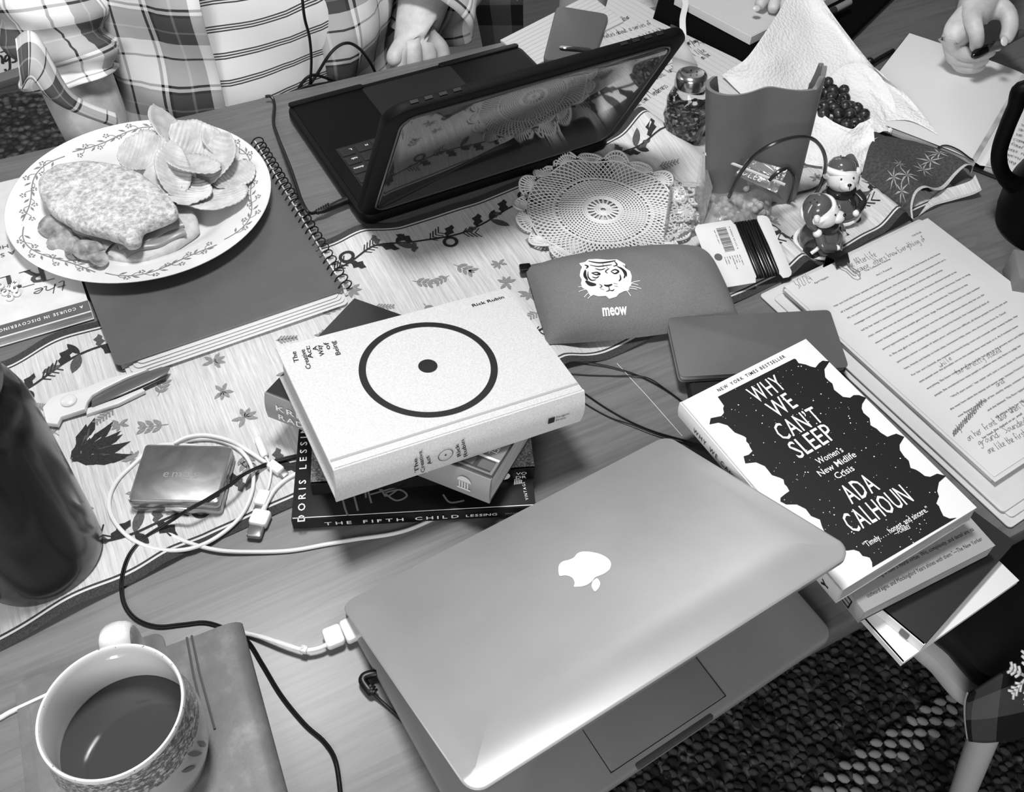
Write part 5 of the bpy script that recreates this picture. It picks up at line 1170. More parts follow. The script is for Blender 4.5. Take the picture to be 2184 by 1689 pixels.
# bent wire stand round it
wr = thing('wire_stand', P(1690, 420, .002), 'bent dark wire loops rising round the foot of the grey candle', 'stand')
WIR = mat('dark_wire', .32, .25, .8)
def wz(L, n=8): return catmull([P(x, y, z) for x, y, z in L], n)
mb = MB(); tube(mb, wz([(1555, 420, .03), (1578, 372, .078), (1610, 332, .112), (1650, 306, .130), (1695, 293, .134), (1730, 295, .125), (1752, 315, .105), (1761, 345, .078), (1757, 375, .048), (1745, 405, .018), (1736, 418, .004)]), .0021, 8); mb.build('loop', WIR, wr)
mb = MB(); tube(mb, wz([(1640, 385, .060), (1662, 366, .070), (1680, 360, .068), (1693, 375, .056), (1694, 395, .038), (1688, 418, .016), (1682, 432, .003)]), .0021, 8); mb.build('loop', WIR, wr)
mb = MB(); tube(mb, wz([(1640, 438, .004), (1690, 416, .004), (1740, 400, .004), (1770, 372, .004)]), .0018, 8); mb.build('foot_wire', WIR, wr)
# ------------------------------------------------------------------ glass shaker jar
jc = P(1456, 300, .0015); FJr = Fr((jc.x, jc.y, T+.0040), (1, 0, 0)); lean = Vector((-.12*CX.x, -.12*CX.y, 0))
FJr = Fr(FJr.o, (1, 0, 0), z=Vector((0, 0, 1))+lean)
jar = thing('spice_jar', FJr.o, 'cut glass shaker jar of dark dried flakes with dented metal lid, left of the candle', 'jar')
GLS = NT('clear_glass'); GLS.set(Base_Color=(.93, .93, .93, 1), Roughness=.03, Transmission_Weight=1., IOR=1.45); GLS = GLS.m
jp = [(.0001, 0), (.019, 0), (.021, .0015), (.0215, .006), (.0205, .009), (.0225, .014), (.0248, .024), (.0255, .036), (.0250, .048), (.0225, .060), (.0195, .068), (.0178, .0725), (.0172, .077)]
def cut(a, i): z = i; return 1+.022*max(0, sin(5*a+i*.9)*sin(5*a-i*.9)) if 4 < i < 10 else 1
def fine(pr, n=3):
    out = []
    for (a, b) in zip(pr, pr[1:]):
        for k in range(n): t = k/n; out.append((a[0]+(b[0]-a[0])*t, a[1]+(b[1]-a[1])*t))
    return out+[pr[-1]]
jf = fine(jp); 
def cut2(a, i):
    z = jf[min(i, len(jf)-1)][1]; return 1+(.055*max(0, 1-3.2*abs(((a*5/(2*pi)+z/.022) % 1)-.5))+.055*max(0, 1-3.2*abs(((a*5/(2*pi)-z/.022) % 1)-.5)))*(1 if .010 < z < .066 else 0)
mb = MB(); lathe(mb, jf, FJr, 90, 0, wob=cut2); mb.build('glass_body', GLS, jar, smooth=25)
t_ = NT('dried_flakes'); vo = t_.n('ShaderNodeTexVoronoi'); t_.l(t_.coords(), vo.inputs['Vector']); vo.inputs['Scale'].default_value = 330; sp_ = t_.n('ShaderNodeSeparateColor'); t_.l(vo.outputs['Color'], sp_.inputs[0]); t_.col(t_.ramp(sp_.outputs[0], [(0, .08), (.5, .24), (.8, .42), (1, .7)])); t_.bump(vo.outputs['Distance'], .8, .001); t_.set(Roughness=.8); FLK = t_.m
mb = MB(); lathe(mb, [(.0001, .003), (.0175, .003), (.0185, .010), (.0215, .02), (.0228, .032), (.0224, .042), (.012, .0445), (.0001, .043)], FJr, 40, wob=lambda a, i: 1+.03*sin(7*a+i*2)); mb.build('dried_flakes', FLK, jar)
LIDM = mat('dented_lid_metal', .72, .2, 1., bump=(90, .25))
mb = MB(); lathe(mb, [(.0188, .0735), (.0192, .0745), (.0188, .076), (.0194, .078), (.0188, .0805), (.0186, .085), (.0170, .0885), (.0135, .0905), (.0085, .0896), (.0001, .0888)], FJr, 48); lidj = mb.build('lid', LIDM, jar)
for k in range(5):
    mb = MB(); a = k*1.257; disc(mb, .006*cos(a), .006*sin(a), .0009, FJr, .0899); mb.build('shaker_hole', mat('hole_black', .05), lidj, smooth=0)
# ------------------------------------------------------------------ plastic bags of beads
def film(nm, dif, bst):
  PLA = NT(nm); tr = PLA.n('ShaderNodeBsdfTransparent'); gl = PLA.n('ShaderNodeBsdfGlossy'); gl.inputs['Roughness'].default_value = .07; lw = PLA.n('ShaderNodeLayerWeight'); lw.inputs[0].default_value = .35
  df = PLA.n('ShaderNodeBsdfDiffuse'); df.inputs['Color'].default_value = (.75, .75, .75, 1)
  m1 = PLA.n('ShaderNodeMixShader'); m2 = PLA.n('ShaderNodeMixShader'); m1.inputs[0].default_value = dif; PLA.l(tr.outputs[0], m1.inputs[1]); PLA.l(df.outputs[0], m1.inputs[2])
  PLA.l(PLA.math('ADD', PLA.math('MULTIPLY', lw.outputs['Fresnel'], .8), .08), m2.inputs[0]); PLA.l(m1.outputs[0], m2.inputs[1]); PLA.l(gl.outputs[0], m2.inputs[2])
  bp = PLA.n('ShaderNodeBump'); bp.inputs['Strength'].default_value = bst; bp.inputs['Distance'].default_value = .004; PLA.l(PLA.noise(PLA.coords(), 55, 3, .5, .8), bp.inputs['Height']); PLA.l(bp.outputs[0], gl.inputs['Normal'])
  out_ = [n for n in PLA.t.nodes if n.type == 'OUTPUT_MATERIAL'][0]; PLA.l(m2.outputs[0], out_.inputs[0]);
  return PLA.m
PLA = film('clear_bag_plastic', .26, .9); PLB = film('thin_bag_film', .04, .3)
def bagsheet(mb, q, nu, nv, dome, amp, seed, mi=0):
    P0, P1, P2, P3 = q
    grid(mb, lambda a, b: (P0.lerp(P1, a)).lerp(P3.lerp(P2, a), b)+Vector((0, 0, dome*(max(0, sin(pi*a))*max(0, sin(pi*b)))**.5+amp*mnoise.noise(Vector((a*6+seed, b*6, seed)))*min(1, 6*a*(1-a))*min(1, 6*b*(1-b)))), nu, nv, mi)
b1_ = thing('plastic_bag', P(1460, 470, .003), 'clear plastic bag of white letter beads beside the doily', 'bag')
mb = MB(); bagsheet(mb, [P(1412, 528, .006), P(1500, 490, .006), P(1512, 395, .010), P(1430, 385, .010)], 20, 20, .014, .003, 1.); mb.build('bag_film', PLB, b1_)
b2_ = thing('plastic_bag', P(1570, 470, .003), 'clear zip bag of round translucent beads in front of the grey candle', 'bag')
mb = MB(); bagsheet(mb, [P(1495, 520, .006), P(1640, 480, .006), P(1650, 400, .012), P(1488, 410, .012)], 26, 18, .016, .004, 4.)
bagsheet(mb, [P(1488, 412, .014), P(1652, 402, .014), P(1672, 428, .04), P(1500, 330, .05)], 20, 14, .004, .006, 6.)
bagsheet(mb, [P(1480, 420, .012), P(1500, 480, .012), P(1520, 400, .045), P(1497, 318, .055)], 12, 14, .002, .006, 8.); mb.build('bag_film', PLA, b2_)
mb = MB(); bagsheet(mb, [P(1656, 412, .045), P(1502, 345, .055), P(1503, 312, .075), P(1680, 362, .070)], 24, 10, .003, .006, 11.); fl = mb.build('zip_flap', PLA, b2_)
mb = MB(); tube(mb, catmull([P(1503, 328, .070), P(1560, 348, .068), P(1620, 372, .064), P(1674, 394, .058)], 8), .0011, 6, flatz=1.6); mb.build('zip_strip', mat('zip_white', .85, .3), b2_)
mb = MB(); q0, q1 = P(1562, 362, .064), P(1642, 392, .060); f = Fr(q0, q1-q0, P(1570, 345, .07)-q0); script(mb, 'evite', f, .004, -.002, .006, .00055, .0022, sx=1.4); mb.build('bag_print', WHITEINK, b2_, smooth=0)
for nm, q in (('hole_mark', (1580, 339)),):
    mb = MB(); p = P(*q, .0725); ball(mb, p, .0025, .0025, .0006); mb.build('hanging_hole', mat('hole_dark', .2), fl)
rg = random.Random(21); n = 0
proto = None
lets = 'AVOMCUNRLEIDTSGK'
protos = []
for s in lets:
    f = Fr((0, 0, 0), (1, 0, 0)); r = thing('letter_bead', (0, 0, 0), 'white letter bead in the clear bag beside the doily', 'bead', 'letter beads in the bag'); ORG[r.name] = Vector((0, 0, 0))
    mb = bead_mesh('b', f, .0031, .003); mb.build('bead', BEADM, r); mb = MB(); text(mb, s, f, -.0012, -.0014, .0028, None, .00315, bold=.03); mb.build('letter', INK, r, smooth=0); protos.append(r)
A_, B_, C_, D_ = P(1418, 520, .004), P(1494, 486, .004), P(1503, 405, .004), P(1432, 395, .004)
pts = []
while len(pts) < 118:
    u, v = rg.random(), rg.random(); p = A_.lerp(B_, u).lerp(D_.lerp(C_, u), v); lay = .0015 if len(pts) < 60 else (.0050 if len(pts) < 98 else .0088)
    if lay > .005 and (abs(u-.5) > .3 or abs(v-.45) > .35): continue
    if any((p-Vector((o.x, o.y, p.z))).length < .0052 and abs(l-lay) < .001 for o, l in pts): lay += .0006
    pts.append((p, lay)); i = len(pts)-1
    o = protos[i] if i < len(protos) else copy_tree(protos[rg.randrange(len(protos))])
    o.location = (p.x, p.y, T+rz_(p.x, p.y)+lay); o.rotation_euler = (rg.uniform(-.7, .7), rg.uniform(-.7, .7), rg.uniform(0, 6.28))
    if o.rotation_euler[0] > .45: o.rotation_euler[0] = 1.5
JEL = NT('translucent_bead'); JEL.set(Base_Color=(.62, .62, .62, 1), Roughness=.15, Transmission_Weight=.45, IOR=1.3); JEL = JEL.m
A_, B_, C_, D_ = P(1510, 500, .004), P(1632, 470, .004), P(1640, 415, .004), P(1515, 425, .004); pb = None
for i in range(84):
    u, v = rg.random(), rg.random(); p = A_.lerp(B_, u).lerp(D_.lerp(C_, u), v); lay = .004 if i < 44 else (.0105 if i < 74 else .0165)
    if pb is None: mb = MB(); lathe(mb, [(.0001, -.0034), (.0025, -.0034), (.0038, -.0018), (.0042, 0), (.0038, .0018), (.0025, .0034), (.0001, .0034)], Fr((0, 0, 0), (1, 0, 0)), 14); pb = mb.build('round_bead', JEL, origin=(0, 0, 0)); tag(pb, 'round translucent bead in the zip bag before the grey candle', 'bead', 'round beads in the zip bag'); o = pb
    else: o = copy_tree(pb)
    o.location = (p.x, p.y, T+rz_(p.x, p.y)+lay); o.rotation_euler = (rg.uniform(0, 3), rg.uniform(0, 3), 0)
# ------------------------------------------------------------------ bear figurines
CER = mat('bear_glaze', .86, .15, Coat_Weight=.5); RED = mat('figurine_dark_red', .34, .15, Coat_Weight=.5); FUR = mat('figurine_white', .92, .2, Coat_Weight=.4); DKG = mat('figurine_dark', .17, .15, Coat_Weight=.5); BLKG = mat('figurine_black', .04, .2)
def bear(base, face, H, label, plaid, front):
    f = Fr((base.x, base.y, T+rz_(base.x, base.y)+.0006), (cos(face), sin(face), 0), z=Vector((-.10*CX.x, -.10*CX.y, 1)))   # x = the way it faces
    s = H/.070; r = thing('bear_figurine', f.o, label, 'figurine')
    mb = MB(); lathe(mb, [(z_*s, y_*s) for z_, y_ in ((.0001, 0), (.0195, 0), (.0235, .002), (.0258, .008), (.0255, .016), (.0225, .025), (.0165, .033), (.0120, .037), (.0001, .038))], f, 36, 0, wob=lambda a, i: 1+.07*cos(a)); mb.build('body', RED, r)
    mb = MB(); tube(mb, [f(.0258*s*1.04*cos(a), .0254*s*sin(a), .0055*s) for a in [2*pi*k/32 for k in range(32)]], .0028*s, 8, closed=True); mb.build('coat_hem', FUR, r)
    for sg in (-1, 1):
        mb = MB(); ball(mb, f(.020*s, sg*.010*s, .0042*s), .0075*s, .006*s, .0042*s, f); mb.build('foot', DKG, r)
        mb = MB(); tube(mb, catmull([f(.001*s, sg*.0175*s, .031*s), f(.010*s, sg*.0245*s, .024*s), f(.0215*s, sg*.0155*s, .0195*s)], 6), lambda t: (.0062-.0012*t)*s, 10); mb.build('arm', RED if not plaid else DKG, r)
        mb = MB(); ball(mb, f(.0235*s, sg*.013*s, .0185*s), .0045*s, .0042*s, .004*s, f); mb.build('mitten', FUR, r)
    mb = MB(); tube(mb, [f(.0135*s*cos(a), .0135*s*sin(a), .0365*s) for a in [2*pi*k/28 for k in range(28)]], .0042*s, 8, closed=True); tube(mb, catmull([f(.012*s, .006*s, .036*s), f(.0175*s, .010*s, .030*s), f(.0200*s, .012*s, .022*s)], 5), .0042*s, 8, flatz=.5); mb.build('scarf', DKG, r)
    f0 = f; hc0 = f(.001*s, 0, .040*s); ft = Fr((0, 0, 0), f.x*cos(.42)+f.z*sin(.42), z=f.z*cos(.42)-f.x*sin(.42)); f = Fr(hc0-ft.z*(.040*s)-ft.x*(.001*s), ft.x, z=ft.z)
    hc = f(.002*s, 0, .050*s); mb = MB(); ball(mb, hc, .0165*s, .0185*s, .0150*s, f, 0, 24, 14); mb.build('head', CER, r)
    mb = MB(); ball(mb, f(.0158*s, 0, .0462*s), .0085*s, .0095*s, .0068*s, f, 0, 16, 10); mz_ = mb.build('muzzle', CER, r)
    mb = MB(); ball(mb, f(.0243*s, 0, .0490*s), .0019*s, .0026*s, .0018*s, f); tube(mb, [f(.0246*s, 0, .048*s), f(.0243*s, 0, .0435*s)], .0005*s, 5); mb.build('nose', BLKG, mz_)
    for sg in (-1, 1):
        mb = MB(); ball(mb, f(.0167*s, sg*.0072*s, .0545*s), .0011*s, .0012*s, .0014*s, f, 0, 8, 6); mb.build('eye', BLKG, r)
        mb = MB(); ball(mb, f(-.001*s, sg*.0178*s, .0565*s), .0042*s, .0052*s, .0055*s, f); mb.build('ear', CER, r)
    fh = Fr(f(-.005*s, 0, .0575*s), f.x, z=f.z*.93+f.x*-.42+f.y*(front*.25))
    mb = MB(); tube(mb, [fh(.0172*s*cos(a), .0182*s*sin(a), 0) for a in [2*pi*k/36 for k in range(36)]], .0040*s, 10, closed=True); mb.build('hat_brim', FUR, r)
    mb = MB(); lathe(mb, [(.0170*s, 0), (.0172*s, .004*s), (.0160*s, .009*s), (.0128*s, .0138*s), (.0075*s, .0165*s), (.0001*s, .0172*s)], fh, 32)
    pe = [fh(-.002*s, front*.006*s, .0155*s), fh(-.006*s, front*.0145*s, .010*s), fh(-.004*s, front*.0212*s, -.001*s), fh(0, front*.0225*s, -.011*s)]
    tube(mb, catmull(pe, 6), lambda t: (.0068-.004*t)*s, 12); hat = mb.build('hat', RED, r)
    for k in range(3):
        mb = MB(); ball(mb, fh((.004-.004*k)*s, -.004*s+.004*s*(k % 2), .0172*s), .0009*s, .0009*s, .0006*s, fh, 0, 8, 6); mb.build('pour_hole', BLKG, hat)
    mb = MB(); ball(mb, fh(.001*s, front*.0232*s, -.015*s), .0055*s); mb.build('pompom', FUR, r)
    return r, f0, s
r, f, s = bear(P(1743, 521, .004), radians(-55), .065, 'nearer bear figurine in dark hat and scarf carrying a round sack, beside the typed pages', False, -1)
mb = MB(); dv = (-fwd-side*.45).normalized(); fk = Fr(f.o+dv*(.0245*s)+Vector((0, 0, .0145*s)), side, z=dv+Vector((0, 0, .25))); lathe(mb, [(.0001, -.004*s), (.011*s, -.003*s), (.0125*s, 0), (.011*s, .003*s), (.0085*s, .0032*s), (.0001, .0036*s)], fk, 28); sk = mb.build('toy_sack', DKG, r)
mb = MB(); tube(mb, [fk(-.003*s, -.004*s, .0042*s), fk(.002*s, .001*s, .0044*s), fk(.005*s, .005*s, .0042*s)], .0022*s, 8); mb.build('stocking', FUR, sk)
bear(P(1784, 452, .004), radians(-112), .067, 'farther bear figurine with light face and rounded dark hat, behind the other bear', True, 1)
# ------------------------------------------------------------------ paper towels with berries
t_ = NT('paper_towel'); vo = t_.n('ShaderNodeTexVoronoi'); t_.l(t_.coords(), vo.inputs['Vector']); vo.inputs['Scale'].default_value = 260; t_.set(Base_Color=(lin(.9),)*3+(1,), Roughness=.95); t_.bump(vo.outputs['Distance'], .55, .0025); TOW = t_.m
tw = thing('paper_towel', P(1800, 250, .001), 'crumpled white paper towel with embossed dots holding the blueberries', 'paper towel')
def net(rows, nu, nv, amp, seed):
    R = [catmull([P(x, y, z) for x, y, z in r], 6) for r in rows]
    def at(L, a): i = a*(len(L)-1); k = min(int(i), len(L)-2); return L[k].lerp(L[k+1], i-k)
    def fn(a, b):
        C = [at(r, a) for r in R]; p = at(catmull(C, 6), b); return p+Vector((0, 0, amp*mnoise.noise(Vector((a*5+seed, b*5, seed)))*min(1, 8*a*(1-a))))
    mb = MB(); grid(mb, fn, nu, nv); return mb
mb = net([[(1540, 160, .015), (1585, 128, .04), (1640, 60, .05), (1690, -20, .06), (1735, -30, .06)], [(1580, 200, .012), (1640, 150, .03), (1700, 90, .035), (1750, 30, .045), (1790, 50, .05)], [(1650, 260, .010), (1700, 200, .012), (1760, 150, .02), (1820, 120, .03), (1870, 150, .03)], [(1700, 290, .010), (1740, 260, .006), (1800, 220, .006), (1880, 180, .018), (1935, 205, .022)], [(1730, 320, .012), (1770, 300, .010), (1830, 270, .012), (1930, 255, .016), (2003, 290, .014)]], 40, 40, .006, 3)
mb.build('back_sheet', TOW, tw)
mb = net([[(1765, 170, .018), (1800, 140, .03), (1840, 135, .036), (1880, 165, .036)], [(1790, 210, .014), (1830, 185, .022), (1870, 190, .026), (1905, 210, .026)], [(1830, 260, .014), (1860, 235, .018), (1890, 235, .016), (1910, 250, .012)], [(1855, 285, .012), (1880, 280, .012), (1895, 280, .012), (1900, 285, .012)]], 24, 24, .004, 9)
mb.build('folded_corner', TOW, tw)
mb = net([[(1690, 240, .022), (1730, 232, .026), (1775, 258, .03), (1815, 275, .032), (1835, 262, .036), (1862, 250, .040)], [(1690, 290, .016), (1730, 285, .018), (1780, 295, .02), (1820, 300, .02), (1850, 290, .026), (1864, 285, .03)], [(1700, 330, .010), (1740, 330, .012), (1785, 335, .014), (1825, 325, .016), (1850, 318, .018), (1868, 312, .02)], [(1720, 350, .006), (1760, 355, .008), (1800, 360, .008), (1832, 372, .008), (1850, 350, .010), (1882, 316, .014)]], 34, 24, .005, 15)
mb.build('front_flap', TOW, tw)
BER = NT('blueberry_skin'); f_ = BER.noise(BER.coords(), 160, 3); BER.col(BER.ramp(f_, [(.35, .10), (.7, .24)])); BER.set(Roughness=.35); BER = BER.m
spots = [(1735, 183, .022), (1766, 176, .030), (1800, 192, .026), (1776, 194, .024), (1748, 203, .026), (1773, 209, .030), (1801, 211, .028), (1738, 216, .024), (1772, 222, .033), (1756, 228, .030), (1778, 231, .030), (1802, 227, .031), (1827, 232, .024), (1842, 245, .022), (1812, 245, .031), (1788, 243, .033), (1832, 258, .026), (1822, 265, .026), (1806, 266, .030), (1756, 244, .026), (1733, 234, .026), (1720, 205, .022), (1726, 222, .026), (1790, 206, .016), (1760, 200, .018), (1815, 228, .016), (1790, 255, .026), (1745, 190, .014)]
pb = None; rg = random.Random(2)
for (x, y, z) in spots:
    p = P(x, y, z)
    if pb is None:
        pb = thing('blueberry', (0, 0, 0), 'round dark blueberry in the heap on the paper towel', 'blueberry', 'blueberries on the paper towel'); mb = MB(); f = Fr((0, 0, 0), (1, 0, 0)); lathe(mb, [(.0001, -.0066), (.003, -.0062), (.006, -.004), (.0076, -.0003), (.0068, .0035), (.0045, .0058), (.0026, .0063), (.0016, .0054), (.0001, .005)], f, 20); mb.build('berry', BER, pb)
        mb = MB(); tube(mb, [f(.0025*cos(a), .0025*sin(a), .0064+.0005*(k % 2)) for k, a in enumerate([2*pi*i/10 for i in range(10)])], .0005, 5, closed=True); mb.build('crown', mat('berry_crown', .12, .7), pb); o = pb
    else: o = copy_tree(pb)
    o.location = p; o.rotation_euler = (rg.uniform(-1.2, 1.2), rg.uniform(-1.2, 1.2), rg.uniform(0, 6)); q = rg.uniform(.9, 1.12); o.scale = (q, q, q)
# ------------------------------------------------------------------ open notebook on the right
ga = radians(29); g0 = P(2093, 346, .013); FO2 = Fr((g0.x, g0.y, T+.0125), (cos(ga), sin(ga), 0)); NBL, NBW = .236, .172
on = thing('open_notebook', FO2(.1, 0, -.0125), 'open notebook with blank left page and black ribbon, under the writing hand', 'notebook')
NPG = mat('notebook_page', .86, .8)
def page(sg, y1, n=20):
    def fn(a, b):
        y = b*y1; g = exp(-b*y1/.012); return FO2(a*NBL, sg*y, -.0042*g+.0012*sin(b*pi))
    return fn
for sg, nm in ((1, 'left_page'), (-1, 'right_page')):
    mb = MB(); grid(mb, page(sg, NBW), 4, 22); 
    if sg < 0: mb.f = [f[::-1] for f in mb.f]
    mb.build(nm, NPG, on)
    mb = MB(); prism(mb, rect(.001, NBL-.001, *sorted((sg*.006, sg*(NBW-.001)))), -.0095, -.0014, FO2); mb.build('page_block', PAGES, on)
mb = MB(); prism(mb, rrect(-.004, NBL+.004, -NBW-.004, NBW+.004, .008), -.0122, -.0097, FO2, 0, .0008); mb.build('cover', mat('black_notebook_cover', .06, .6), on)
mb = MB(); L = [FO2(-.001, .004, .001), FO2(-.008, .006, -.003), FO2(-.005, .035, -.003), FO2(-.004, .062, -.004), FO2(.003, .068, .0)]; pts = catmull([P(2092, 350, .006), P(2070, 338, .012), P(2045, 320, .016), P(2020, 310, .016), P(2003, 313, .012), P(2000, 322, .008)], 6); tube(mb, pts, .0022, 6, flatz=.25); mb.build('ribbon_bookmark', mat('black_ribbon', .07, .5), on)
mb = MB()
for i in range(16):
    x = .02+i*.0125; rot = ga; s = ['stay with the', 'morning and it', 'was not her', 'fault the rain', 'came early so', 'we sat inside', 'and told them', 'what we knew'][i % 8]; script(mb, s, Fr(FO2(0, 0, 0), -FO2.y, z=(0, 0, 1)), .018, x, .006, .0006, .0022, sx=1.)
mb.build('handwriting', mat('ink_dark_grey', .25), on, smooth=0)
# ------------------------------------------------------------------ black carafe at the right edge
kb_ = P(2214, 490, .0); BLKP = mat('black_carafe', .03, .5, spec=.12)
ck = thing('carafe', Vector((kb_.x, kb_.y, T)), 'black carafe with looped handle at the right edge of the picture', 'carafe')
fck = flat(kb_.x, kb_.y, .0006); mb = MB(); lathe(mb, [(.0001, 0), (.044, 0), (.050, .004), (.054, .02), (.0555, .04), (.053, .062), (.046, .085), (.040, .105), (.037, .13), (.037, .16), (.040, .18), (.042, .19), (.040, .19), (.034, .16), (.033, .11), (.0001, .10)], fck, 56); mb.build('body', BLKP, ck)
C0 = Vector((kb_.x, kb_.y, T)); mb = MB(); tube(mb, catmull([C0-side*.037+Vector((0, 0, .172))]+[wall_(x, y, C0-fwd*.0) for x, y in ((2186, 188), (2165, 230), (2146, 275), (2131, 325), (2136, 365), (2160, 392), (2195, 400))], 7), lambda t: .0085 if t < .75 else .0085+.004*(t-.75)*4, 12); mb.build('handle', BLKP, ck)
fb_ = P(2164, 530, .035); FGb = Fr((fb_.x, fb_.y, T), P(2186, 648, .035)-fb_, z=(0, 0, 1)); mb = MB(); prism(mb, rect(0, .046, -.0005, .13), .0012, .035, FGb, 0, .002)
tag(mb.build('grey_box', mat('mid_grey_card', .45, .6)), 'plain grey box cut off by the right edge below the carafe', 'box')
# ------------------------------------------------------------------ note papers, phone, tablet and sleeve at the top
def sheet(name, label, cat, q, z, th, m, group=None, root=None):
    ps = [P(x, y, z) for x, y in q]; f = Fr(ps[0], ps[1]-ps[0], z=(0, 0, 1)); mb = MB(); prism(mb, [f.loc(p)[:2] for p in ps], -th, 0, f, 0, 0)
    return mb, f
pd = thing('writing_pad', P(1350, 150, .0), 'handwritten lined writing pad behind the black laptop', 'pad')
qd = [(1245, 222), (1368, 285), (1660, 182), (1335, -10)]
ps = [P(1236, 205, .009), P(1372, 290, .009), P(1668, 182, .009), P(1305, -30, .009)]
f = Fr(ps[0], ps[1]-ps[0], z=(0, 0, 1)); ol = [f.loc(p)[:2] for p in ps]; mb = MB(); prism(mb, ol, -.0075, -.0004, f); mb.build('page_block', PAGES, pd); mb = MB(); prism(mb, ol, -.0003, 0, f); mb.build('top_page', WP, pd)
FPd = Fr(P(1285, 225, .009), P(1395, 185, .009)-P(1285, 225, .009), z=(0, 0, 1)); mb = MB()
def hwp(s, q0, q1, h, th=.0007): hw(s, q0, q1, h, th, FPd, mb, .0004)
for s, q0, q1 in (('for the author', (1300, 62), (1345, 38)), ('notes about a series of', (1290, 82), (1390, 52)), ('after a first draft about the', (1350, 92), (1420, 66)), ('at the end of with', (1345, 125), (1428, 98)), ('and then we also had in', (1340, 142), (1430, 110)), ('he can be both with', (1352, 158), (1434, 122)), ('mother and light', (1360, 112), (1425, 84)), ('in town, on Wednesday, two months, Tuesday', (1295, 222), (1450, 145)), ('- about time / Tenderness', (1345, 238), (1425, 185)), ('the other half', (1395, 132), (1432, 116)), ('come home', (1462, 98), (1490, 90)), ('TIA', (1465, 105), (1500, 95)), ('i like', (1480, 120), (1505, 110)), ('on the', (1500, 128), (1515, 118))): hwp(s, q0, q1, .011 if s != 'TIA' else .014)
ribbon(mb, [FPd.px(x, y) for x, y in ((1310, 205), (1345, 192), (1385, 172), (1410, 145), (1440, 132))], .0007, FPd, .0004)
mb.build('handwriting', mat('ink_dark_grey', .25), pd, smooth=0)
mb = MB()
for i in range(22): 
    a, b = Vector(f.loc(ps[0].lerp(ps[3], (i+1)/23))[:2]), Vector(f.loc(ps[1].lerp(ps[2], (i+1)/23))[:2]); ribbon(mb, [a, b], .0004, f, .0002)
mb.build('ruled_lines', mat('ruled_line_grey', .70, .8), pd, smooth=0)
ps = [P(1067, 86, .011), P(1150, 138, .0145), P(1300, 40, .011), P(1195, 25, .011)]
ls = MB(); ps = [P(1067, 85, .012), P(1140, 140, .012), P(1330, 45, .012), P(1258, -12, .012)]
f = Fr(ps[0], ps[1]-ps[0], z=(0, 0, 1)); prism(ls, [f.loc(p)[:2] for p in ps], -.0025, 0, f)
lsr = thing('loose_paper', P(1150, 90, .009), 'blank ruled sheets under the phone at the far table edge', 'paper'); ls.build('sheets', WP, lsr)
mb = MB()
for i in range(9):
    a, b = Vector(f.loc(ps[0].lerp(ps[1], (i+1)/10))[:2]), Vector(f.loc(ps[3].lerp(ps[2], (i+1)/10))[:2]); ribbon(mb, [a, b], .0005, f, .0002)
mb.build('ruled_lines', mat('ruled_line_grey', .70), lsr, smooth=0)
# phone
q = [P(1157, 128, .017), P(1268, 122, .017), P(1300, 27, .022), P(1187, 10, .022)]
fp = Fr(q[0], q[1]-q[0], q[3]-q[0]); c4 = [fp.loc(p)[:2] for p in q]
ph_ = thing('smartphone', fp(.03, .06, -.009), 'phone in a plain grey case lying on the note papers behind the black laptop', 'phone')
mb = MB(); prism(mb, roundq(c4, .012), -.009, 0, fp, 0, .0028); mb.build('case', mat('grey_phone_case', .35, .55), ph_)
mb = MB(); a, b = Vector(fp.px(1197, 103)), Vector(fp.px(1262, 108)); dd = (b-a); fl_ = Fr(fp(a.x, a.y, 0), fp.x*dd.x+fp.y*dd.y, z=fp.z); prism(mb, rrect(-.003, dd.length, -.0055, .0055, .0054), .0, .0009, fl_, 0, .0003); cw = mb.build('camera_window', mat('lens_black', .04, .15), ph_)
mb = MB(); ball(mb, fl_(.0045, 0, .001), .0022, .0022, .0008, fl_); mb.build('flash_spot', mat('flash_white', .95, .2), cw)
# pens by the laptop corner
mb = MB(); tube(mb, [P(1368, 98, .014), P(1402, 71, .014)], .0036, 10); tag(mb.build('pen', mat('grey_pen', .3, .4)), 'grey pen lying on the writing pad at the black laptop corner', 'pen')
# sleeve with drawing tablet, ribbon and slips
slv = thing('laptop_sleeve', P(1600, 20, .0), 'black padded sleeve with grey tag under the drawing pad at the top', 'sleeve')
ps = [P(1388, 28, .026), P(1590, 125, .026), P(1815, 95, .026), P(1935, -40, .026), P(1500, -150, .026)]
ps = [P(1394, 30, .016), P(1600, 128, .016), P(1800, 92, .014), P(1925, -30, .014), P(1420, -60, .016)]
f = Fr(ps[0], ps[1]-ps[0], z=(0, 0, 1)); c5 = [f.loc(p)[:2] for p in ps]; mb = MB(); prism(mb, c5, -.0145, .0, f, 0, .006); mb.build('body', mat('black_neoprene', .045, .9, spec=.1, bump=(500, .4)), slv)
mb = MB(); a = Vector(f.loc(P(1410, 52, .012))[:2]); prism(mb, rrect(.03, .054, -.0012, .004, .001), -.012, -.003, f, 0, .0005); mb.build('tag', mat('tag_grey', .28, .5), slv)
dp_ = thing('drawing_pad', P(1650, 10, .017), 'pale drawing pad with thick page edge lying on the black sleeve', 'pad')
ps = [P(1440, -8, .030), P(1603, 78, .030), P(1840, -40, .030), P(1600, -160, .030)]
f = Fr(ps[0], ps[1]-ps[0], z=(0, 0, 1)); c4 = [f.loc(p)[:2] for p in ps]; mb = MB(); prism(mb, c4, -.0125, -.0006, f); mb.build('page_block', mat('pad_edge', .88, .7), dp_); mb = MB(); prism(mb, inset(c4, .001), -.0005, 0, f); mb.build('cover', mat('pad_top_grey', .78, .7), dp_)
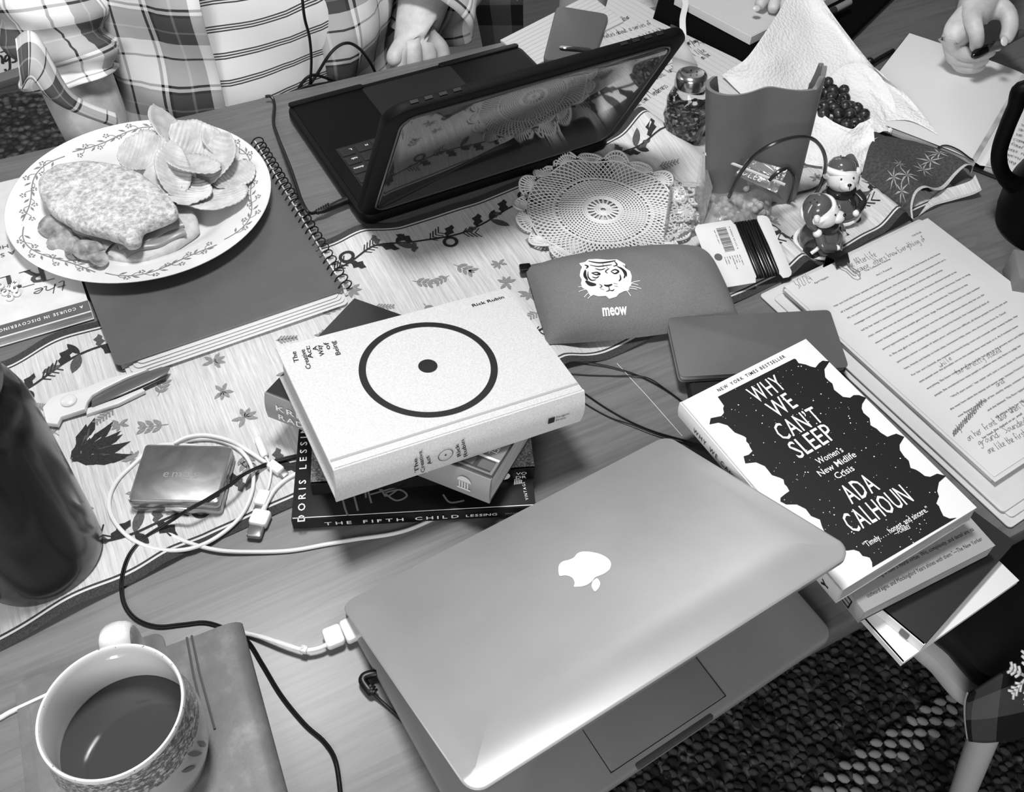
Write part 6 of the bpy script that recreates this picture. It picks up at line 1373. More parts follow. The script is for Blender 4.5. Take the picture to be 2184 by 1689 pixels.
mb = MB(); tube(mb, [P(1757, 32, .034), P(1778, 22, .034), P(1780, 21, .034)], .0052, 12); mk = thing('marker_pen', P(1780, 20, .03), 'grey marker pen with dark end lying on the drawing pad', 'pen'); mb.build('cap', mat('marker_dark', .18, .4), mk)
mb = MB(); tube(mb, [P(1779, 21.5, .034), P(1812, 4, .034)], .0048, 12); mb.build('barrel', mat('marker_grey', .5, .4), mk)
mb = MB(); pts = catmull([P(1470, -40, .05), P(1461, -6, .034), P(1462, 10, .032), P(1456, 40, .030), P(1457, 70, .022), P(1459, 92, .010)], 6); tube(mb, pts, .0042, 8, flatz=.2); tag(mb.build('ribbon', mat('white_ribbon', .88, .7)), 'white ribbon hanging from the drawing pad over the black sleeve', 'ribbon')
mb = MB(); ps = [P(1440, 62, .030), P(1433, 120, .012), P(1488, 138, .012), P(1462, 86, .024)]
mb.add(ps, [[0, 1, 2, 3]]); ps2 = [P(1433, 120, .012), P(1436, 152, .010), P(1482, 168, .010), P(1488, 138, .012)]; mb.add(ps2, [[0, 1, 2, 3]]); o = mb.build('folded_slip', mat('grey_slip', .74, .8)); sm = o.modifiers.new('thickness', 'SOLIDIFY'); sm.thickness = .0005; tag(o, 'small folded pale paper slip on the writing pad behind the jar', 'paper slip')
mb = MB(); tube(mb, catmull([P(1905, 108, .006), P(1880, 122, .006), P(1862, 133, .007)], 4), .0032, 8); ball(mb, P(1855, 131, .008), .0055); tag(mb.build('black_toggle', mat('black_plastic', .04, .4)), 'black toggle end on a strap by the open notebook corner', 'toggle')
# ------------------------------------------------------------------ people
SKIN = NT('skin'); f_ = SKIN.noise(SKIN.coords(), 45, 4, .6); SKIN.col(SKIN.ramp(f_, [(.3, .68), (.7, .80)])); SKIN.set(Roughness=.5, Subsurface_Weight=.08, Subsurface_Radius=(.004, .004, .004)); SKIN.bump(SKIN.noise(SKIN.coords(), 260, 3), .15, .0006); SKIN = SKIN.m
def skinmesh(name, chains, root, mtl, parent=None, sub=2):
    """chains: lists of (point, radius) joined where points coincide; root = index of the root vertex"""
    vs, rs, es, idx = [], [], [], {}
    def vid(p, r):
        k = (round(p[0], 4), round(p[1], 4), round(p[2], 4))
        if k not in idx: idx[k] = len(vs); vs.append(Vector(p)); rs.append(r)
        return idx[k]
    for ch in chains:
        ids = [vid(p, r) for p, r in ch]
        for a, b in zip(ids, ids[1:]):
            if a != b: es.append((a, b))
    me = bpy.data.meshes.new(name); me.from_pydata(vs, es, []); me.update()
    o = bpy.data.objects.new(name, me); COL.objects.link(o)
    m = o.modifiers.new('skin', 'SKIN'); m.use_smooth_shade = True
    if not me.skin_vertices: 
        bm = bmesh.new(); bm.from_mesh(me); bm.verts.layers.skin.verify(); bm.to_mesh(me); bm.free()
    for i, sv in enumerate(me.skin_vertices[0].data):
        r = rs[i]; sv.radius = (r, r) if not isinstance(r, tuple) else r; sv.use_root = (i == root)
    s = o.modifiers.new('sub', 'SUBSURF'); s.levels = sub; s.render_levels = sub
    dg = bpy.context.evaluated_depsgraph_get(); m2 = bpy.data.meshes.new_from_object(o.evaluated_get(dg)); m2.name = name
    bpy.data.objects.remove(o); org = ORG[parent.name] if parent else Vector((0, 0, 0))
    for v in m2.vertices: v.co -= org
    m2.materials.clear(); m2.materials.append(mtl); m2.polygons.foreach_set('use_smooth', [True]*len(m2.polygons))
    o = bpy.data.objects.new(name, m2); COL.objects.link(o)
    if parent: o.parent = parent
    ORG[o.name] = org; return o
def W(u, v, z): return Vector((u, v, T+z))
def head_parts(root, c, face, hairm):
    f = Fr(c, (cos(face), sin(face), 0), z=(0, 0, 1))
    mb = MB(); ball(mb, f(-.012, 0, .03), .098, .082, .102, f, 0, 24, 14); mb.f = [q for q in mb.f if True]; mb.build('hair', hairm, root)
    for s in (-1, 1):
        mb = MB(); ball(mb, f(.094, s*.032, .0), .008, .013, .008, f); mb.build('eye', mat('eye_white', .85, .2), root)
        mb = MB(); ball(mb, f(.101, s*.032, .0), .0035, .006, .006, f); mb.build('iris', mat('eye_dark', .1, .2), root)
        mb = MB(); ball(mb, f(-.005, s*.084, -.005), .018, .008, .03, f); mb.build('ear', SKIN, root)
    mb = MB(); ball(mb, f(.103, 0, -.028), .016, .014, .022, f); mb.build('nose', SKIN, root)
    mb = MB(); ball(mb, f(.092, 0, -.066), .008, .024, .007, f); mb.build('mouth', mat('lip_grey', .45, .5), root)
def plaidmat(name, per, bands, lines, base=.75):
    """woven check from the sheet's own coordinates: dark bands and fine lines in both directions"""
    t = NT(name); tc = t.n('ShaderNodeTexCoord'); s = t.n('ShaderNodeSeparateXYZ'); t.l(tc.outputs['UV'], s.inputs[0])
    cs = []
    for ax in (0, 1):
        fr_ = t.math('FRACT', t.math('DIVIDE', s.outputs[ax], per)); st = [(0, base)]
        for a, b, v in bands: st += [(a, v), (b, base)]
        cs.append(t.ramp(fr_, st, 'CONSTANT'))
        ln = t.ramp(fr_, [(0, 0)]+sum([[(a, v), (a+.02, 0)] for a, v in lines], []), 'CONSTANT'); cs.append(ln)
    c = t.mix(.5, cs[0], cs[2]); c = t.mix(1., c, cs[1], 'ADD'); c = t.mix(1., c, cs[3], 'ADD')
    t.col(c); t.set(Roughness=.9); t.bump(t.noise(t.coords(), 900, 2), .1, .0003); MATS[name] = t.m; return t.m
PLD = plaidmat('plaid_shirt_cloth', .105, [(.10, .46, .30), (.46, .49, .10), (.53, .56, .13), (.88, .91, .18)], [(.25, .35), (.70, .0)], .93)
def teemat():
    t = NT('striped_tee_cloth'); tc = t.n('ShaderNodeTexCoord'); s = t.n('ShaderNodeSeparateXYZ'); t.l(tc.outputs['UV'], s.inputs[0]); f = t.math('FRACT', t.math('DIVIDE', s.outputs[1], .034))
    t.col(t.ramp(f, [(0, .93), (.10, .25), (.15, .88), (.20, .22), (.25, .88), (.30, .25), (.35, .93)], 'CONSTANT')); t.set(Roughness=.9); return t.m
TEE = teemat()
# ---- person across the table
p1 = thing('person', W(.26, 1.3, -.75+.0), 'person in an open checked shirt over a striped tee, seated behind the black laptop', 'person')
pel, bel, che, nk, hd = W(.25, 1.30, -.27), W(.25, 1.29, -.08), W(.25, 1.28, .20), W(.25, 1.29, .40), W(.25, 1.26, .53)
shR, shL = W(.06, 1.28, .33), W(.44, 1.28, .33)
elR, wrR = W(.020, 1.175, .068), W(.032, 1.098, -.12)
elL, wrL = W(.535, 1.235, .085), W(.437, 1.118, .006)
kn = [P(848, 118, -.002), P(882, 112, .0), P(915, 106, .0), P(945, 100, -.004)]
kn = [PV(848, 112, 1.098), PV(880, 104, 1.096), PV(912, 100, 1.098), PV(942, 100, 1.102)]
palm = (wrL+(kn[1]+kn[2])/2)/2
ch = [[(pel, .13), (bel, .135), (che, .145), (nk, .058), (hd, .088), (hd+Vector((0, -.01, .09)), .075)],
 [(che, .145), (shR, .066), (elR, .046), (elR.lerp(wrR, .5), .043), (wrR, .029), (wrR+Vector((.035, -.02, -.05)), .034)],
 [(che, .145), (shL, .066), (elL, .044), (elL.lerp(wrL, .55), .040), (wrL, .029)],
 [(pel, .13), (W(.14, 1.24, -.30), .09), (W(.10, .86, -.24), .062), (W(.10, .84, -.64), .045), (W(.10, .74, -.71), .036)],
 [(pel, .13), (W(.36, 1.24, -.30), .09), (W(.40, .88, -.24), .062), (W(.40, .88, -.64), .045), (W(.40, .78, -.71), .036)]]
hR = wrR+Vector((.035, -.02, -.05))
for i in range(4):
    b = hR+Vector((.012+.004*i, -.018+.013*i, -.035)); ch.append([(hR, .034), (b, .0105), (b+Vector((.012, -.006, -.03)), .009), (b+Vector((.004, .004, -.05)), .008)])
for i in range(4):
    k_ = kn[i]; ch.append([(wrL, .029), (wrL.lerp(k_, .55), .019), (k_, .0135), (k_+Vector((-.004, -.014, -.030)), .0118), (k_+Vector((-.002, .012, -.046)), .009)])
th_ = PV(842, 100, 1.105); ch.append([(wrL, .029), (wrL.lerp(th_, .6)+Vector((-.006, -.004, -.008)), .016), (PV(836, 122, 1.092), .0125), (PV(848, 142, 1.085), .0105)])
skinmesh('body', ch, 0, SKIN, p1)
head_parts(p1, hd+Vector((0, -.01, .03)), -pi/2, mat('dark_hair', .15, .6))
mb = MB()
def torso(a, b, off=0., sx=1., fold=0., seed=0., zlo=-.30, zhi=.36):
    th = 2*pi*a; z = zlo+(zhi-zlo)*b; w = (.175+.02*sin(pi*b)+off)*(1 if b < .85 else 1-.75*(b-.85)/.15); d = (.165+.02*sin(pi*min(1, b*1.3))+off)*(1 if b < .85 else 1-.6*(b-.85)/.15)
    n = fold*mnoise.noise(Vector((th*2.2+seed, z*9, seed)))+fold*.8*mnoise.noise(Vector((th*5+seed, z*4, seed+5)))
    return W(.25+(w+n)*cos(th), 1.285+(d+n)*sin(th), z+ (0.02 if b > .85 else 0))
grid(mb, lambda a, b: torso(a, b, 0, fold=.010), 90, 60, uvfn=lambda a, b: (a*1.05, b*.66-.028*cos(2*pi*a))); mb.build('tee', TEE, p1)
mb = MB()
def shirt(a0, a1, seed):
    def fn(a, b):
        th = a0+(a1-a0)*a; e = th/(2*pi); op = (1-b); p = torso(e, b, .016+.012*(1-abs(2*a-1)), fold=.022, seed=seed, zlo=-.36, zhi=.375); return p
    return fn
front = -pi/2
grid(mb, shirt(front-.36, front-pi, 3.), 46, 60, uvfn=lambda a, b: (a*.47, b*.74+.03*a)); mb.f = [f[::-1] for f in mb.f]
grid(mb, shirt(front+.30, front+pi, 8.), 46, 60, uvfn=lambda a, b: (a*.47+.02, b*.74-.03*a)); so = mb.build('shirt', PLD, p1); sm = so.modifiers.new('thickness', 'SOLIDIFY'); sm.thickness = .0018
def sleeve(name, pts, rads, seed, bunch):
    mb = MB(); C = catmull(pts, 10); N = len(C)
    def fn(a, b):
        i = b*(N-1); k = min(int(i), N-2); c = C[k].lerp(C[k+1], i-k); t = (C[min(k+1, N-1)]-C[max(k-1, 0)]).normalized(); x = t.cross(Vector((0, 0, 1))); x = x.normalized() if x.length > .1 else Vector((1, 0, 0)); y = x.cross(t)
        j = b*(len(rads)-1); m = min(int(j), len(rads)-2); r = rads[m]+(rads[m+1]-rads[m])*(j-m); th = 2*pi*a
        r *= 1+bunch*(.16*sin(b*46+2*sin(th+seed))+.25*mnoise.noise(Vector((cos(th)*1.6+seed, sin(th)*1.6, b*7))))
        return c+x*(r*cos(th))+y*(r*sin(th))
    grid(mb, fn, 56, 70, uvfn=lambda a, b: (a*.36, b*.42)); o = mb.build(name, PLD, p1); s2 = o.modifiers.new('thickness', 'SOLIDIFY'); s2.thickness = .002; return o
sleeve('sleeve', [shR+Vector((.05, 0, .02)), shR, shR.lerp(elR, .45)+Vector((-.01, .0, 0)), elR+Vector((0, .012, .03)), elR.lerp(wrR, .22)], [.068, .066, .060, .058, .058, .055], 2., .75)
mb = MB()                                             # rolled cuff hanging open at the bent elbow
q = [PV(35, 85, 1.10), PV(75, 75, 1.10), PV(150, 200, 1.075), PV(245, 245, 1.085)]; q2 = [PV(42, 190, 1.08), PV(68, 165, 1.075), PV(120, 215, 1.07), PV(240, 262, 1.085)]
C1, C2 = catmull(q, 8), catmull(q2, 8)
def fn(a, b):
    i = a*(len(C1)-1); k = min(int(i), len(C1)-2); return C1[k].lerp(C1[k+1], i-k).lerp(C2[k].lerp(C2[k+1], i-k), b)+Vector((0, -.012*sin(pi*b), 0))
grid(mb, fn, 40, 12, uvfn=lambda a, b: (a*.22, b*.06)); o = mb.build('rolled_cuff', PLD, p1); sm = o.modifiers.new('thickness', 'SOLIDIFY'); sm.thickness = .003
sleeve('sleeve', [shL+Vector((-.05, 0, .02)), shL, shL.lerp(elL, .5)+Vector((.02, 0, 0)), elL+Vector((.012, .0, .012)), elL.lerp(wrL, .84)+Vector((.008, 0, .0))], [.075, .078, .070, .068, .064, .062], 6., .45)
mb = MB(); 
for s in (-1, 1):
    kx = .10 if s < 0 else .40; hx = .14 if s < 0 else .36
    tube(mb, catmull([W(.25+s*.05, 1.31, -.29), W(hx, 1.22, -.285), W(kx, .9, -.235), W(kx, .855, -.30), W(kx, .86, -.62)], 6), lambda t: .108-.04*t, 18)
mb.build('trousers', mat('dark_denim', .16, .9, nz=(300, .03)), p1)
for s in (-1, 1):
    kx = .10 if s < 0 else .40; v0 = .84 if s < 0 else .88; mb = MB(); f = Fr(W(kx, v0, -.75+.014), (0, -1, 0)); prism(mb, rrect(-.07, .19, -.045, .045, .04), 0, .07, f, 0, .02); mb.build('shoe', mat('dark_shoe', .1, .6), p1)
# earphone cord hanging in front of the tee and lying in the lap
hc = thing('hanging_cord', PV(655, 100, 1.06), 'black cord hanging in front of the striped tee and looping at the table edge', 'cord')
mb = MB(); tube(mb, catmull([PV(640, -60, 1.075), PV(645, 0, 1.07), PV(650, 40, 1.07), PV(660, 80, 1.075), PV(664, 130, 1.08), PV(661, 186, 1.084)], 7), .0018, 8); mb.build('hanging_strand', BC, hc)
mb = MB(); tube(mb, catmull([PV(655, 188, 1.086), PV(675, 160, 1.084), PV(700, 120, 1.08), PV(722, 98, 1.08), PV(745, 92, 1.08), PV(768, 105, 1.085), PV(788, 130, 1.09), PV(803, 160, 1.088)], 7), .002, 8); mb.build('loop_strand', BC, hc)
mb = MB(); tube(mb, catmull([PV(632, 198, 1.084), PV(648, 172, 1.084), PV(668, 160, 1.084), PV(695, 166, 1.084), PV(725, 178, 1.084)], 6), .002, 8); tube(mb, catmull([PV(630, 196, 1.082), PV(650, 186, 1.082), PV(690, 178, 1.082), PV(712, 176, 1.082)], 5), .0018, 8); mb.build('lap_strand', BC, hc)
# charger of the black laptop
ch_ = thing('laptop_charger_cord', P(640, 330, .01), 'black charger cord running along the notebook coil to the black laptop', 'cord')
mb = MB(); tube(mb, pz([(566, 206, .010), (578, 206, .010), (585, 222, .006), (583, 260, .006), (592, 290, .006), (606, 325, .012), (620, 360, .018), (632, 395, .0205), (642, 425, .0205), (655, 450, .018), (665, 455, .014), (678, 450, .012)]), .0019, 8); mb.build('cord', BC, ch_)
mb = MB(); tube(mb, pz([(672, 453, .012), (690, 449, .011), (712, 439, .010), (738, 428, .010), (744, 426, .010)], 4), lambda t: .0022+.0022*min(1, t*1.6), 10); mb.build('plug', BC, ch_)
for k in range(6):
    mb = MB(); t = k/6; a = P(676+5*k, 452-2.2*k, .0113); b = P(678+5*k, 451.3-2.2*k, .0113); tube(mb, [a, b], .0034+.0002*k, 10); mb.build('strain_relief', BC, ch_)
mb = MB(); tube(mb, [P(743, 426.5, .010), P(752, 423, .010)], .0032, 10); mb.build('metal_collar', mat('bright_wire', .85), ch_)
# ---- writing hand on the right and its owner
def armperson(label, wr, el, sh, sd, cen, chains, shirtm, hair):
    pr = thing('person', W(cen[0], cen[1], -.75), label, 'person')
    U, V = cen; pel, che, nk, hd = W(U, V, -.27), W(U, V-.01, .2), W(U, V, .4), W(U, V-.03, .53); o_s = W(U-sd*(sh.x-U)*0+(U-sh.x), V, .32)
    c = [[(pel, .13), (W(U, V, -.05), .13), (che, .14), (nk, .055), (hd, .088), (hd+Vector((0, -.01, .09)), .075)], [(che, .14), (sh, .062), (el, .043), (el.lerp(wr, .45), .041), (wr, .028)],
         [(che, .14), (o_s, .062), (o_s+Vector((.03*sd, -.04, -.28)), .042), (o_s+Vector((-.02*sd, -.22, -.36)), .03), (o_s+Vector((-.03*sd, -.30, -.37)), .034)],
         [(pel, .13), (W(U-.1, V-.06, -.30), .085), (W(U-.12, V-.42, -.24), .06), (W(U-.12, V-.42, -.65), .045), (W(U-.12, V-.5, -.71), .035)], [(pel, .13), (W(U+.1, V-.06, -.30), .085), (W(U+.12, V-.42, -.24), .06), (W(U+.12, V-.42, -.65), .045), (W(U+.12, V-.5, -.71), .035)]]+chains
    skinmesh('body', c, 0, SKIN, pr); head_parts(pr, hd+Vector((0, -.01, .03)), -pi/2, hair)
    mb = MB()
    def tr(a, b): th = 2*pi*a; z = -.30+.66*b; k = (1 if b < .85 else 1-.75*(b-.85)/.15); return W(U+(.18*k)*cos(th), V-.005+(.155*k)*sin(th), z)
    grid(mb, tr, 40, 24); mb.build('top', shirtm, pr)
    mb = MB(); tube(mb, catmull([che.lerp(sh, .55), sh, sh.lerp(el, .5), sh.lerp(el, .95)], 6), lambda t: .078-.014*t, 18); mb.build('sleeve', shirtm, pr)
    mb = MB()
    for s in (-1, 1): tube(mb, catmull([W(U+s*.05, V, -.29), W(U+s*.1, V-.07, -.29), W(U+s*.12, V-.40, -.235), W(U+s*.12, V-.43, -.3), W(U+s*.12, V-.42, -.64)], 5), lambda t: .105-.04*t, 16)
    mb.build('trousers', mat('dark_denim', .16), pr)
    for s in (-1, 1): mb = MB(); prism(mb, rrect(-.07, .18, -.042, .042, .04), 0, .07, Fr(W(U+s*.12, V-.42, -.75+.002), (0, -1, 0)), 0, .02); mb.build('shoe', mat('dark_shoe', .1), pr)
    return pr
wr = P(2100, -22, .100); el = W(1.22, .90, .13); sh = W(1.36, 1.22, .32)
pm = P(2058, 52, .078)
hch = [[(wr, .028), (P(2085, 15, .094), .026), (pm, .021)],
 [(P(2085, 15, .094), .026), (P(2072, 40, .096), .0125), (P(2082, 68, .090), .0105), (P(2084, 92, .072), .0095), (P(2079, 108, .058), .0080)],
 [(pm, .021), (P(2032, 75, .074), .0135), (P(2026, 104, .052), .0115), (P(2072, 120, .045), .0100), (P(2124, 107, .050), .0082)],
 [(pm, .021), (P(2028, 88, .062), .0130), (P(2034, 126, .036), .0112), (P(2076, 134, .034), .0098), (P(2108, 122, .040), .0082)],
 [(pm, .021), (P(2030, 100, .050), .0122), (P(2048, 142, .026), .0102), (P(2080, 145, .026), .0090), (P(2102, 136, .030), .0076)],
 [(P(2085, 15, .094), .026), (P(2120, 12, .094), .0165), (P(2152, 24, .096), .0135), (P(2156, 58, .086), .0115), (P(2143, 90, .074), .0088)]]
pr2 = armperson('person whose right hand holds a dark pen over the open notebook', wr, el, sh, 1, (1.52, 1.30), hch, mat('dark_jumper', .2, .9), mat('dark_hair', .15))
mb = MB(); f = Fr(P(2142, 88, .0835), P(2143, 96, .079)-P(2142, 84, .083)); ball(mb, f.o, .0062, .0048, .0016, Fr(P(2143, 86, .0838), CY*-1, z=-CF), 0, 12, 8); mb.build('thumb_nail', mat('nail_pale', .76, .25), pr2)
mb = MB(); ball(mb, P(2127, 104, .057), .0052, .0036, .0018, Fr(P(2127, 104, .056), CX, z=-CF), 0, 12, 8); mb.build('finger_nail', mat('nail_pale', .76), pr2)
pn = thing('writing_pen', P(2120, 96, .06), 'dark pen held in the hand over the open notebook', 'pen')
a, b, c, d = P(2074, 120, .062), P(2100, 106, .064), P(2140, 92, .066), P(2180, 70, .070)
mb = MB(); tube(mb, [a, a.lerp(b, .15), a.lerp(b, .5), b], lambda t: .0025+.0042*min(1, t*2.2), 14); mb.build('cap', mat('black_gloss', .04, .12), pn)
mb = MB(); tube(mb, [b, c, d], .0054, 14); mb.build('barrel', mat('pen_grey', .3, .3), pn)
mb = MB(); e_ = P(2098, 100, .074); tube(mb, [e_, P(2115, 92, .074), P(2120, 89, .072)], .0014, 8); mb.build('clip', mat('black_gloss', .04), pn)
# ---- third person, only fingertips in view on the drawing pad
wr = P(1700, -110, .075); el = W(1.16, 1.18, .10); sh = W(1.18, 1.32, .32); pm = P(1672, -60, .062)
hch = [[(wr, .027), (pm, .022)], [(pm, .022), (P(1650, -30, .058), .0108), (P(1630, -6, .050), .0096), (P(1616, 18, .040), .0078)], [(pm, .022), (P(1664, -30, .055), .0108), (P(1652, 0, .046), .0096), (P(1648, 26, .038), .0080)],
 [(pm, .022), (P(1680, -30, .052), .0108), (P(1675, 2, .044), .0095), (P(1672, 24, .038), .0080)], [(pm, .022), (P(1695, -35, .050), .0098), (P(1698, -8, .042), .0086), (P(1692, 12, .038), .0072)], [(wr, .027), (P(1672, -85, .062), .0150), (P(1640, -55, .058), .0118), (P(1618, -28, .050), .0090)]]
pr3 = armperson('person whose fingertips rest on the drawing pad at the top edge', wr, el, sh, 1, (1.00, 1.36), hch, mat('pale_jumper', .75, .9), mat('dark_hair', .15))
mb = MB(); ball(mb, P(1613, 18, .048), .0058, .0046, .0018, Fr(P(1613, 18, .047), CX, z=-CF), 0, 12, 8); mb.build('finger_nail', mat('nail_pale', .76), pr3)
# ------------------------------------------------------------------ chairs and cushion beyond the table
BUF = NT('buffalo_check'); tc = BUF.n('ShaderNodeTexCoord'); s_ = BUF.n('ShaderNodeSeparateXYZ'); BUF.l(tc.outputs['UV'], s_.inputs[0])
cs = [BUF.ramp(BUF.math('FRACT', BUF.math('DIVIDE', s_.outputs[a], .09)), [(0, .08), (.5, .40)], 'CONSTANT') for a in (0, 1)]; BUF.col(BUF.mix(.5, cs[0], cs[1])); BUF.set(Roughness=.95); BUF = BUF.m
WCH = mat('white_chair_paint', .84, .4)
def chair(name, label, o, rot, seatm):
    f = Fr((o[0], o[1], 0), (cos(rot), sin(rot), 0)); r = thing(name, f(0, 0, .012), label, 'chair')   # x = forward
    mb = MB(); prism(mb, rrect(-.20, .22, -.21, .21, .05), .32, .345, f, 0, .008); mb.build('seat_frame', WCH, r)
    mb = MB(); prism(mb, rrect(-.185, .205, -.195, .195, .05), .3455, .365, f, 0, .012); mb.build('seat_pad', seatm, r)
    for x in (-.17, .18):
        for y in (-.17, .17): mb = MB(); tube(mb, [f(x*1.12, y*1.12, .0125), f(x, y, .32)], .019, 14); mb.build('leg', WCH, r)
    for y in (-.17, .17): mb = MB(); tube(mb, [f(-.18, y, .345), f(-.23, y, .92)], .017, 12); mb.build('back_post', WCH, r)
    for z in (.62, .76, .9): mb = MB(); t = (z-.455)/.465; box(mb, -.19-.05*t-.009, -.19-.05*t+.009, -.17, .17, z-.03, z+.03, f, 0, .006); mb.build('back_rail', WCH, r)
    return r, f
r, f = chair('dining_chair', 'white framed chair at the far side under the person by the drawing pad', (1.0, 1.42), -pi/2, mat('pale_seat_pad', .74, .7))
# chair at the near right corner, traced from its seat outline
CHR_ = thing('dining_chair', P(2150, 1380, -.7375), 'white framed chair with dark seat at the lower right, by the pile of paperbacks', 'chair')
zs = -.29; fz0 = Fr((0, 0, T), (1, 0, 0))
so_ = [tuple(v[:2]) for v in catmull([P(x, y, zs) for x, y in ((1950, 1350), (2000, 1415), (2062, 1482), (2120, 1490), (2230, 1450), (2420, 1330), (2500, 1180), (2380, 1030), (2180, 1080), (2010, 1220))], 5, True)]
mb = MB(); prism(mb, so_, zs-.03, zs, fz0, 0, .01); mb.build('seat_frame', WCH, CHR_)
cq = [sum(p[i] for p in so_)/len(so_) for i in (0, 1)]
mb = MB(); prism(mb, [(cq[0]+(p[0]-cq[0])*.93, cq[1]+(p[1]-cq[1])*.93) for p in so_], zs+.0005, zs+.035, fz0, 0, .014); mb.build('seat_pad', mat('dark_seat_pad', .13, .5, bump=(14, .5)), CHR_)
for a, b in (((2116, 1520), (2012, 1800)), ((2320, 1290), (2420, 1420)), ((2040, 1200), (1900, 1290)), ((2300, 1080), (2300, 1100))):
    mb = MB(); p = P(*a, zs-.03); q = P(*b, -.7375); tube(mb, [q, p], lambda t: .0135+.0035*t, 16); mb.build('leg', WCH, CHR_)
for a in ((2470, 1230), (2330, 1060)):
    mb = MB(); p = P(*a, zs); tube(mb, [p, p+Vector((.06, -.01, .44))], .016, 12); mb.build('back_post', WCH, CHR_)
for h_ in (.18, .30, .42):
    mb = MB(); p, q = P(2470, 1230, zs)+Vector((.06*h_/.44, 0, h_)), P(2330, 1060, zs)+Vector((.06*h_/.44, 0, h_)); tube(mb, [p, q], .02, 10, flatz=.6); mb.build('back_rail', WCH, CHR_)
# checked covers with white ornaments
cv = thing('chair_cover', P(2120, 1520, -.30), 'dark checked cloth cover with white snowflake over the near chair corner', 'chair cover')
T0 = [P(2064, 1478, -.235), P(2120, 1442, -.232), P(2190, 1402, -.230), P(2260, 1360, -.23)]; T1 = [P(2052, 1500, -.275), P(2110, 1500, -.262), P(2185, 1490, -.26), P(2260, 1470, -.26)]; T2 = [P(2064, 1574, -.335), P(2108, 1577, -.335), P(2180, 1566, -.335), P(2260, 1550, -.335)]
C_ = [catmull(t, 6) for t in (T0, T1, T2)]
def cfn(a, b):
    i = a*(len(C_[0])-1); k = min(int(i), len(C_[0])-2); ps = [c[k].lerp(c[k+1], i-k) for c in C_]; return ps[0]*(1-b)**2+ps[1]*2*b*(1-b)*1+ps[2]*b*b
mb = MB(); grid(mb, cfn, 24, 20, uvfn=lambda a, b: (a*.15+.03, b*.11+.02)); o = mb.build('cloth', BUF, cv); sm = o.modifiers.new('thickness', 'SOLIDIFY'); sm.thickness = .004
mb = MB(); tube(mb, [cfn(0, t/14)+Vector((-.001, 0, .001)) for t in range(15)]+[cfn(t/10*.35, 1) for t in range(1, 10)], .0011, 6); mb.build('seam_edge', mat('cover_seam', .75, .8), cv)
mb = MB(); SN = Fr(P(2190, 1444, -.222), P(2210, 1430, -.222)-P(2190, 1444, -.222), P(2186, 1423, -.215)-P(2190, 1444, -.222))
for k in range(6):
    a = k*pi/3+.2; c, q = cos(a), sin(a); ribbon(mb, [(0, 0), (.026*c, .026*q)], .0030, SN, .0015)
    for t in (.4, .65, .85):
        for s in (-1, 1): b = a+s*.8; ribbon(mb, [(.026*t*c, .026*t*q), (.026*t*c+.008*cos(b), .026*t*q+.008*sin(b))], .0024, SN, .0016)
o = mb.build('snowflake_patch', mat('white_felt', .9, .9), cv); sm = o.modifiers.new('thickness', 'SOLIDIFY'); sm.thickness = .002
cv = thing('chair_cover', P(1060, 60, -.42), 'dark checked cloth cover hanging from the far chair beyond the black laptop', 'chair cover')
def pzv(x, y, z): return P(x, y, z)
R0 = [P(1008, -40, -.20), P(1010, 0, -.24), P(1022, 60, -.31), P(1040, 150, -.42)]; R1 = [P(1115, -60, -.20), P(1115, 0, -.24), P(1116, 60, -.31), P(1116, 150, -.42)]
def cf2(a, b):
    i = b*3; k = min(int(i), 2); return R0[k].lerp(R0[k+1], i-k).lerp(R1[k].lerp(R1[k+1], i-k), a)
mb = MB(); grid(mb, cf2, 10, 14, uvfn=lambda a, b: (a*.105+.012, b*.19+.02)); o = mb.build('cloth', BUF, cv); sm = o.modifiers.new('thickness', 'SOLIDIFY'); sm.thickness = .006; sm.offset = -1
a = cf2(.86, .55); FG2 = Fr(a, cf2(.96, .55)-a, cf2(.86, .45)-a); mb = MB()
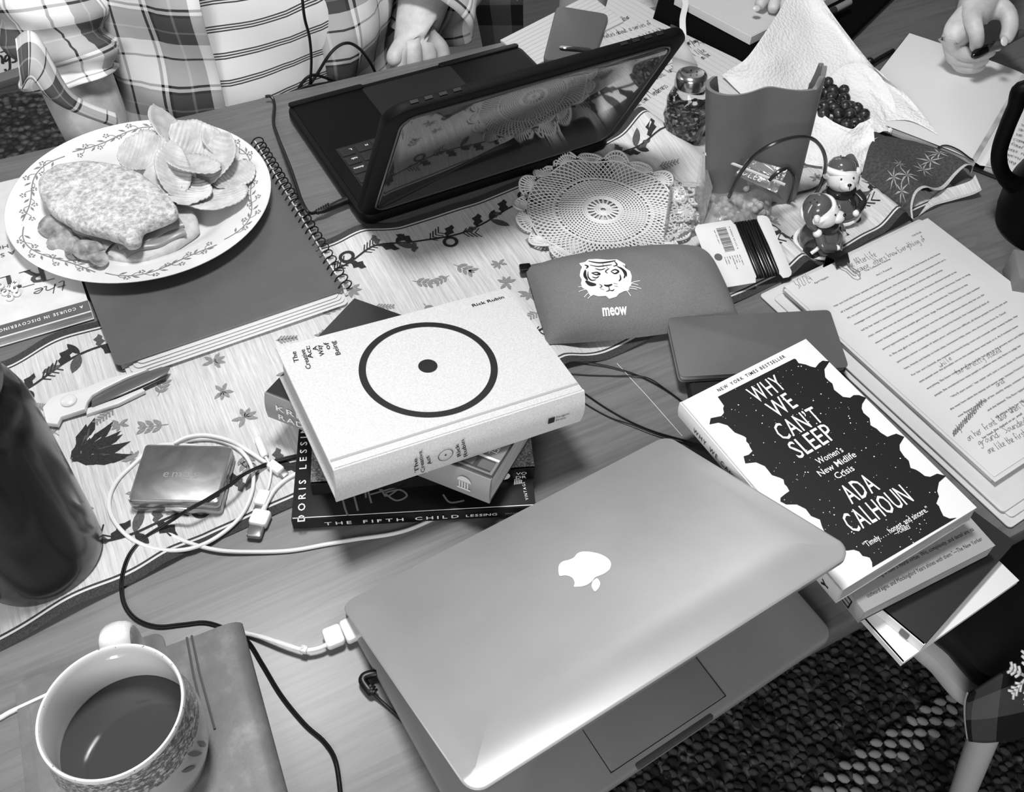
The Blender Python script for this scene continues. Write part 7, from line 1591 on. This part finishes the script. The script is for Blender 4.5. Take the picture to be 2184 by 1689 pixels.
pts = [FG2.px(x, y) for x, y in ((1099, 18), (1103, 23), (1110, 18), (1108, 28), (1107, 36), (1113, 46), (1115, 58), (1109, 67), (1101, 70), (1094, 62), (1092, 52), (1096, 42), (1102, 33), (1102, 26))]
prism(mb, pts, .001, .004, FG2, 0, .0008); ribbon(mb, [FG2.px(1103, 20), FG2.px(1103, -40)], .0018, FG2, .003); mb.build('gourd_ornament', mat('white_felt', .9), cv)['label'] = 'white gourd-shaped ornament on a string'
wp_ = MB(); R2 = [P(1117, -60, -.24), P(1117, 0, -.27), P(1117, 60, -.34), P(1117, 150, -.45)]; R3 = [P(1250, -60, -.24), P(1250, 0, -.27), P(1250, 60, -.34), P(1250, 150, -.45)]
# framed sign standing low at the left
sg = thing('framed_sign', P(-40, 80, -.70), 'white framed sign with brush lettering and snowflakes on the floor behind the checked sleeve', 'sign')
S0, S1, S3 = P(-190, 222, -.735), P(52, 146, -.735), P(-190, -60, -.66); FS2 = Fr(S0, S1-S0, P(-20, -60, -.66)-P(-20, 180, -.735)); ws_ = (S1-S0).length
mb = MB(); prism(mb, rect(0, ws_, 0, .50), -.012, 0, FS2, 0, .001); mb.build('panel', mat('sign_white', .93, .7), sg)
for r_ in (rect(-.004, ws_+.004, -.03, .0), rect(-.004, ws_+.004, .5, .53), rect(-.03, -.004, -.03, .53), rect(ws_+.004, ws_+.03, -.03, .53)):
    mb = MB(); prism(mb, r_, -.014, .010, FS2, 0, .002); mb.build('frame_bar', mat('sign_frame_grey', .55, .6), sg)
mb = MB()
for s, q0, q1, h_ in (('season', (-95, 104), (32, 92), .075), ('greetings', (-100, 150), (36, 132), .055), ('snow', (-90, 60), (20, 22), .06)):
    a, b = Vector(FS2.px(*q0)), Vector(FS2.px(*q1)); d = b-a; script(mb, s, FS2, a.x, a.y, h_, .006, .0008, rot=atan2(d.y, d.x), sx=d.length/(len(s)*4.2*h_/6))
for x, y in ((20, 53), (18, 107), (-30, 118)):
    c = Vector(FS2.px(x, y))
    for k in range(6): a = k*pi/3; ribbon(mb, [(c.x, c.y), (c.x+.02*cos(a), c.y+.02*sin(a))], .004, FS2, .0008)
mb.build('brush_lettering', mat('sign_ink', .2, .7), sg, smooth=0)
